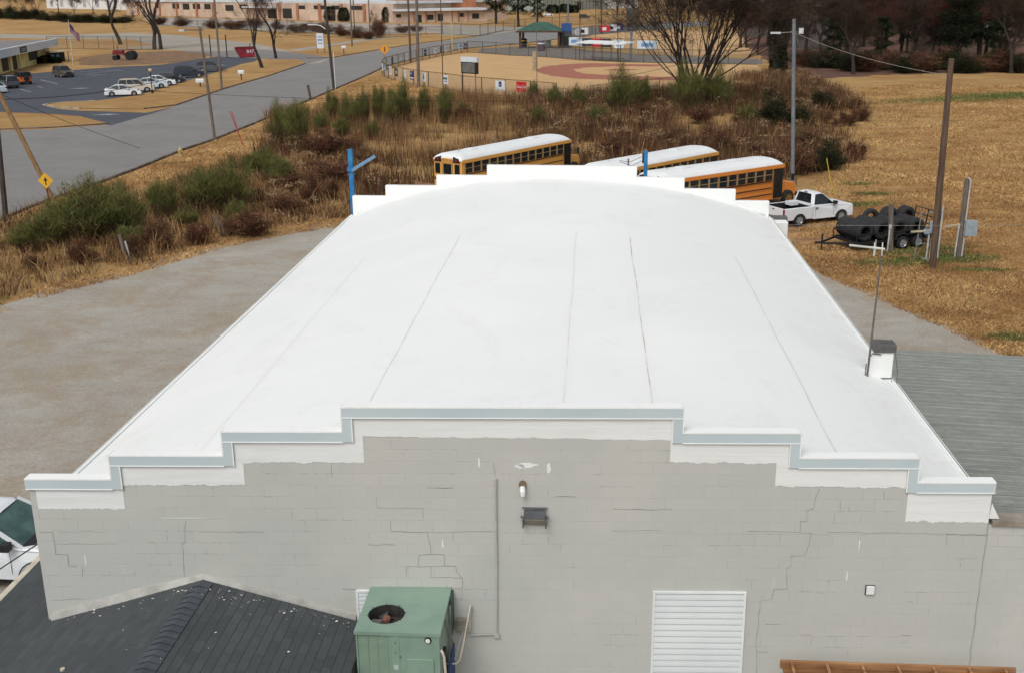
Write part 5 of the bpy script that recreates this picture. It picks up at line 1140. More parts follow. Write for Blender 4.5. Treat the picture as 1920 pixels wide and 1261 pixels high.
# blue posts behind the warehouse
B_ = PY(661, 366, LEN+1.4); t = thing('blue_post', 'bright blue square post with angled arm behind the left of the rear wall', 'post', (B_.x, B_.y, 0)); T_ = PY(661, 280, B_.y)
MB().box(-.085, .085, -.085, .085, 0, T_.z).build('post', M_BLUE, t, bevel=.01)
a0 = PY(663, 316, B_.y-.10)-Vector((B_.x, B_.y, 0)); a1 = PY(703, 293, B_.y+.25)-Vector((B_.x, B_.y, 0)); MB().bar(a0+Vector((-.08, -.02, -.08)), a1, .10, .10).build('arm', mat('faded_blue_arm', (140, 168, 190), (70, 120, 164), scale=3), t); MB().box(-.12, .10, -.14, -.09, a0.z-.12, a0.z+.05).build('bracket', M_BLUE, t)
B_ = PY(1210, 330, LEN+1.4); t = thing('blue_post', 'blue post with conduit box standing before the buses behind the rear wall', 'post', (B_.x, B_.y, 0)); T_ = PY(1210, 283, B_.y)
MB().box(-.07, .07, -.07, .07, 0, T_.z).build('post', M_BLUE, t, bevel=.01)
MB().box(-.13, -.071, -.05, .05, T_.z-.45, T_.z-.08).build('conduit_box', M_TRIM, t)
k = MB(); k.tube([(-.1, 0, T_.z-.35), (-.5, 0, T_.z-.55), (-.95, 0, T_.z-.40)], .012, 5); k.tube([(-.1, 0, T_.z-.2), (-.6, 0, T_.z-.42), (-.95, 0, T_.z-.35)], .012, 5); k.build('loose_wire', M_GALV, t)
B_ = PY(1178, 312, LEN+1.2); tag(MB().tube([(B_.x, B_.y, 0), (B_.x, B_.y, PY(1178, 298, LEN+1.2).z)], .04, 6).build('roof_mast', M_GALV), 'small grey mast stub just left of the right blue post', 'mast')
# fence posts in the brush
for (bx, by, tx_, ty_, lb) in [(237, 489, 224, 440, 'weathered split fence post pair at the gravel edge, nearest the camera'), (418, 445, 402, 403, 'leaning grey fence post at the brush edge, right of the first one'), (712, 370, 710, 335, 'grey fence post just left of the first school bus')]:
    r, d = pole('fence_post', lb, 'post', (bx, by), (tx_, ty_), .10, .09, M_POLE, 'old fence posts along the gravel lot')
    MB().tube([(.22, .05, 0), d*.75+Vector((.2, 0, 0))], .045, 6).build('brace', WC if bx < 300 else M_POLE, r)
# hydrant
t = thing('fire_hydrant', 'pale yellow fire hydrant on the grass beside the road kerb', 'hydrant', G(339, 293)); MH = mat('hydrant_paint', (206, 186, 120), (170, 150, 92), rough=.6)
k = MB(); k.lathe([(0, 0), (.17, 0), (.17, .05), (.11, .08), (.11, .48), (.16, .50), (.16, .56), (.12, .60), (.09, .68), (.03, .72), (.03, .76), (0, .76)], 'z', (0, 0, 0), 14); k.build('barrel', MH, t, smooth=False)
for sg in (-1, 1): MB().tube([(sg*.08, 0, .42), (sg*.22, 0, .42)], .06, 8).build('nozzle', MH, t)
MB().tube([(0, -.08, .38), (0, -.22, .38)], .075, 8).build('nozzle', MH, t)
MB().box(-.5, .2, -.6, -.1, .0, .05).build('base_slab', M_CONC, t)
# signs
def diamond(name, label, bpx, sz, zc_, m, face=0.0, mark=None):
    t = thing(name, label, 'sign', G(*bpx), face); k = MB(); k.box(-.03, .03, -.02, .04, 0, zc_+.1); k.build('post', M_POLED, t)
    k = MB(); k.prism([(0, zc_-sz), (sz, zc_), (0, zc_+sz), (-sz, zc_)], 'y', -.045, -.021); k.build('panel', m, t)
    k = MB(); mark(k, zc_) ; k.build('symbol', M_TRIM, t); return t
M_SIGNY = mat('sign_yellow', (226, 176, 44), (212, 160, 36)); M_SIGNO = mat('sign_amber', (232, 152, 36), (222, 140, 30))
def m1(k, z): k.box(-.04, .04, -.052, -.046, z-.28, z+.02); k.prism([(-.14, z+.0), (.14, z+.0), (0, z+.24)], 'y', -.052, -.046)
diamond('warning_sign', 'yellow diamond warning sign at the foot of the leaning pole', (92, 383), .52, 1.55, M_SIGNY, 0, m1)
def m2(k, z): k.box(-.10, .10, -.052, -.046, z-.1, z+.28); k.box(-.15, -.02, -.052, -.046, z-.45, z-.1); k.box(.04, .14, -.052, -.046, z-.45, z-.1); k.lathe([(0, -.052), (.1, -.051), (.1, -.046)], 'y', (0, 0, z+.4), 10)
diamond('crossing_sign', 'orange yellow school crossing diamond sign at the fence corner by the road', (722, 113), .95, 2.0, M_SIGNO, .1, m2)
def board(name, label, px0, px1, pyb, z0, z1, m, art=None, posts=True, cat='sign', group=None):
    A_, B_ = G(px0, pyb), G(px1, pyb); t = thing(name, label, cat, A_, ang(A_, B_), group); w_ = (B_-A_).length
    MB().box(0, w_, -.04, .02, z0, z1).build('panel', m, t)
    if posts:
        for x in (0, w_): MB().box(x-.06, x+.06, .021, .10, 0, z1+.1).build('post', M_POLED, t)
    if art: art(t, w_, z0, z1)
    return t
def bars(cols, rows):
    def f(t, w_, z0, z1):
        for (x0, x1, y0, y1, m) in rows: k = MB(); k.box(w_*x0, w_*x1, -.05, -.041, z0+(z1-z0)*y0, z0+(z1-z0)*y1); k.build('emblem', m, t)
    return f
M_SW = mat('sign_white', (214, 220, 224), (200, 208, 214)); M_SB = mat('sign_blue', (120, 160, 200), (96, 136, 180)); M_SN = mat('sign_navy', (54, 56, 104), (40, 42, 84)); M_SG = mat('sign_green', (70, 120, 110), (50, 96, 88)); M_SK = mat('sign_dark', (58, 62, 70), (44, 46, 54)); M_SR = mat('sign_red', (196, 34, 44), (176, 26, 36)); M_SGY = mat('sign_grey', (172, 178, 184), (150, 156, 164))
board('yard_sign', 'white sign with pale blue lettering on two posts at the street corner', 595, 608, 99, .9, 4.1, M_SW, bars(0, [(.2, .8, .72, .80, M_SB), (.15, .85, .5, .62, M_SB), (.2, .8, .30, .38, M_SB)]))
def mailbox(label, px, py, h, w_=.9):
    t = thing('mailbox', label, 'mailbox', G(px, py), .2, 'roadside mailboxes'); MB().box(-.09, .09, -.09, .09, 0, h-.3).build('post', M_POLED, t)
    k = MB(); k.prism([(-.28, h-.3), (.28, h-.3), (.28, h+.02), (.16, h+.22), (-.16, h+.22), (-.28, h+.02)], 'x', -w_/2, w_/2); k.build('box', M_SW, t)
mailbox('white mailbox low on the grass island before the parked cars', 376, 163, .9, 1.1); mailbox('white mailbox on dark post near the road, right end of the grass island', 453, 151, 1.3); mailbox('white mailbox across the side street from the parked cars', 645, 103, 1.6)
for (bx, by, hh, lb) in [(286, 176, 3.3, 'black lamp post with round globe behind the beige estate car'), (470, 108, 3.0, 'black lamp post behind the red dumpster')]:
    t = thing('street_lamp', lb, 'street lamp', G(bx, by), 0, 'black globe lamps'); k = MB(); k.tube([(0, 0, 0), (0, 0, .5)], .16, 10); k.tube([(0, 0, .5), (0, 0, hh-.45)], .07, 8); k.build('pole', M_TRIM, t); MB().ball((0, 0, hh-.2), .26, 12).build('globe', mat('globe_glass', (206, 196, 150), (180, 168, 120), rough=.3), t, smooth=True); MB().lathe([(.1, hh+.02), (.05, hh+.12), (0, hh+.2)], 'z', (0, 0, 0), 8).build('finial', M_TRIM, t)
for (bx, lb) in ((396, 'left black gate post by the dumpster drive'), (426, 'right black gate post by the dumpster drive')):
    B_ = G(bx, 109); tag(MB().tube([B_, B_+Vector((0, 0, 4.6))], .12, 8).build('gate_post', M_TRIM), lb, 'post')
# flagpole
B_ = G(137, 122); t = thing('flagpole', 'thin white flagpole with a drooping striped flag beside the office', 'flagpole', B_); T_ = PY(128, 38, B_.y)-B_
MB().tube([(0, 0, 0), T_], [.08, .04], 8).build('pole', WC, t)
k = MB(); vs = []; 
for j in range(9):
    for i in range(9):
        vs.append((T_.x+.1+i*.20, .25*math.sin(i*.9), T_.z-.6-j*.20-i*.24))
k.add(vs, []); 
for j in range(8):
    for i in range(8):
        k.cur = 2 if (i < 4 and j < 4) else (j % 2); k.add([vs[j*9+i], vs[j*9+i+1], vs[(j+1)*9+i+1], vs[(j+1)*9+i]], [(0, 1, 2, 3)])
k.build('flag', [mat('flag_red', (136, 84, 92), (116, 66, 76)), mat('flag_white', (150, 132, 140), (134, 120, 128)), mat('flag_blue', (60, 56, 84), (46, 42, 68))], t)
# dumpster
A_, B_ = G(444, 109), G(479, 108); t = thing('dumpster', 'open top red dumpster with white number at the end of the parking lot', 'dumpster', A_, ang(A_, B_)); w_ = (B_-A_).length
k = MB(); k.prism([(w_*.2, .1), (w_*.98, .1), (w_*1.0, 2.1), (-.2, 2.0), (w_*.04, 1.2)], 'y', 0, 2.2); k.build('body', mat('dumpster_red', (150, 34, 48), (110, 24, 36), scale=1), t); MB().box(-.2, w_, -.06, -.001, 1.92, 2.08).build('rim', mat('dumpster_red', (1, 1, 1)), t); MB().box(.05, w_-.1, .1, 2.1, 2.09, 2.13).build('load', M_UNDER, t)
def text(body, size, m, parent, loc, name='lettering', ext=.01, shear_=0.0, sx=1.0):
    tx = bpy.data.curves.new('t', 'FONT'); tx.body = body; tx.size = size; tx.extrude = ext; tx.shear = shear_
    to = bpy.data.objects.new('t', tx); COL.objects.link(to); me = bpy.data.meshes.new_from_object(to); bpy.data.objects.remove(to); me.materials.append(m)
    o = bpy.data.objects.new(name, me); COL.objects.link(o); o.parent = parent; o.location = loc; o.rotation_euler = (PI/2, 0, 0); o.scale = (sx, 1, 1); return o
text('8475', 1.0, M_SW, t, (w_*.55, -.03, .9))
# tractor
t = thing('tractor', 'old dark red farm tractor standing on grass under the tree', 'tractor', G(236, 113), .05); RED = mat('tractor_red', (128, 34, 48), (88, 24, 34)); t.scale = (1.45, 1.45, 1.45)
k = MB(); k.box(-1.6, -.2, -.35, .35, .75, 1.35); k.box(-1.7, -1.6, -.3, .3, .7, 1.2); k.build('engine_hood', RED, t, bevel=.05)
k = MB(); k.box(-.2, .9, -.3, .3, .6, .95); k.bar((-.1, 0, 1.1), (.2, 0, 1.5), .05); k.box(.5, .9, -.25, .25, .95, 1.1); k.build('chassis', RED, t)
k = MB(); k.tube([(-1.0, .1, 1.3), (-1.0, .1, 2.0)], .04, 6); k.build('exhaust', M_TRIM, t)
for sg in (-1, 1):
    k = MB(); k.box(.3, 1.3, min(sg*.45, sg*.85), max(sg*.45, sg*.85), 1.32, 1.38); k.build('fender', RED, t)
    k = MB(); k.lathe([(0, -.14), (.3, -.16), (.62, -.16), (.62, .16), (.3, .16), (0, .14)], 'y', (.85, sg*.7, .62), 18); k.build('rear_wheel', M_TYRE, t); k = MB(); k.lathe([(0, -.1), (.34, -.1), (.34, .1), (0, .1)], 'y', (-1.3, sg*.6, .34), 14); k.build('front_wheel', M_TYRE, t)

# ------------------------------------------------------------------ wires (hung between real points)
M_WIRE = mat('black_wire', (38, 38, 40), (30, 30, 32)); M_WIREL = mat('pale_wire', (176, 172, 164), (150, 146, 138))
def wire(label, a, b_, sag, r=.02, m=M_WIRE, n=24):
    pts = [a.lerp(b_, i/n)-Vector((0, 0, sag*4*(i/n)*(1-i/n))) for i in range(n+1)]
    tag(MB().tube(pts, r, 5, cap=False).build('power_line', m), label, 'wire')
wire('black wire crossing the road down to the hydrant kerb', PY(-60, 150, 62), PY(312, 294, 84)+Vector((0, 0, .0)), .3, .02)
wire('long black wire sagging over the parking lot across the white sedan', PY(-120, 184, 62), PY(372, 132, 88), .95, .026)
wire('thin wire running over the road and the green shrubs', PY(200, 166, 90), PY(960, 190, 100), .35, .018)
wire('thin pale wire between the grey light pole and the tall dark pole', PY(1491, 62, 60.8), PY(1780, 142, 38.4), .3, .012, M_WIREL)
wire('thin pale wire running right from the rear corner over the tyres', PY(1476, 422, LEN-.4), PY(1960, 420, 42), .05, .008, M_WIREL)
wire('thick black cable crossing in front of the large white truck', PY(-40, 1092, 3.0), PY(81, 1012, 4.2), .0, .014)
wire('thin wire from the light pole towards the ball field dugout', PY(1150, 148, 100), PY(1400, 85, 90), .2, .02)
wire('high thin wire over the ruined slabs', PY(390, 45, 230), PY(790, 66, 260), 1.5, .05)

# ================================================================== ball field: fence, banners, scoreboard, dugout, pavilion
M_RAIL = mat('brown_fence_rail', (140, 112, 70), (110, 84, 50)); M_FPOST = mat('dark_fence_post', (84, 76, 64), (62, 56, 48))
def mesh_net(name, c, dens):
    q = NT(name); P = q.pos(world=True); tr = q.n('ShaderNodeBsdfTransparent'); mx = q.n('ShaderNodeMixShader')
    q.base(q.ramp(q.noise(3, 3), [(.3, L4(c, .8)), (.7, L4(c, 1.1))])); w1 = q.noise(40, 1, .5, P)
    q.l(q.ramp(w1, [(.48, (dens*.4,)*3+(1,)), (.54, (dens*1.6,)*3+(1,))]), mx.inputs[0]); q.l(tr.outputs[0], mx.inputs[1]); q.l(q.b.outputs[0], mx.inputs[2])
    q.l(mx.outputs[0], q.t.nodes['Material Output'].inputs[0]); return q.m
M_NET = mesh_net('chain_link', (90, 90, 88), .20); M_NETD = mesh_net('wind_screen', (110, 116, 120), .62)
def fence(label, px, h, pitch, rail, post, net, group='chain link fences', bottom=True, pr=.05):
    P = [G(*p) for p in px]; o = P[0].copy(); t = thing('chain_link_fence', label, 'fence', o, 0, group)
    r = MB(); n = MB()
    for a, b_ in zip(P, P[1:]):
        a, b_ = a-o, b_-o; r.bar(a+Vector((0, 0, h)), b_+Vector((0, 0, h)), pr*1.3)
        if bottom: r.bar(a+Vector((0, 0, .08)), b_+Vector((0, 0, .08)), pr)
        n.poly([a+Vector((0, 0, .05)), b_+Vector((0, 0, .05)), b_+Vector((0, 0, h)), a+Vector((0, 0, h))])
    r.build('rail', rail, t); n.build('mesh_panel', net, t)
    L = [0]
    for a, b_ in zip(P, P[1:]): L.append(L[-1]+(b_-a).length)
    d = 0; me = MB().tube([(0, 0, 0), (0, 0, h)], pr, 6).mesh('post', post); cnt = 0
    while d <= L[-1]+.01 and cnt < 90:
        i = max(j for j in range(len(P)-1) if L[j] <= d+1e-6); f = (d-L[i])/(L[i+1]-L[i]); p = P[i].lerp(P[i+1], f)-o
        q = bpy.data.objects.new('post', me); COL.objects.link(q); q.parent = t; q.location = p; d += pitch; cnt += 1
    return t
fence('brown railed fence curving round the near ball field outfield, hung with banners', fence_a, 2.15, 4.6, M_RAIL, M_FPOST, M_NET, pr=.07)
fence('dark chain link fence along the infield side, behind the red dirt', fence_b, 2.4, 5.2, M_FPOST, M_FPOST, M_NET, pr=.07)
fence('low chain link fence right of the red soft drink banner, half hidden in brush', [(1100, 192), (1180, 182), (1260, 172), (1330, 168)], 1.9, 5, M_RAIL, M_FPOST, M_NET)
fence('gate frame of brown pipe at the right end of the near fence', [(1045, 190), (1065, 192), (1068, 200)], 1.6, 3, M_RAIL, M_FPOST, M_NET)
fence('grey screened outfield fence of the far second ball field', [(1066, 73), (1110, 66), (1182, 58), (1260, 56)], 2.6, 8, M_STEELP, M_FPOST, M_NETD, pr=.09)
fence('fence on the near side of the second ball field behind the dugout', [(1066, 92), (1110, 96), (1180, 102), (1300, 108)], 3.0, 7, M_RAIL, M_FPOST, M_NET)
fence('long chain link fence across the road beside the brick factory', [(830, 64), (900, 68), (940, 60), (1000, 53), (1100, 46), (1200, 42)], 3.2, 11, M_FPOST, M_FPOST, M_NET, pr=.09)
fence('chain link fence behind the yellow office and the tree', [(90, 93), (140, 92), (215, 93), (300, 95)], 3.0, 4.5, M_FPOST, M_FPOST, M_NET, pr=.06)
fence('thin fence along the ruined slabs before the factory', [(350, 50), (480, 58), (560, 64), (700, 68), (830, 64)], 2.2, 12, M_FPOST, M_FPOST, M_NET, pr=.07)
# banners, laid against the fence run
FP = [G(*p) for p in fence_a]
def banner(name, label, px, w_px, z0, z1, m, art=None):
    # place on the fence run nearest the photo point px (a point on the fence base)
    a_b = min(((p, q) for p, q in zip(FP, FP[1:])), key=lambda s: min((s[0].lerp(s[1], k/10)-px).length for k in range(11)))
    a, b_ = a_b; d = (b_-a).normalized(); f = (px-a).dot(d); c = a+d*f
    nrm = Vector((d.y, -d.x, 0)); 
    if nrm.dot(Vector((CAM[0]-c.x, CAM[1]-c.y, 0))) < 0: nrm = -nrm
    rz = math.atan2(-nrm.x, nrm.y)+PI if False else math.atan2(nrm.y, nrm.x)+PI/2
    t = thing(name, label, 'banner', c+nrm*.12, rz, 'banners hung on the ball field fence')
    MB().box(-w_px/2, w_px/2, -.02, .02, z0, z1).build('panel', m, t)
    if art:
        for (x0, x1, y0, y1, mm) in art:
            k = MB(); k.box((x0-.5)*w_px, (x1-.5)*w_px, -.03, -.021, z0+(z1-z0)*y0, z0+(z1-z0)*y1); k.build('emblem', mm, t)
    return t
def zp(x, y): return G(700+x/7.385, 60+y/7.385)
BN = [((455, 715), 1.15, M_SW, [(.2, .8, .55, .85, M_SGY)], 'plain pale banner on the near fence, left of the navy one'),
      ((580, 735), 1.25, M_SN, [(.1, .5, .62, .85, M_SB), (.1, .9, .15, .28, M_SW)], 'navy blue banner on the near fence behind the thick pale pole'),
      ((713, 762), 1.2, M_SW, [(.4, .62, .25, .7, M_SK), (.46, .56, .7, .9, M_SK)], 'white banner with a dark bottle shape right of the thick pale pole'),
      ((1010, 800), 1.4, M_SW, [(.08, .9, .5, .75, M_SG), (.3, .8, .25, .35, M_SK)], 'white banner with dark green lettering between pole and scoreboard'),
      ((1823, 885), 1.75, M_SW, [(.35, .65, .35, .9, M_SN), (.40, .60, .50, .62, M_SW), (.1, .9, .05, .14, M_SGY)], 'white banner with navy cup emblem left of the red banner'),
      ((225, 660), 1.5, M_SW, [(.2, .8, .2, .8, M_SGY)], 'white banner near the rounded left corner of the fence'),
      ((165, 630), 1.4, M_SB, [(.2, .8, .3, .7, M_SW)], 'pale blue banner at the rounded left corner of the fence'),
      ((290, 690), 1.1, M_SK, [(.2, .8, .3, .7, M_SGY)], 'dark banner third from the left corner of the fence'),
      ((130, 610), 1.2, M_SW, None, 'leftmost narrow white banner at the fence corner'),
      ((770, 385), 1.5, M_SK, [(.2, .8, .4, .6, M_SGY)], 'dark banner on the far run of the fence, leftmost of the far group'),
      ((845, 355), 1.5, M_SW, [(.2, .8, .3, .7, M_SGY)], 'pale banner on the far run right of the dark one'),
      ((940, 340), 1.3, M_SK, None, 'slate banner on the far run behind the thin foul pole'),
      ((1010, 328), 1.6, M_SW, [(.1, .9, .4, .8, M_SGY)], 'grey white banner in the middle of the far run'),
      ((1075, 318), 1.3, mat('cream', (206, 196, 170)), [(.3, .7, .3, .8, mat('brown_emblem', (96, 62, 44)))], 'cream banner with brown emblem by the yellow foul pole'),
      ((1185, 300), 1.8, M_SW, [(.1, .9, .5, .9, M_SB), (.2, .9, .1, .3, M_SG)], 'white and blue banner second from the right on the far run'),
      ((1245, 292), 1.5, mat('plum', (96, 72, 92)), [(.2, .8, .3, .7, M_SGY)], 'plum coloured banner at the right end of the far run'),
      ((485, 450), 1.4, M_SW, [(.2, .8, .3, .7, M_SGY)], 'white banner left of the brown pole on the far run'),
      ((420, 470), 1.2, M_SGY, [(.2, .7, .3, .7, M_SW)], 'faint grey banner with a ring on the far run'), ((315, 510), 1.2, M_SK, None, 'slate banner nearest the left corner on the far run')]
for (p, w_, m, art, lb) in BN: banner('fence_banner', lb, zp(*p), w_, .75, 1.95, m, art)
t = banner('fence_banner', 'red soft drink banner with white script on the near fence', G(979, 184), 1.75, .75, 2.0, M_SR)
text('Coca-Cola', .52, M_SW, t, (-.80, -.04, 1.22), ext=.004, shear_=.35, sx=.72)
# scoreboard seen from behind
A_, B_ = G(867, 172), G(891, 174); t = thing('scoreboard', 'back of grey scoreboard with white cap on two posts inside the near fence', 'scoreboard', A_, ang(A_, B_)); w_ = (B_-A_).length
z0 = 2.4; z1 = 4.55; MB().box(-.15, w_+.35, .0, .35, z0, z1-.65).build('panel', M_TRIM, t); MB().box(.12, w_+.0, -.05, -.001, z0+.15, z1-.75).build('back_sheet', mat('scoreboard_back', (112, 112, 110), (90, 88, 86), scale=2), t); MB().box(-.2, w_+.4, -.02, .38, z1-.64, z1).build('cap_panel', M_SW, t)
for x in (0, w_): MB().tube([(x, .1, 0), (x, .1, z0)], .08, 8).build('post', M_GALV if x else M_FPOST, t)
# pavilion
PVc = G(1014, 90); t = thing('pavilion', 'small open pavilion with dark green hip roof on brown posts', 'pavilion', PVc, -.05); Wd, Dp, hh = 4.4, 3.2, 3.8
k = MB(); k.add([(-Wd-.9, -Dp-.9, hh), (Wd+.9, -Dp-.9, hh), (Wd+.9, Dp+.9, hh), (-Wd-.9, Dp+.9, hh), (-Wd*.35, 0, hh+1.9), (Wd*.35, 0, hh+1.9)], [(0, 1, 5, 4), (1, 2, 5), (2, 3, 4, 5), (3, 0, 4), (3, 2, 1, 0)]); k.build('roof', mat('green_roof', (56, 94, 80), (42, 74, 62), scale=1), t)
k = MB(); k.box(-Wd-.95, Wd+.95, -Dp-.95, -Dp-.91, hh-.25, hh+.1); k.build('fascia', mat('brown_trim', (92, 66, 50), (70, 48, 36)), t)
for sx_ in (-1, 1):
    for sy in (-1, 1): MB().box(sx_*Wd-.25, sx_*Wd+.25, sy*Dp-.25, sy*Dp+.25, 0, hh).build('post', mat('brown_trim', (1, 1, 1)), t)
for (px, py, lb, m, r_, h_) in [(981, 89, 'black litter bin with yellow band left of the pavilion', M_TRIM, .9, 2.0), (1015, 96, 'purple grey drinks bin in front of the pavilion', mat('purple_bin', (96, 72, 88), (70, 52, 66)), .8, 2.2), (1028, 88, 'white bin under the right of the pavilion roof', M_SW, .7, 1.6)]:
    t = thing('litter_bin', lb, 'bin', G(px, py)); k = MB(); k.lathe([(0, 0), (r_*.8, 0), (r_, .1), (r_, h_*.85), (r_*1.05, h_*.88), (r_*.8, h_)], 'z', (0, 0, 0), 14); k.lathe([(0, h_), (r_*.8, h_)], 'z', (0, 0, 0), 14); k.build('body', m, t)
    MB().lathe([(r_*1.02, h_*.68), (r_*1.02, h_*.8)], 'z', (0, 0, 0), 14).build('band', M_SIGNY if m is M_TRIM else M_SW, t)
g_ = G(1062, 90); t = thing('ticket_booth', 'narrow dark booth with bright blue top beside the pavilion', 'booth', g_); k = MB(); k.box(-1.2, 1.2, -1, 1, 0, 3.6); k.build('body', mat('booth_dark', (70, 76, 84), (56, 62, 70)), t); k = MB(); k.box(-1.15, 1.15, -1.1, 1.1, 3.62, 5.4); k.build('top', mat('booth_blue', (50, 84, 142), (40, 70, 124)), t); MB().box(-.6, .6, -1.03, -1.001, .1, 2.6).build('door', M_TRIM, t)
# dugout
A_, B_ = G(1095, 113), G(1163, 117); t = thing('dugout', 'open dugout shelter with thin white roof behind the infield fence', 'dugout', A_, ang(A_, B_)); w_ = (B_-A_).length
k = MB(); k.add([(-1.5, -.8, 3.1), (w_+1, -.8, 3.1), (w_+1, 2.8, 3.4), (-1.5, 2.8, 3.4), (-1.5, -.8, 3.25), (w_+1, -.8, 3.25), (w_+1, 2.8, 3.55), (-1.5, 2.8, 3.55)], [(0, 1, 2, 3), (4, 5, 6, 7), (0, 1, 5, 4), (1, 2, 6, 5), (2, 3, 7, 6), (3, 0, 4, 7)]); k.build('roof', M_WHITE, t)
for x in (0, w_*.25, w_*.5, w_*.75, w_): MB().tube([(x, 0, 0), (x, 0, 3.1)], .08, 6).build('post', M_FPOST, t)
MB().box(.4, w_-.4, 1.2, 1.6, .5, .58).build('bench', M_FPOST, t)
for q_, (px, py, w_, m, lb) in enumerate([(1077, 96, 2.4, M_SW, 'white board on the far fence just right of the blue topped booth'), (1090, 97, 2.0, M_SGY, 'grey board second from the booth on the far fence'), (1101, 98, 2.2, M_SK, 'dark board third from the booth on the far fence'), (1122, 99, 3.0, M_SR, 'red and white board behind the dugout roof'), (1136, 100, 2.2, M_SK, 'navy board right of the red board behind the dugout'), (1160, 102, 2.0, M_SW, 'white board at the right end of the dugout roof'), (1213, 104, 4.0, M_SW, 'white board far right of the dugout behind the bare branches')]):
    p = G(px, py); t = thing('fence_banner', lb, 'banner', p-Vector((0, .25, 0)), -.05, 'boards on the second field fence'); MB().box(-w_/2, w_/2, -.03, .03, 1.2, 2.9).build('panel', m, t); MB().box(-w_*.3, w_*.3, -.045, -.031, 1.7, 2.4).build('emblem', M_SB if m is M_SW else M_SW, t)
for (px, py, m, lb) in [(1076, 71, M_SGY, 'pale board at the left of the far screened outfield fence'), (1092, 69, M_SW, 'white board second from left on the far screened fence'), (1133, 64, M_SR, 'small red board on the far screened outfield fence'), (1146, 62, M_SW, 'white board with dark square on the far screened fence'), (1159, 61, M_SN, 'dark blue board on the far screened outfield fence')]:
    p = G(px, py); t = thing('fence_banner', lb, 'banner', p-Vector((.0, .4, 0)), .18, 'boards on the far outfield fence'); MB().box(-1.6, 1.6, -.03, .03, .6, 2.4).build('panel', m, t); MB().box(-.6, .6, -.045, -.031, 1.0, 1.9).build('emblem', M_TRIM if m is M_SW else M_SW, t)

# ================================================================== far buildings
M_PEACH = mat('peach_wall', (200, 178, 158), (168, 146, 128), scale=.15, k=1.1, rough=.9); M_BRICK = mat('far_brick', (172, 116, 84), (148, 96, 70), scale=.3, k=1.1); M_FROOF = mat('far_white_roof', (212, 216, 218), (188, 192, 196), scale=.08); M_WIN = mat('dark_opening', (48, 44, 42), (30, 28, 28)); M_PIL = mat('orange_pilaster', (176, 120, 88), (140, 92, 68), scale=.5)
def facade_box(t, a, b_, h, depth, m, z0=0, name='wall'):
    """box standing on the ground line a-b (world), running away from the camera"""
    o = t.location; a, b_ = a-o, b_-o; d = (b_-a).normalized(); nn = Vector((-d.y, d.x, 0)); k = MB()
    vs = [a, b_, b_+nn*depth, a+nn*depth]; k.add([v+Vector((0, 0, z)) for z in (z0, h) for v in vs], [(0, 1, 5, 4), (1, 2, 6, 5), (2, 3, 7, 6), (3, 0, 4, 7), (4, 5, 6, 7), (3, 2, 1, 0)]); return k.build(name, m, t)
def panel_on(t, a, b_, f0, f1, z0, z1, m, name, off=.06):
    o = t.location; d = (b_-a); u = d.normalized(); nn = Vector((u.y, -u.x, 0)); p, q = a+d*f0-o, a+d*f1-o; k = MB()
    k.add([v+nn*w_+Vector((0, 0, z)) for z in (z0, z1) for v in (p, q) for w_ in (0, off)], [(0, 2, 3, 1), (4, 5, 7, 6), (0, 1, 5, 4), (2, 6, 7, 3), (1, 3, 7, 5), (0, 4, 6, 2)]); return k.build(name, m, t)
# long peach factory block
A_, B_ = G(238, 28), G(738, 43.5); t = thing('factory', 'long derelict peach factory block with white roof edge and dark windows', 'factory', A_, 0); H_ = 7.4
facade_box(t, A_, B_, H_, 60, M_PEACH); facade_box(t, A_+Vector((0, -1.2, 0)), B_+Vector((1.5, -1.2, 0)), H_+1.0, 62, M_FROOF, H_+.02, 'roof')
for f in (.06, .17, .25, .34, .41, .58, .66, .72, .79, .855, .92): panel_on(t, A_, B_, f, f+.008, 0, H_-.1, M_PIL, 'pilaster', .3)
for (x0, x1, z0, z1) in [(314, 327, 4.2, 6.6), (356, 371, 4.0, 6.6), (380, 394, 3.6, 6.6), (402, 418, 4.0, 6.6), (427, 440, 4.0, 6.6), (470, 486, 3.4, 6.2), (498, 513, 4.6, 6.4), (549, 564, .4, 4.4), (575, 590, .6, 5.0), (600, 612, 4.8, 6.4), (626, 643, 4.9, 6.5), (653, 670, 4.9, 6.5), (681, 698, 4.9, 6.5)]:
    f = lambda x: (x-238)/(738-238); panel_on(t, A_, B_, f(x0), f(x1), z0, z1, M_WIN, 'window', .12)
panel_on(t, A_, B_, .545, .655, 5.1, 5.7, M_FROOF, 'awning', 3.0)
# brick block with white canopy
A2, B2 = G(739, 43.5), G(914, 40.5); t = thing('factory', 'lower peach factory wing with long white canopy and brick wall above', 'factory', A2, 0)
facade_box(t, A2, B2, 4.4, 30, M_PEACH); facade_box(t, A2+Vector((0, -2, 0)), B2+Vector((0, -2, 0)), 5.4, 12, M_FROOF, 4.5, 'canopy'); facade_box(t, A2+Vector((2, 12, 0)), B2+Vector((-6, 12, 0)), 10.5, 30, M_BRICK, 0, 'upper_wall')
for (x0, x1, z0, z1) in [(743, 752, 2.1, 3.4), (783, 790, 0, 3), (820, 830, .5, 3.2), (861, 869, 2.0, 3.4), (885, 898, 1.2, 3.2), (800, 812, 1.0, 3.0)]: panel_on(t, A2, B2, (x0-739)/175, (x1-739)/175, z0, z1, M_WIN, 'window', .12)
for x in (775, 797, 815, 846, 858, 876): panel_on(t, A2, B2, (x-739)/175, (x+2-739)/175, 0, 4.4, M_PIL, 'pilaster', .3)
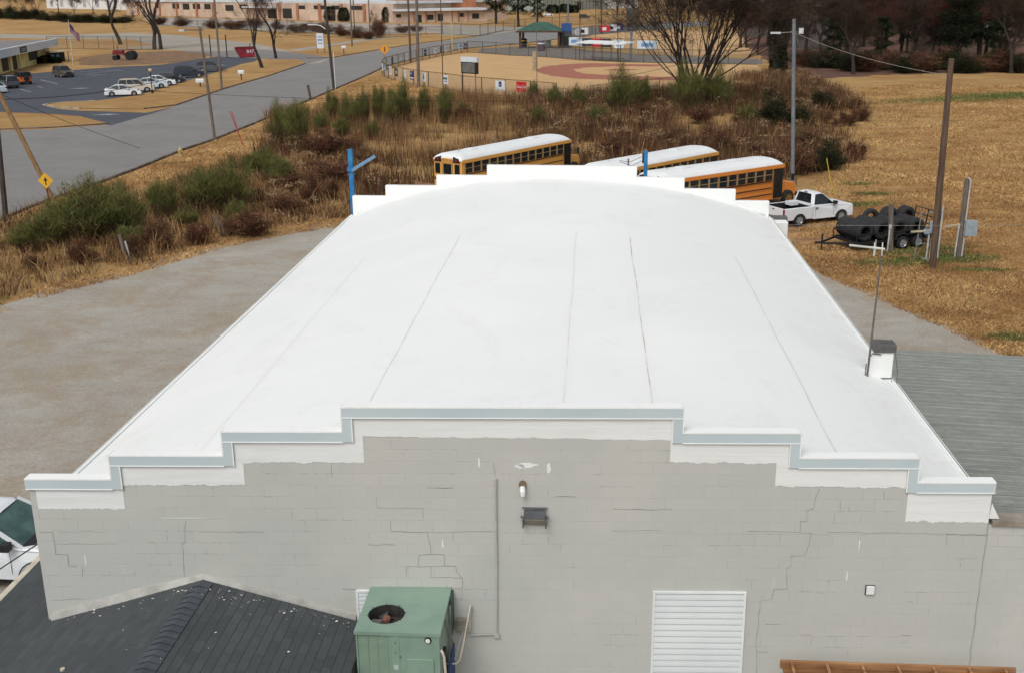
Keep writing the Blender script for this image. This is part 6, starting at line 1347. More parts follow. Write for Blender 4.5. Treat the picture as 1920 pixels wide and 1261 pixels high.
# grey shed, white house, white hall at far left
A3, B3 = G(1018, 22), G(1132, 17); t = thing('metal_shed', 'grey green ribbed metal shed behind the dark pines', 'shed', A3, 0)
facade_box(t, A3, B3, 9, 40, mat('ribbed_grey', (158, 166, 156), (136, 144, 134), scale=.4, stretch=(3, 1, .05)))
for i in range(16): panel_on(t, A3, B3, i/16, i/16+.008, 0, 9, mat('ribbed_shadow', (120, 126, 118)), 'rib', .2)
panel_on(t, A3, B3, .54, .60, 0, 4.2, M_WIN, 'door', .3); panel_on(t, A3, B3, .50, .60, 5.6, 6.4, M_SW, 'awning', 2)
A4, B4 = G(1134, 17), G(1196, 15); t = thing('white_house', 'small white house right of the grey metal shed', 'house', A4, 0); facade_box(t, A4, B4, 8, 20, M_WHITE); panel_on(t, A4, B4, .62, .75, 2.5, 7, M_WIN, 'window', .2); facade_box(t, A4+Vector((-1, -1, 0)), B4+Vector((1, -1, 0)), 9, 22, M_FPOST, 8.02, 'roof')
A5, B5 = G(88, 16), G(236, 19); t = thing('white_hall', 'long low white hall behind the trees at the upper left', 'building', A5, 0); facade_box(t, A5, B5, 8.5, 30, M_WHITE)
for f in (.06, .2, .34, .5, .66, .8): panel_on(t, A5, B5, f, f+.035, 1.5, 6.5, M_SGY, 'window', .2)
# house and barn in the right woods
for (p0, p1, h_, m, nm, lb) in [((1752, 100), (1850, 98), 5.0, mat('tan_siding', (120, 100, 84), (96, 78, 66)), 'house', 'brown house wall showing through the dark trees at the upper right'), ((1496, 92), (1552, 92), 9.0, mat('weather_boards', (96, 92, 88), (74, 70, 66)), 'house', 'grey boarded house behind the square light pole'), ((1625, 60), (1730, 58), 7.0, mat('dull_wall', (96, 88, 78), (70, 66, 60)), 'house', 'long dim house with pale roof edge deep in the right woods'), ((1386, 70), (1470, 70), 7.0, mat('dull_wall', (1, 1, 1)), 'house', 'dim grey house behind the ivy covered tree')]:
    A_, B_ = G(*p0), G(*p1); t = thing(nm, lb, 'house', A_, 0); facade_box(t, A_, B_, h_, 10, m); o = t.location; d = B_-A_
    k = MB(); w_ = d.length; u = d.normalized(); nn = Vector((-u.y, u.x, 0)); k.add([-u*.6-nn*.7+Vector((0, 0, h_)), d+u*.6-nn*.7+Vector((0, 0, h_)), d+u*.6+nn*5+Vector((0, 0, h_+2.6)), -u*.6+nn*5+Vector((0, 0, h_+2.6)), -u*.6+nn*10.7+Vector((0, 0, h_)), d+u*.6+nn*10.7+Vector((0, 0, h_))], [(0, 1, 2, 3), (3, 2, 5, 4), (0, 3, 4), (1, 5, 2)]); k.build('roof', mat('old_shingle', (84, 80, 78), (62, 58, 56)), t)
    panel_on(t, A_, B_, -.02, 1.02, h_-.15, h_+.12, M_SGY, 'eave_board', .8)
    for f in (.15, .45, .75): panel_on(t, A_, B_, f, f+.12, h_*.35, h_*.7, M_WIN, 'window', .08)
# yellow office
O0, O1 = G(92, 114), G(-130, 176); d = (O1-O0); t = thing('office', 'low yellow office with deep white fascia and small dark sign', 'office', O0, 0)
M_YW = mat('yellow_block', (216, 206, 146), (190, 178, 116), scale=.5, k=1.1); facade_box(t, O1, O0, 3.0, 14, M_YW); u = d.normalized()
F0, F1 = O0-u*1.6, O1
nn = Vector((-u.y, u.x, 0)); nn = nn if nn.dot(Vector((CAM[0]-O0.x, CAM[1]-O0.y, 0))) > 0 else -nn
k = MB(); a, b_ = F0+nn*1.8-t.location, F1+nn*1.8-t.location
def slab(k, a, b_, n2, z0, z1): k.add([v+Vector((0, 0, z)) for z in (z0, z1) for v in (a, b_, b_+n2, a+n2)], [(0, 1, 5, 4), (1, 2, 6, 5), (2, 3, 7, 6), (3, 0, 4, 7), (4, 5, 6, 7), (3, 2, 1, 0)])
slab(k, a, b_, -nn*.5, 2.85, 4.25); k.build('fascia', mat('fascia_white', (206, 214, 218), (194, 202, 208), scale=1), t)
k = MB(); slab(k, a-nn*.51, b_-nn*.51, -nn*15.5, 3.05, 4.0); k.build('roof', mat('flat_roof_grey', (132, 128, 126), (110, 106, 104)), t)
def opx(x0, x1, z0, z1, m, nm): 
    f0 = ((x0-92)/(-222)); f1 = ((x1-92)/(-222)); panel_on(t, O1, O0, 1-f1*1.0 if f1 > f0 else 1-f0, 1-f0 if f1 > f0 else 1-f1, z0, z1, m, nm, .08)
L0 = (O1-O0).length
def at_px(px, py0=0):
    # distance along the office wall at photo column px
    best = min((abs(proj(np.array(O0+u*s))[0]-px), s) for s in np.linspace(0, L0, 600)); return best[1]/L0
for (x0, x1, z0, z1, nm, m) in [(56, 71, .9, 2.7, 'window', M_WIN), (26, 33, .1, 2.5, 'door', M_WIN), (6, 17, .3, 2.6, 'window', M_WIN), (85, 92, 0, 2.9, 'pilaster', M_YW), (72, 74, 0, 2.9, 'pilaster', M_YW), (36, 38, 0, 2.9, 'pilaster', M_YW), (19, 23, 0, 2.9, 'pilaster', M_YW)]:
    s0, s1 = at_px(x1), at_px(x0); panel_on(t, O1, O0, 1-s1, 1-s0, z0, z1, m, nm, .10 if nm != 'pilaster' else .25)
s0, s1 = at_px(36), at_px(22); k = MB(); a, b_ = O0+u*(s0*L0+.5)+nn*1.85-t.location, O0+u*(s1*L0)+nn*1.85-t.location; slab(k, a, b_, nn*.05, 3.05, 4.05); so = k.build('sign_board', M_SK, t)
k = MB(); slab(k, a+(b_-a)*.2+nn*.06, a+(b_-a)*.85+nn*.06, nn*.02, 3.62, 3.74); k.build('lettering', M_SGY, so); k = MB(); slab(k, a+(b_-a)*.15+nn*.06, a+(b_-a)*.8+nn*.06, nn*.02, 3.3, 3.42); k.build('lettering', M_SGY, so)
# picnic shelter / noticeboards by the office
A_, B_ = G(96, 118), G(130, 116); t = thing('lean_to', 'low lean-to with pale flat roof and blue posters at the office end', 'shelter', A_, ang(A_, B_)); w_ = (B_-A_).length
MB().box(0, w_, 0, 3, 1.9, 2.1).build('roof', mat('cream', (1, 1, 1)), t); MB().box(0, w_, 1.5, 1.6, 0, 1.88).build('back_wall', M_TRIM, t)
for x in (.9, 2.0): MB().box(x, x+.6, 1.40, 1.48, .6, 1.5).build('poster', M_SB, t)
for x in (0, w_-.1): MB().box(x, x+.1, 0, .1, 0, 1.9).build('post', M_FPOST, t)

# ================================================================== vegetation
def blade_mesh(name, base, tip, width, mats, mi=None, bend=0.0, tipw=.15):
    """each blade: a thin 4-sided strip from base to tip"""
    N = len(base); d = tip-base; L = np.linalg.norm(d, axis=1, keepdims=True)+1e-9
    rnd = rng.normal(size=(N, 3)); p = np.cross(d, rnd); p /= np.linalg.norm(p, axis=1, keepdims=True)+1e-9; w = width.reshape(-1, 1)/2
    if bend:
        mid = base+d*.55+np.stack([rng.normal(size=N), rng.normal(size=N), np.zeros(N)], 1)*L*bend*.0+np.array([0, 0, 1])*L*bend
        V = np.stack([base-p*w, base+p*w, mid+p*w*.8, mid-p*w*.8, tip], 1).reshape(-1, 3)
        nv = 5; quads = np.arange(N)[:, None]*5+np.array([0, 1, 2, 3]); tris = np.arange(N)[:, None]*5+np.array([3, 2, 4])
        li = np.concatenate([quads, tris], 1).ravel(); tot = np.tile([4, 3], N)
    else:
        V = np.stack([base-p*w, base+p*w, tip+p*w*tipw, tip-p*w*tipw], 1).reshape(-1, 3); li = (np.arange(N)[:, None]*4+np.arange(4)).ravel(); tot = np.full(N, 4)
    me = bpy.data.meshes.new(name); me.vertices.add(len(V)); me.vertices.foreach_set('co', V.ravel().astype(np.float32))
    me.loops.add(len(li)); me.loops.foreach_set('vertex_index', li.astype(np.int32)); me.polygons.add(len(tot))
    me.polygons.foreach_set('loop_start', np.concatenate([[0], np.cumsum(tot)[:-1]]).astype(np.int32)); me.polygons.foreach_set('loop_total', tot.astype(np.int32))
    for m in mats: me.materials.append(m)
    if mi is not None:
        me.polygons.foreach_set('material_index', (np.repeat(mi, 2) if bend else mi).astype(np.int32))
    me.update(calc_edges=True); return me
def link(name, me, parent=None, loc=None):
    o = bpy.data.objects.new(name, me); COL.objects.link(o)
    if parent is not None: o.parent = parent
    if loc is not None: o.location = loc
    return o
def leafmat(name, c, c2, scale=1.0, k=1.0, world=True):
    q = NT(name); a = q.noise(scale, 4, .7, q.pos(world=world)); q.base(q.ramp(a, [(.35, L4(c2, k)), (.65, L4(c, k))])); q.b.inputs['Roughness'].default_value = .9; q.b.inputs['Specular IOR Level'].default_value = .08; return q.m
# materials of dry stems and leaves
V_RED = leafmat('red_brown_stems', (112, 70, 54), (76, 48, 40), 1.5); V_BRN = leafmat('brown_stems', (104, 84, 66), (70, 54, 44), 1.2); V_TAN = leafmat('tan_straw', (176, 144, 100), (128, 98, 66), .8); V_TUFT = leafmat('golden_tuft', (218, 184, 130), (150, 114, 72), .22, k=1.1); V_TUF2 = leafmat('brown_tuft', (170, 130, 86), (112, 80, 52), .3, k=1.05); V_PALE = leafmat('pale_seed_heads', (196, 170, 134), (150, 122, 92), 2)
V_GRN = leafmat('feathery_green', (112, 118, 66), (74, 84, 48), .7, k=1.1); V_GRN2 = leafmat('olive_green', (124, 118, 66), (92, 86, 52), .9); V_DK = leafmat('dark_evergreen', (40, 50, 34), (24, 32, 24), .8); V_TWIG = leafmat('grey_brown_twigs', (92, 80, 72), (62, 52, 46), .5); V_TWD = leafmat('dark_twigs', (74, 60, 52), (48, 38, 34), .4); V_IVY = leafmat('ivy_leaves', (56, 66, 38), (34, 42, 26), 1.2); V_TWR = leafmat('reddish_twigs', (96, 62, 52), (62, 42, 38), .4)
M_BARK = mat('grey_bark', (96, 86, 76), (60, 52, 46), scale=2, stretch=(3, 3, .6), bump=.6, rough=.95); M_BARKD = mat('dark_bark', (64, 54, 48), (38, 32, 30), scale=2, stretch=(3, 3, .6), bump=.6, rough=.95)
def in_poly(pts, poly):
    x, y = pts[:, 0], pts[:, 1]; c = np.zeros(len(x), bool); n = len(poly); j = n-1
    for i in range(n):
        xi, yi = poly[i]; xj, yj = poly[j]
        m = ((yi > y) != (yj > y)) & (x < (xj-xi)*(y-yi)/((yj-yi) or 1e-9)+xi); c ^= m; j = i
    return c
BRUSH = [(-160, 640), (0, 566), (100, 534), (240, 502), (330, 475), (430, 446), (540, 425), (655, 408), (720, 380), (800, 345), (880, 338), (1110, 330), (1480, 350), (1500, 330), (1560, 322), (1615, 300), (1590, 262), (1545, 246), (1560, 222), (1640, 208), (1600, 190), (1560, 165), (1500, 142), (1400, 142), (1350, 160), (1300, 172), (1160, 176), (1060, 182), (960, 186), (860, 180), (760, 186), (640, 192), (596, 212), (500, 216), (508, 268), (470, 300), (340, 340), (230, 352), (120, 372), (40, 410), (-40, 430), (-200, 470)]
BW_ = np.array([tuple(G(*p))[:2] for p in BRUSH])
def scatter_in(poly, n, dens=None):
    lo, hi = poly.min(0), poly.max(0); P = rng.uniform(lo, hi, size=(n, 2)); P = P[in_poly(P, poly)]; return P
def clumps(P, per, hmin, hmax, spread, lean, wmin, wmax):
    """P (N,2) clump centres -> blades"""
    N = len(P); base = np.repeat(P, per, 0)+rng.normal(size=(N*per, 2))*spread; sc_ = np.repeat(rng.uniform(.7, 1.25, N), per)
    h = rng.uniform(hmin, hmax, N*per)*sc_; ln = rng.normal(size=(N*per, 2))*lean*h[:, None]
    b3 = np.concatenate([base, np.zeros((N*per, 1))], 1); t3 = np.concatenate([base+ln, h[:, None]], 1); return b3, t3, rng.uniform(wmin, wmax, N*per)
def nz(P, s, seed): return np.array([noise.noise(Vector((x*s, y*s, seed))) for x, y in P])
def stuff(name, arrs, mats, label, cat, bend=.0, mis=None):
    b = np.concatenate([a[0] for a in arrs]); t = np.concatenate([a[1] for a in arrs]); w_ = np.concatenate([a[2] for a in arrs]); mi = np.concatenate([np.full(len(a[0]), k) if len(a) < 4 else a[3] for k, a in enumerate(arrs)])
    o = link(name, blade_mesh(name, b, t, w_, mats, mi, bend)); return tag(o, label, cat, kind='stuff')
# brush: zones chosen by place
P = scatter_in(BW_, 26000)
px = proj(np.concatenate([P, np.zeros((len(P), 1))], 1)); n1 = nz(P, .12, 3); n2 = nz(P, .4, 9)
near = (px[:, 0] < 660) & (px[:, 1] > 300); mid = (px[:, 0] > 560) & (px[:, 0] < 960) & (px[:, 1] < 300); right = ~near & ~mid
gap = (n1+.5*n2) < -.28
tanmask = near & ((n1+.6*n2) > .02) | near & (px[:, 1] > 445+.0*px[:, 0]) & (rng.random(len(P)) < .6)
A = []
q1 = P[near & tanmask]; A.append(clumps(q1[rng.random(len(q1)) < .9], 16, .35, 1.0, .22, .45, .020, .045)+())
q2 = P[near & ~tanmask & ~gap]; A.append(clumps(q2, 14, .5, 1.3, .25, .32, .018, .04))
q3 = P[mid & ((n1+.5*n2) > -.24)]; q3 = q3[rng.random(len(q3)) < .85]; A3 = clumps(q3, 10, .5, 1.8, .30, .11, .018, .036)
q4 = P[right & ((n1+.5*n2) > -.22)]; q4 = q4[rng.random(len(q4)) < .85]; A4 = clumps(q4, 14, .5, 1.75, .35, .22, .025, .05)
def withmi(a, probs): return a+(rng.choice(len(probs), size=len(a[0]), p=probs),)
VM = [V_TAN, V_BRN, V_RED, V_PALE, V_GRN2]
stuff('dry_grass', [withmi(A[0], [.62, .22, .08, .05, .03])], VM, 'tangled tan dry grass along the gravel lot edge on the left', 'dry grass', bend=.12)
stuff('brush', [withmi(A[1], [.22, .44, .28, .02, .04])], VM, 'brown and reddish dry brush below the road kerb on the left', 'brush', bend=.06)
stuff('tall_weeds', [withmi(A3, [.24, .28, .36, .02, .10])], VM, 'tall upright dry reddish weeds behind the left school bus', 'weeds')
stuff('brush', [withmi(A4, [.12, .36, .38, .02, .12])], VM, 'dark red brown brush behind the school buses and light pole', 'brush', bend=.05)
# pale plumes: small puffs on top of the stems
def puffs(C, per, z0, z1, r_):
    N = len(C); z = rng.uniform(z0, z1, N); c = np.repeat(np.concatenate([C, z[:, None]], 1), per, 0); k = N*per
    o = rng.normal(size=(k, 3))*r_*np.array([1.6, 1.6, .6]); d = rng.normal(size=(k, 3)); d /= np.linalg.norm(d, axis=1, keepdims=True); return c+o, c+o+d*.12, rng.uniform(.03, .06, k)
pl = P[right & (n2 > .16) & (n1 > -.1) & (rng.random(len(P)) < .30)]; pl2 = P[near & (px[:, 0] > 480) & (n2 > .1) & (rng.random(len(P)) < .30)]; pl3 = P[right & (px[:, 0] > 1380) & (px[:, 1] > 230) & (n1 > 0) & (rng.random(len(P)) < .2)]
stuff('seed_heads', [puffs(pl, 26, 1.0, 1.7, .14), puffs(pl2, 26, .7, 1.2, .12), puffs(pl3, 20, .9, 1.5, .14)], [V_PALE, V_PALE, V_TAN], 'pale fluffy seed heads scattered through the brush', 'seed heads')

def shrub_proto(seed, kind):
    """returns crown mesh, stems mesh for a shrub about 2 m tall, 1.6 m across"""
    r = np.random.default_rng(seed); n = {'green': 11000, 'brown': 4500, 'dark': 5200}[kind]
    ns = 18; az = r.uniform(0, 2*PI, ns); rad_ = np.sqrt(r.random(ns))*.62; bx = np.stack([np.cos(az)*rad_*.4, np.sin(az)*rad_*.4], 1); tx = np.stack([np.cos(az)*rad_*1.15, np.sin(az)*rad_*1.15], 1); H_ = 2.1*(1-.45*(rad_/.62)**2)*r.uniform(.5, 1.2, ns)
    i = r.integers(0, ns, n); f = r.beta(2.2, 1.5, n); p = bx[i]+(tx[i]-bx[i])*f[:, None]**1.3; z = H_[i]*f
    sp = .17*(1-.6*f)+.03; p = p+r.normal(size=(n, 2))*sp[:, None]; z = z+r.normal(size=n)*.05
    out = (tx[i]-bx[i])*.5+r.normal(size=(n, 2))*.35; L = r.uniform(.12, .32, n) if kind != 'brown' else r.uniform(.2, .5, n)
    up = .8 if kind == 'green' else .5
    d = np.concatenate([out*L[:, None], (L*up)[:, None]], 1); base = np.concatenate([p, np.maximum(z, .03)[:, None]], 1)
    wd = r.uniform(.007, .018, n)*(1.8 if kind == 'dark' else 1.3 if kind == 'brown' else 1)
    mats = {'green': [V_GRN, V_GRN2, V_BRN], 'brown': [V_RED, V_BRN, V_TAN], 'dark': [V_DK, V_IVY, V_BRN]}[kind]; pr_ = {'green': [.62, .24, .14], 'brown': [.55, .37, .08], 'dark': [.55, .33, .12]}[kind]
    # browner low down: dead inner growth
    mi = r.choice(3, n, p=pr_); 
    if kind == 'green': mi = np.where((z < .75) & (r.random(n) < .6), 2, mi)
    crown = blade_mesh('foliage', base, base+d, wd, mats, mi)
    sb = np.concatenate([bx, np.zeros((ns, 1))], 1); st = np.concatenate([tx, H_[:, None]*.9], 1); stems = blade_mesh('stem', sb, st, np.full(ns, .03), [V_BRN]); return crown, stems
PRT = {k: [shrub_proto(s+{'green': 0, 'brown': 50, 'dark': 90}[k], k) for s in range(3)] for k in ('green', 'brown', 'dark')}
def shrub(label, cat, px_, py_, hpx, wide, kind, group, v=None, name='shrub'):
    """px,py: foot in the photo; hpx: height in photo pixels; wide: width/height"""
    p = G(px_, py_); top = PY(px_, py_-hpx, p.y); h = max(.3, top.z); v = random.randrange(3) if v is None else v
    t = thing(name, label, cat, p, random.uniform(0, 6), group); w_ = wide*h/2.1*1.25; t.scale = (w_, w_, h/2.1)
    a, b_ = PRT[kind][v]; link('foliage', a, t); link('stem', b_, t); return t
GS = 'feathery green shrubs in the brush'
for (x, y, h, w_, lb) in [(168, 452, 100, 1.5, 'largest feathery green shrub, by the leaning pole and diamond sign'), (100, 462, 70, 1.3, 'green shrub left of the largest one, near the dark edge pole'), (228, 450, 88, 1.1, 'green shrub on the right flank of the largest one'), (60, 470, 50, 1.6, 'low dark green shrub close to the left edge of the brush'), (310, 412, 70, 1.0, 'narrow green shrub standing alone between the two big green masses'),
                          (390, 402, 82, 1.2, 'left half of the big green shrub mass below the hydrant'), (440, 398, 86, 1.1, 'right half of the big green shrub mass below the hydrant'), (445, 425, 42, 1.3, 'small green shrub low at the right fence post'), (250, 465, 40, 1.6, 'low green shrub at the foot of the largest one'), (350, 425, 34, 1.5, 'low olive shrub above the gravel edge, between the fence posts'),
                          (532, 282, 66, .8, 'tall plume shaped green shrub, left of a close pair, right of the red guards'), (560, 286, 72, .8, 'tall plume shaped green shrub, right of a close pair near the kerb'), (490, 330, 50, 1.5, 'broad dull green shrub under the plume shaped pair'), (520, 345, 44, 1.6, 'low dull green shrub in the shade left of the blue post'),
                          (622, 228, 44, .6, 'slim green shrub leftmost in the row under the ball field'), (655, 240, 46, .9, 'second green shrub in the row under the ball field'), (683, 232, 48, .6, 'slim pointed green shrub third in the row under the ball field'), (712, 228, 50, .6, 'fourth green shrub in the row under the ball field'), (752, 232, 60, .9, 'tallest green shrub in the row below the thick pale pole'), (735, 236, 44, .8, 'green shrub just left of the tallest in the row'), (795, 222, 46, .6, 'slim green shrub right of the tallest in the row'), (835, 232, 50, .7, 'green shrub at the right end of the row below the scoreboard'), (605, 252, 34, .9, 'low green shrub at the left foot of the row'),
                          (1085, 206, 34, 1.0, 'small bright green shrub just right of the fence gate'), (1160, 216, 60, 1.2, 'bushy green shrub in front of the low right fence'), (1200, 206, 46, 1.1, 'green shrub right of the bushy one at the low fence'), (1040, 200, 26, 1.3, 'low green shrub at the foot of the gate frame'), (1285, 214, 70, .9, 'green growth at the left foot of the big bare tree'), (1350, 210, 56, 1.2, 'green growth at the right foot of the big bare tree'), (1000, 186, 22, 1.2, 'small green shrub below the red banner')]:
    shrub(lb, 'shrub', x, y, h*(1.45 if y < 300 else 1.12), w_*(.75 if y < 300 else 1), 'green', GS, name='green_shrub')
for (x, y, h, w_, lb) in [(1558, 318, 60, 1.1, 'dark green shrub standing behind the pickup at the brush edge'), (1535, 322, 44, 1.2, 'low dark green shrub left of the pickup shrub'), (1452, 250, 80, 1.3, 'dark ivy covered thicket left of the grey light pole'), (1500, 252, 62, 1.2, 'dark thicket right behind the grey light pole'), (1540, 215, 50, 1.2, 'olive dark shrub at the field edge beyond the light pole')]:
    shrub(lb, 'shrub', x, y, h, w_, 'dark', 'dark shrubs near the light pole', name='dark_shrub')
k_ = 0
BR = [(600, 330), (640, 345), (680, 330), (560, 365), (590, 385), (700, 360), (480, 375), (540, 400), (620, 372), (250, 480), (150, 495), (300, 470), (380, 455), (60, 510), (470, 440), (880, 228), (930, 236), (985, 250), (1035, 240), (1010, 226), (1080, 236), (1095, 262), (1140, 250), (1130, 284), (1180, 268), (1210, 250), (1240, 274), (1160, 300), (1275, 262), (1300, 284), (1330, 262), (1350, 290), (1380, 258), (1400, 286), (1420, 300), (1430, 268), (1465, 300), (1500, 292), (1520, 268), (1570, 290), (1590, 240), (1620, 225), (1560, 236), (1600, 300), (1470, 228), (1390, 232), (1320, 236), (1250, 232), (1190, 226), (900, 262), (960, 272), (860, 252), (820, 262), (780, 275), (740, 262), (700, 280), (660, 285), (620, 296), (1480, 322), (1510, 320), (1060, 215), (1120, 222), (940, 212), (1545, 200), (1600, 206)]
for (x, y) in BR:
    if 690 < x < 1000 and y < 290 and (x*7+y) % 5 < 3: continue
    x += random.uniform(-8, 8); y += random.uniform(-4, 4); lb = random.choice(('low', 'broad', 'tall'))+' leafless reddish brown shrub '+('left of the blue post, above the gravel lot' if x < 700 else 'behind the left school bus' if x < 1090 else 'behind the middle and right school buses' if x < 1440 else 'in brush around the grey light pole')
    shrub(lb, 'shrub', x, y, random.uniform(30, 58) if y > 290 else random.uniform(20, 40), random.uniform(1.0, 2.2), 'brown', 'leafless brown shrubs '+('on the left' if x < 700 else 'behind the left bus' if x < 1090 else 'behind the right buses' if x < 1440 else 'by the light pole'), name='brown_shrub')

for (x, y, h, w_, lb) in [(870, 226, 40, .8, 'small olive plume under the scoreboard in the brush'), (640, 262, 44, .9, 'dull olive plume below the row of green shrubs, left'), (700, 262, 40, .9, 'dull olive plume below the row of green shrubs, right'), (1010, 236, 36, 1.1, 'olive green growth in brush below the gate frame'), (1120, 236, 40, 1.1, 'olive green growth between the fence gate and bushy shrub'), (1400, 236, 46, 1.0, 'olive green growth right of the big bare tree'), (1505, 286, 44, 1.0, 'reddish olive shrub just right of the grey light pole base')]:
    shrub(lb, 'shrub', x, y, h, w_, 'green', GS, name='green_shrub')
# trees
def grow(seed, H_, r0, lean=(0, 0), forks=(3, 5), spread=.55, trunk_f=.35, stems=1, depth=5, droop=0.0, twn=5, twl=1.0):
    rr = random.Random(seed); limbs = MB(); tb, tt, tw = [], [], []
    def seg(p, d, L, r, lv):
        n = 4 if lv < 2 else 3; pts = [p]; rs = [r]; q = p; dd = d.copy()
        for i in range(n):
            dd = (dd+Vector((rr.gauss(0, .09), rr.gauss(0, .09), rr.gauss(.03, .06)-droop*lv*.02))).normalized(); q = q+dd*(L/n); pts.append(q); rs.append(r*(1-.45*(i+1)/n))
        if lv <= 3: limbs.tube(pts, rs, 7 if lv < 2 else 4, cap=False)
        else:
            for a, b_, ra in zip(pts, pts[1:], rs): tb.append(a); tt.append(b_); tw.append(ra*2.2)
        if lv >= depth:
            for k in range(twn):
                f = rr.random(); b_ = pts[0].lerp(pts[-1], f); dv = (dd*.6+Vector((rr.gauss(0, .7), rr.gauss(0, .7), rr.gauss(.15, .5)))).normalized(); e = b_+dv*rr.uniform(.5, 1.3)*twl; tb.append(b_); tt.append(e); tw.append(.030)
                for _ in range(2):
                    m = b_.lerp(e, rr.uniform(.3, .8)); dv2 = (dv+Vector((rr.gauss(0, .7), rr.gauss(0, .7), rr.gauss(.1, .5)))).normalized(); tb.append(m); tt.append(m+dv2*rr.uniform(.3, .7)*twl); tw.append(.024)
            return
        nf = rr.randint(*forks) if lv else rr.randint(3, 5)
        for k in range(nf):
            f = 1.0 if k == 0 else rr.uniform(.45, 1.0); idx = min(n-1, int(f*n)); b_ = pts[idx].lerp(pts[idx+1], f*n-idx) if f < 1 else pts[-1]
            az = rr.uniform(0, 2*PI); a = dd.orthogonal().normalized(); a.rotate(Matrix.Rotation(az, 3, dd)); s_ = spread*rr.uniform(.5, 1.25)*(.6 if k == 0 else 1)
            seg(b_, (dd+a*s_).normalized(), L*rr.uniform(.58, .82) if lv else (H_-L)*rr.uniform(.34, .46), r*(.58 if k == 0 else rr.uniform(.32, .5)), lv+1)
    for s_ in range(stems):
        a = 2*PI*s_/max(1, stems)+rr.random(); off = Vector((math.cos(a), math.sin(a), 0))*(.3 if stems > 1 else 0); d = Vector((lean[0], lean[1], 1)) + off*(1.9 if stems > 1 else 0)*rr.uniform(.3, 1.1)
        seg(off*.5, d.normalized(), H_*trunk_f*rr.uniform(.85, 1.15), r0*(1 if stems == 1 else .6), 0)
    return limbs, np.array([tuple(v) for v in tb]), np.array([tuple(v) for v in tt]), np.array(tw)
def tree_meshes(seed, bark, twig, **k):
    l, a, b_, w_ = grow(seed, **k); return l.mesh('trunk', bark, True), blade_mesh('crown', a, b_, np.maximum(w_, .028), [twig])
def place_tree(name, label, cat, p, ms, rz=0, s=1.0, group=None, sz=None):
    t = thing(name, label, cat, p, rz, group); t.scale = (s, s, sz or s); link('trunk', ms[0], t); link('crown', ms[1], t); return t
# the big many-stemmed tree behind the buses
big = tree_meshes(11, M_BARKD, V_TWIG, H_=19, r0=.34, stems=10, trunk_f=.29, spread=.54, depth=5, forks=(2, 4), twn=8, twl=1.4)
place_tree('bare_tree', 'big bare many-stemmed tree rising behind the school buses at centre right', 'tree', G(1302, 204), big, .4, 1.0)
TB = [tree_meshes(21, M_BARKD, V_TWIG, H_=17, r0=.38, lean=(-.16, 0), trunk_f=.24, spread=.6, depth=5, forks=(2, 4), twn=4, twl=1.2), tree_meshes(22, M_BARKD, V_TWIG, H_=17, r0=.36, trunk_f=.32, spread=.5, depth=5, forks=(2, 4), twn=4, twl=1.2),
      tree_meshes(23, M_BARKD, V_TWD, H_=13, r0=.38, trunk_f=.34, spread=.75, depth=5, forks=(3, 4), twn=6, twl=1.2), tree_meshes(24, M_BARKD, V_TWR, H_=12, r0=.32, trunk_f=.30, spread=.8, depth=5, forks=(3, 4), twn=6, twl=1.2)]
for (px_, py_, i, rz_t, s, lb) in [(226, 84, 0, 0, 1.45, 'thick leaning bare tree behind the red tractor'), (290, 93, 1, 1.0, 1.5, 'left trunk of the close pair of bare trees above the lot'), (302, 93, 1, 2.6, 1.35, 'right trunk of the close pair of bare trees above the lot'), (491, 128, 0, .6, .95, 'bare tree left of two at the side street corner by the dumpster'), (517, 110, 1, 4.0, .95, 'slim bare tree right of two at the side street corner'), (1157, 24, 2, 0, 1.1, 'small bare tree before the white house')]:
    place_tree('bare_tree', lb, 'tree', G(px_, py_), TB[i], rz_t, s, 'bare trees in the upper left' if px_ < 700 else None)
# dark evergreens
def pine(seed, n=9000):
    r = np.random.default_rng(seed); f = r.random(n)**.8; z = 3.0+f*11; R_ = 3.6*np.sqrt(np.clip(1-((z-7.5)/7.2)**2, .02, 1))*(.75+.35*np.sin(z*2.3+r.random(n)*.6)); az = r.uniform(0, 2*PI, n)
    lump = 1+.28*np.sin(az*5+z*1.1)*np.cos(az*3-z*.7); rad_ = R_*lump*np.sqrt(r.uniform(.25, 1, n)); b = np.stack([np.cos(az)*rad_, np.sin(az)*rad_, z], 1); d = np.stack([np.cos(az)*.5+r.normal(size=n)*.35, np.sin(az)*.5+r.normal(size=n)*.35, r.normal(size=n)*.35+.1], 1)*r.uniform(.35, .9, n)[:, None]
    tr = MB().tube([(0, 0, 0), (0, .1, 4), (0, 0, 12)], [.4, .3, .1], 8, cap=False)
    for k in range(14):
        z_ = 3.2+k*.65; a = k*2.4; tr.tube([(0, 0, z_), (math.cos(a)*2.4, math.sin(a)*2.4, z_+.6)], [.10, .03], 4, cap=False)
    return tr.mesh('trunk', M_BARKD, True), blade_mesh('crown', b, b+d, r.uniform(.08, .16, n), [V_DK, V_IVY], r.choice(2, n, p=[.75, .25]))
PN = [pine(1), pine(2)]
for (x, y, i, s, lb) in [(930, 45, 0, 1.35, 'dark round evergreen at the right end of the brick factory'), (972, 51, 1, 1.35, 'largest dark evergreen left of the grey metal shed'), (1008, 46, 0, .8, 'thin dark tree right of the largest evergreen')]:
    t = place_tree('evergreen_tree', lb, 'tree', G(x, y), PN[i], i*2.0, s, 'dark evergreens at the top centre')
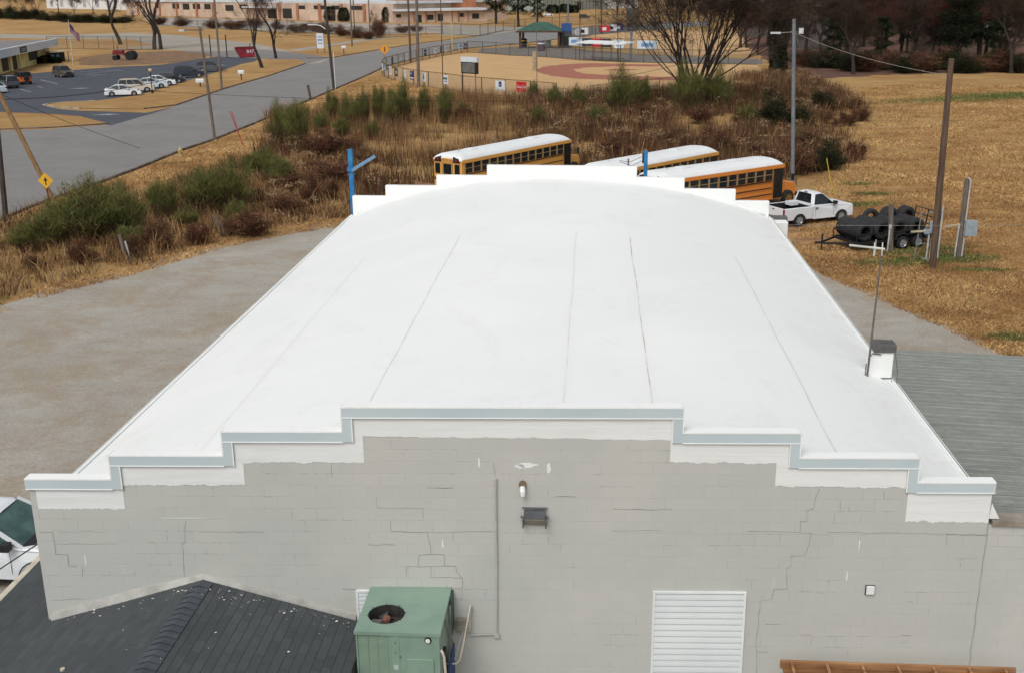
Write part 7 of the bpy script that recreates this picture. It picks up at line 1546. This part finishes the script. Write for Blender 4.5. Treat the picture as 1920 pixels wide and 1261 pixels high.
def bush(seed, n=4200):
    r = np.random.default_rng(seed); az = r.uniform(0, 2*PI, n); u = r.random(n); z = .1+u*2.4; R_ = 1.15*np.sqrt(np.clip(1-((z-1.0)/1.6)**2, .03, 1)); rad_ = R_*np.sqrt(r.uniform(.4, 1, n))*(1+.15*np.sin(az*4+z*2)); b = np.stack([np.cos(az)*rad_, np.sin(az)*rad_, z], 1)
    d = np.stack([np.cos(az), np.sin(az), .4+0*az], 1)*.14+r.normal(size=(n, 3))*.09; return blade_mesh('foliage', b, b+d, r.uniform(.05, .1, n), [V_DK, V_IVY], r.choice(2, n, p=[.7, .3])), blade_mesh('stem', np.zeros((6, 3)), np.concatenate([r.normal(size=(6, 2))*.4, np.full((6, 1), 1.6)], 1), np.full(6, .06), [V_BRN])
BS = [bush(5), bush(6)]
def place_bush(label, x, y, h, w_, grp, i=0):
    p = G(x, y); t = thing('evergreen_bush', label, 'bush', p, random.uniform(0, 6), grp); t.scale = (w_/2.3, w_/2.3, h/2.5); link('foliage', BS[i][0], t); link('stem', BS[i][1], t)
GB = 'evergreen bushes before the factory'
for (x, y, h, w_, lb) in [(704, 42, 6.0, 4.4, 'left of two round dark evergreen bushes against the peach wall'), (727, 43, 6.0, 4.6, 'right of two round dark evergreen bushes against the peach wall'), (622, 40, 6.0, 6.0, 'loose green bush before the factory left of the tan pole'), (645, 41, 5.6, 5.0, 'loose green bush before the factory behind the tan pole'), (800, 41, 3.2, 6, 'low dark bush under the white canopy, left'), (814, 41, 3.4, 6, 'low dark bush under the white canopy, middle'), (838, 40, 4.2, 6, 'low dark bush under the white canopy, right of the door'), (868, 40, 2.0, 4, 'small round bush at the right end of the canopy'), (884, 39, 2.4, 4, 'small round bush by the right canopy window'), (1036, 26, 4.4, 7, 'dark bush at the left of the grey shed'), (1060, 25, 4.6, 8, 'large dark bush in front of the grey shed'), (1075, 25, 4.0, 6, 'dark bush right of the large one at the grey shed')]:
    place_bush(lb, x, y, h, w_, GB, random.randrange(2))
for (x, y, h, w_, lb) in [(10, 132, 1.6, 3.4, 'dark hedge bush at the office door, leftmost'), (48, 122, 1.5, 3.2, 'dark clipped bush under the office window'), (64, 120, 1.4, 2.6, 'dark clipped bush right of the office window'), (88, 119, 1.5, 2.8, 'dark bush at the corner of the yellow office'), (105, 119, 1.2, 2.2, 'low dark bush in front of the lean-to')]:
    place_bush(lb, x, y, h, w_, 'clipped bushes round the yellow office', random.randrange(2))
p = G(710, 72); t = thing('red_bush', 'reddish twiggy bush growing on the ruined slabs', 'bush', p); t.scale = (3.2, 3.2, 3.0); link('foliage', PRT['brown'][0][0], t); link('stem', PRT['brown'][0][1], t)
k_ = 0
for (x, y, s) in [(560, 62, 2.2), (590, 60, 2.0), (640, 68, 1.8), (755, 62, 1.6), (440, 56, 2.4), (400, 54, 2.0), (340, 50, 2.2), (520, 56, 1.8), (300, 47, 2.2), (780, 60, 1.4), (670, 72, 1.8), (610, 64, 2.0), (690, 74, 1.6), (480, 52, 2.4)]:
    p = G(x, y); t = thing('brown_shrub', 'dry brown bush scattered over the ruined slabs before the factory', 'bush', p, x, 'dry bushes on the ruined slabs'); t.scale = (s*2.6, s*2.0, s*.8); link('foliage', PRT['brown'][x % 3][0], t); link('stem', PRT['brown'][x % 3][1], t)
# hedge masses at the upper left
for i, (x, y, h) in enumerate([(-20, 36, 6), (8, 36, 7), (30, 37, 6.5), (52, 37, 6), (74, 38, 6), (100, 40, 4.6), (124, 42, 4.4), (150, 43, 4.2), (176, 43, 4.4), (202, 44, 4.0), (226, 44, 3.4)]):
    p = G(x, y); t = thing('dark_shrub', 'dark leafless thicket in the long hedge at the upper left, '+('under the red brown trees' if x < 90 else 'before the white hall'), 'hedge', p, i*1.3, 'hedge at the upper left'); t.scale = (10, 6, h/2.1); link('foliage', PRT['dark'][i % 3][0], t); link('stem', PRT['dark'][i % 3][1], t)
for i, (x, y, s) in enumerate([(-10, 30, 1.1), (20, 30, 1.0), (48, 29, 1.0), (70, 30, .9), (110, 24, .9), (140, 30, .8), (175, 26, .9), (205, 30, 1.0), (250, 34, .8), (330, 22, .8)]):
    place_tree('bare_tree', 'dusky red brown bare tree in the row behind the hedge at the upper left', 'tree', G(x, y), TB[3], i*1.1, s*1.2, 'red brown trees at the upper left')
# the woods on the right
ivy_tr = MB().tube([(0, 0, 0), (.2, 0, 5), (-.2, .1, 9), (.5, 0, 15)], [.9, .75, .6, .3], 10, cap=False); ivy_tr.tube([(0, 0, 7), (1.6, .4, 11), (2.6, .4, 16)], [.4, .3, .15], 7, cap=False); ivy_tr.tube([(0, 0, 5), (-1.8, .2, 9), (-2.6, 0, 14)], [.35, .28, .12], 7, cap=False)
n = 5200; z = rng.uniform(0, 11, n); az = rng.uniform(0, 2*PI, n); R_ = (1.25-.03*z)*(1+.25*np.sin(az*3+z)); b = np.stack([np.cos(az)*R_+.1*np.sin(z*.4), np.sin(az)*R_, z], 1); d = rng.normal(size=(n, 3))*.22
_, a2, b2, w2 = grow(31, H_=15, r0=.5, trunk_f=.35, spread=.7, depth=5, forks=(3, 4), twn=5)
it = thing('ivy_tree', 'tall dark tree wrapped in ivy behind the square light pole', 'tree', G(1455, 146)); link('trunk', ivy_tr.mesh('trunk', M_BARKD, True), it); link('ivy', blade_mesh('ivy', b, b+d, rng.uniform(.1, .2, n), [V_IVY, V_DK], rng.choice(2, n)), it); link('crown', blade_mesh('crown', a2, b2, np.maximum(w2, .03), [V_TWD]), it)
W1 = [(1600, 140, 2, .85, 'lone bare tree with a bent dark trunk at the field edge'), (1896, 138, 2, .95, 'bare tree with dark trunk at the field edge near the right border')]
for (x, y, i, s, lb) in W1: place_tree('bare_tree', lb, 'tree', G(x, y), TB[i], x*.7, s, 'bare trees in the right woods')
wood = []
for row, (yy, n_, sc_) in enumerate([(120, 11, 1.0), (104, 12, 1.1), (88, 13, 1.25), (70, 13, 1.45), (52, 13, 1.7), (36, 12, 2.0)]):
    for k in range(n_):
        x = 1400+(k+random.uniform(-.35, .35))*560/n_
        if yy > 100 and x < 1560: continue
        wood.append((x, yy+random.uniform(-6, 5), random.choice((2, 3, 2)), sc_*random.uniform(.8, 1.1)))
for j, (x, y, i, s) in enumerate(wood): place_tree('bare_tree', 'dense dark leafless tree deep in the woods at the upper right', 'tree', G(x, y), TB[i], j*1.7, s, 'dense bare trees in the right woods')
for j, (x, y, s) in enumerate([(1375, 62, 1.1), (1352, 48, 1.2), (1330, 60, .9), (1290, 38, 1.2), (1400, 90, .9), (1420, 104, .8), (1250, 30, 1.3), (1395, 40, 1.4), (1440, 84, 1.1), (1420, 66, 1.2), (1475, 76, 1.1), (1450, 50, 1.5), (1490, 52, 1.5), (1410, 30, 1.6), (1510, 100, 1.0), (1350, 26, 1.5), (1540, 110, .9)]):
    place_tree('bare_tree', 'bare tree beyond the second ball field, left edge of the right woods', 'tree', G(x, y), TB[2+j % 2], j*2.1, s, 'bare trees at the left edge of the woods')
for j, (x, y, s, lb) in enumerate([(1790, 122, .95, 'blackish evergreen just above the top of the tall pole'), (1835, 118, 1.05, 'blackish evergreen right of the tall pole, largest of the dark group'), (1760, 112, .8, 'dark evergreen left of the blackish pair in the right woods'), (1870, 126, .6, 'low dark evergreen near the right border'), (1650, 118, .55, 'small dark evergreen behind the lone bent tree'), (1560, 120, .6, 'olive evergreen left of the lone bent tree at the field edge'), (1700, 100, .7, 'dark evergreen in the middle of the right woods'), (1430, 60, 1.0, 'dark evergreen left of the ivy covered tree'), (1520, 84, .8, 'dark evergreen just right of the square light pole')]):
    place_tree('evergreen_tree', lb, 'tree', G(x, y), PN[j % 2], j*1.1, s, 'evergreens in the right woods')
for j in range(26):
    x = 1500+j*17+random.uniform(-6, 6); y = 134+random.uniform(-7, 4)-(10 if x < 1560 else 0)
    p = G(x, y); t = thing('dark_shrub', 'dark leafless undergrowth bush along the foot of the right woods', 'bush', p, j, 'undergrowth along the right woods'); s = random.uniform(1.0, 1.7); t.scale = (s*3, s*2.4, s); kk = ('dark', 'brown', 'dark')[j % 3]; link('foliage', PRT[kk][j % 3][0], t); link('stem', PRT[kk][j % 3][1], t)
# woodland floor: leaf litter
sheet('woodland_floor', outline([(1500, 152), (1560, 146), (1640, 142), (1760, 138), (1960, 136), (2100, 60), (1900, 20), (1500, 20), (1380, 40), (1400, 90)], jit=1.2, z=.02, seed=12), mat('brown_ground', (112, 74, 56), (72, 52, 42), scale=.6, rough=.95, bump=.4, world=True))
sheet('brown_ground', outline([(150, 108), (215, 100), (330, 96), (400, 101), (372, 112), (300, 120), (215, 124), (150, 122)], jit=1.0, z=.026, seed=22), mat('dull_grass', (140, 108, 74), (96, 74, 54), scale=.5, rough=.95, world=True))  # darker, duller brown patch laid over the grass verge
# grass: real tufts on the near ground and along the paving edges
GREENS = [(1850, 184, 15, 3.2, 0.35), (1900, 178, 10, 3.4, 0.3), (1700, 490, 2.8, 1.1, 0.2), (1800, 484, 2.0, 1.2, 0), (1835, 507, 1.8, .5, 0), (1600, 385, 2.4, .9, .3), (1610, 345, 1.6, .8, .2), (1900, 632, 1.2, .6, 0), (1640, 365, 1.5, .7, 0), (1720, 470, 3, 1, .3)]
V_GTUFT = leafmat('green_tuft', (104, 120, 66), (72, 88, 48), .6)
def tuft_zone(name, label, poly_px, n, per, hmin, hmax, wmin, wmax, probs, bend=.1, lean=.7):
    poly = np.array([tuple(G(*p))[:2] for p in poly_px]); P = scatter_in(poly, n); nn_ = nz(P, .35, 5); P = P[(nn_+rng.random(len(P))*.6) > .05]
    a = clumps(P, per, hmin, hmax, .10, lean, wmin, wmax); a = withmi(a, probs); mi = a[3]; xy_ = a[0][:, :2]
    for (gx, gy, rx, ry, an) in GREENS:
        g0 = G(gx, gy); dx, dy = xy_[:, 0]-g0.x, xy_[:, 1]-g0.y; ca, sa = math.cos(an), math.sin(an); e = ((dx*ca+dy*sa)/rx)**2+((-dx*sa+dy*ca)/ry)**2
        mi = np.where((e < rng.uniform(.1, 1.6, len(mi))) & (rng.random(len(mi)) < .8), 4, mi)
    return stuff(name, [(a[0], a[1], a[2], mi)], [V_TUFT, V_TUF2, V_TUF2, V_PALE, V_GTUFT], label, 'grass', bend=bend)
tuft_zone('grass_tufts', 'short dry grass tufts over the field right of the warehouse', [(1485, 470), (1520, 505), (1640, 560), (1760, 612), (1895, 672), (1990, 700), (1990, 380), (1780, 360), (1600, 360), (1540, 400), (1490, 440)], 60000, 7, .04, .13, .012, .03, [.50, .32, .14, .03, .01])
tuft_zone('grass_tufts', 'dry grass tufts fringing the gravel lot on the left', [(-60, 612), (100, 552), (240, 518), (330, 492), (430, 462), (540, 440), (655, 424), (655, 402), (540, 420), (430, 442), (240, 500), (100, 532), (-60, 590)], 26000, 7, .04, .14, .012, .028, [.66, .20, .08, .05, .01])
tuft_zone('grass_tufts', 'dry grass tufts on the verge between road kerb and brush', [(20, 412), (200, 346), (350, 286), (500, 226), (690, 146), (730, 150), (900, 182), (780, 190), (620, 196), (590, 215), (500, 218), (500, 262), (460, 300), (330, 342), (120, 374)], 40000, 6, .06, .20, .02, .05, [.66, .20, .06, .06, .02])

tuft_zone('grass_tufts', 'sparse dry grass tufts over the upper part of the right hand field', [(1600, 372), (1780, 372), (1990, 392), (1990, 160), (1700, 158), (1560, 168), (1660, 215), (1560, 250), (1625, 300), (1520, 345), (1540, 395)], 60000, 4, .06, .15, .03, .06, [.60, .24, .12, .02, .02])
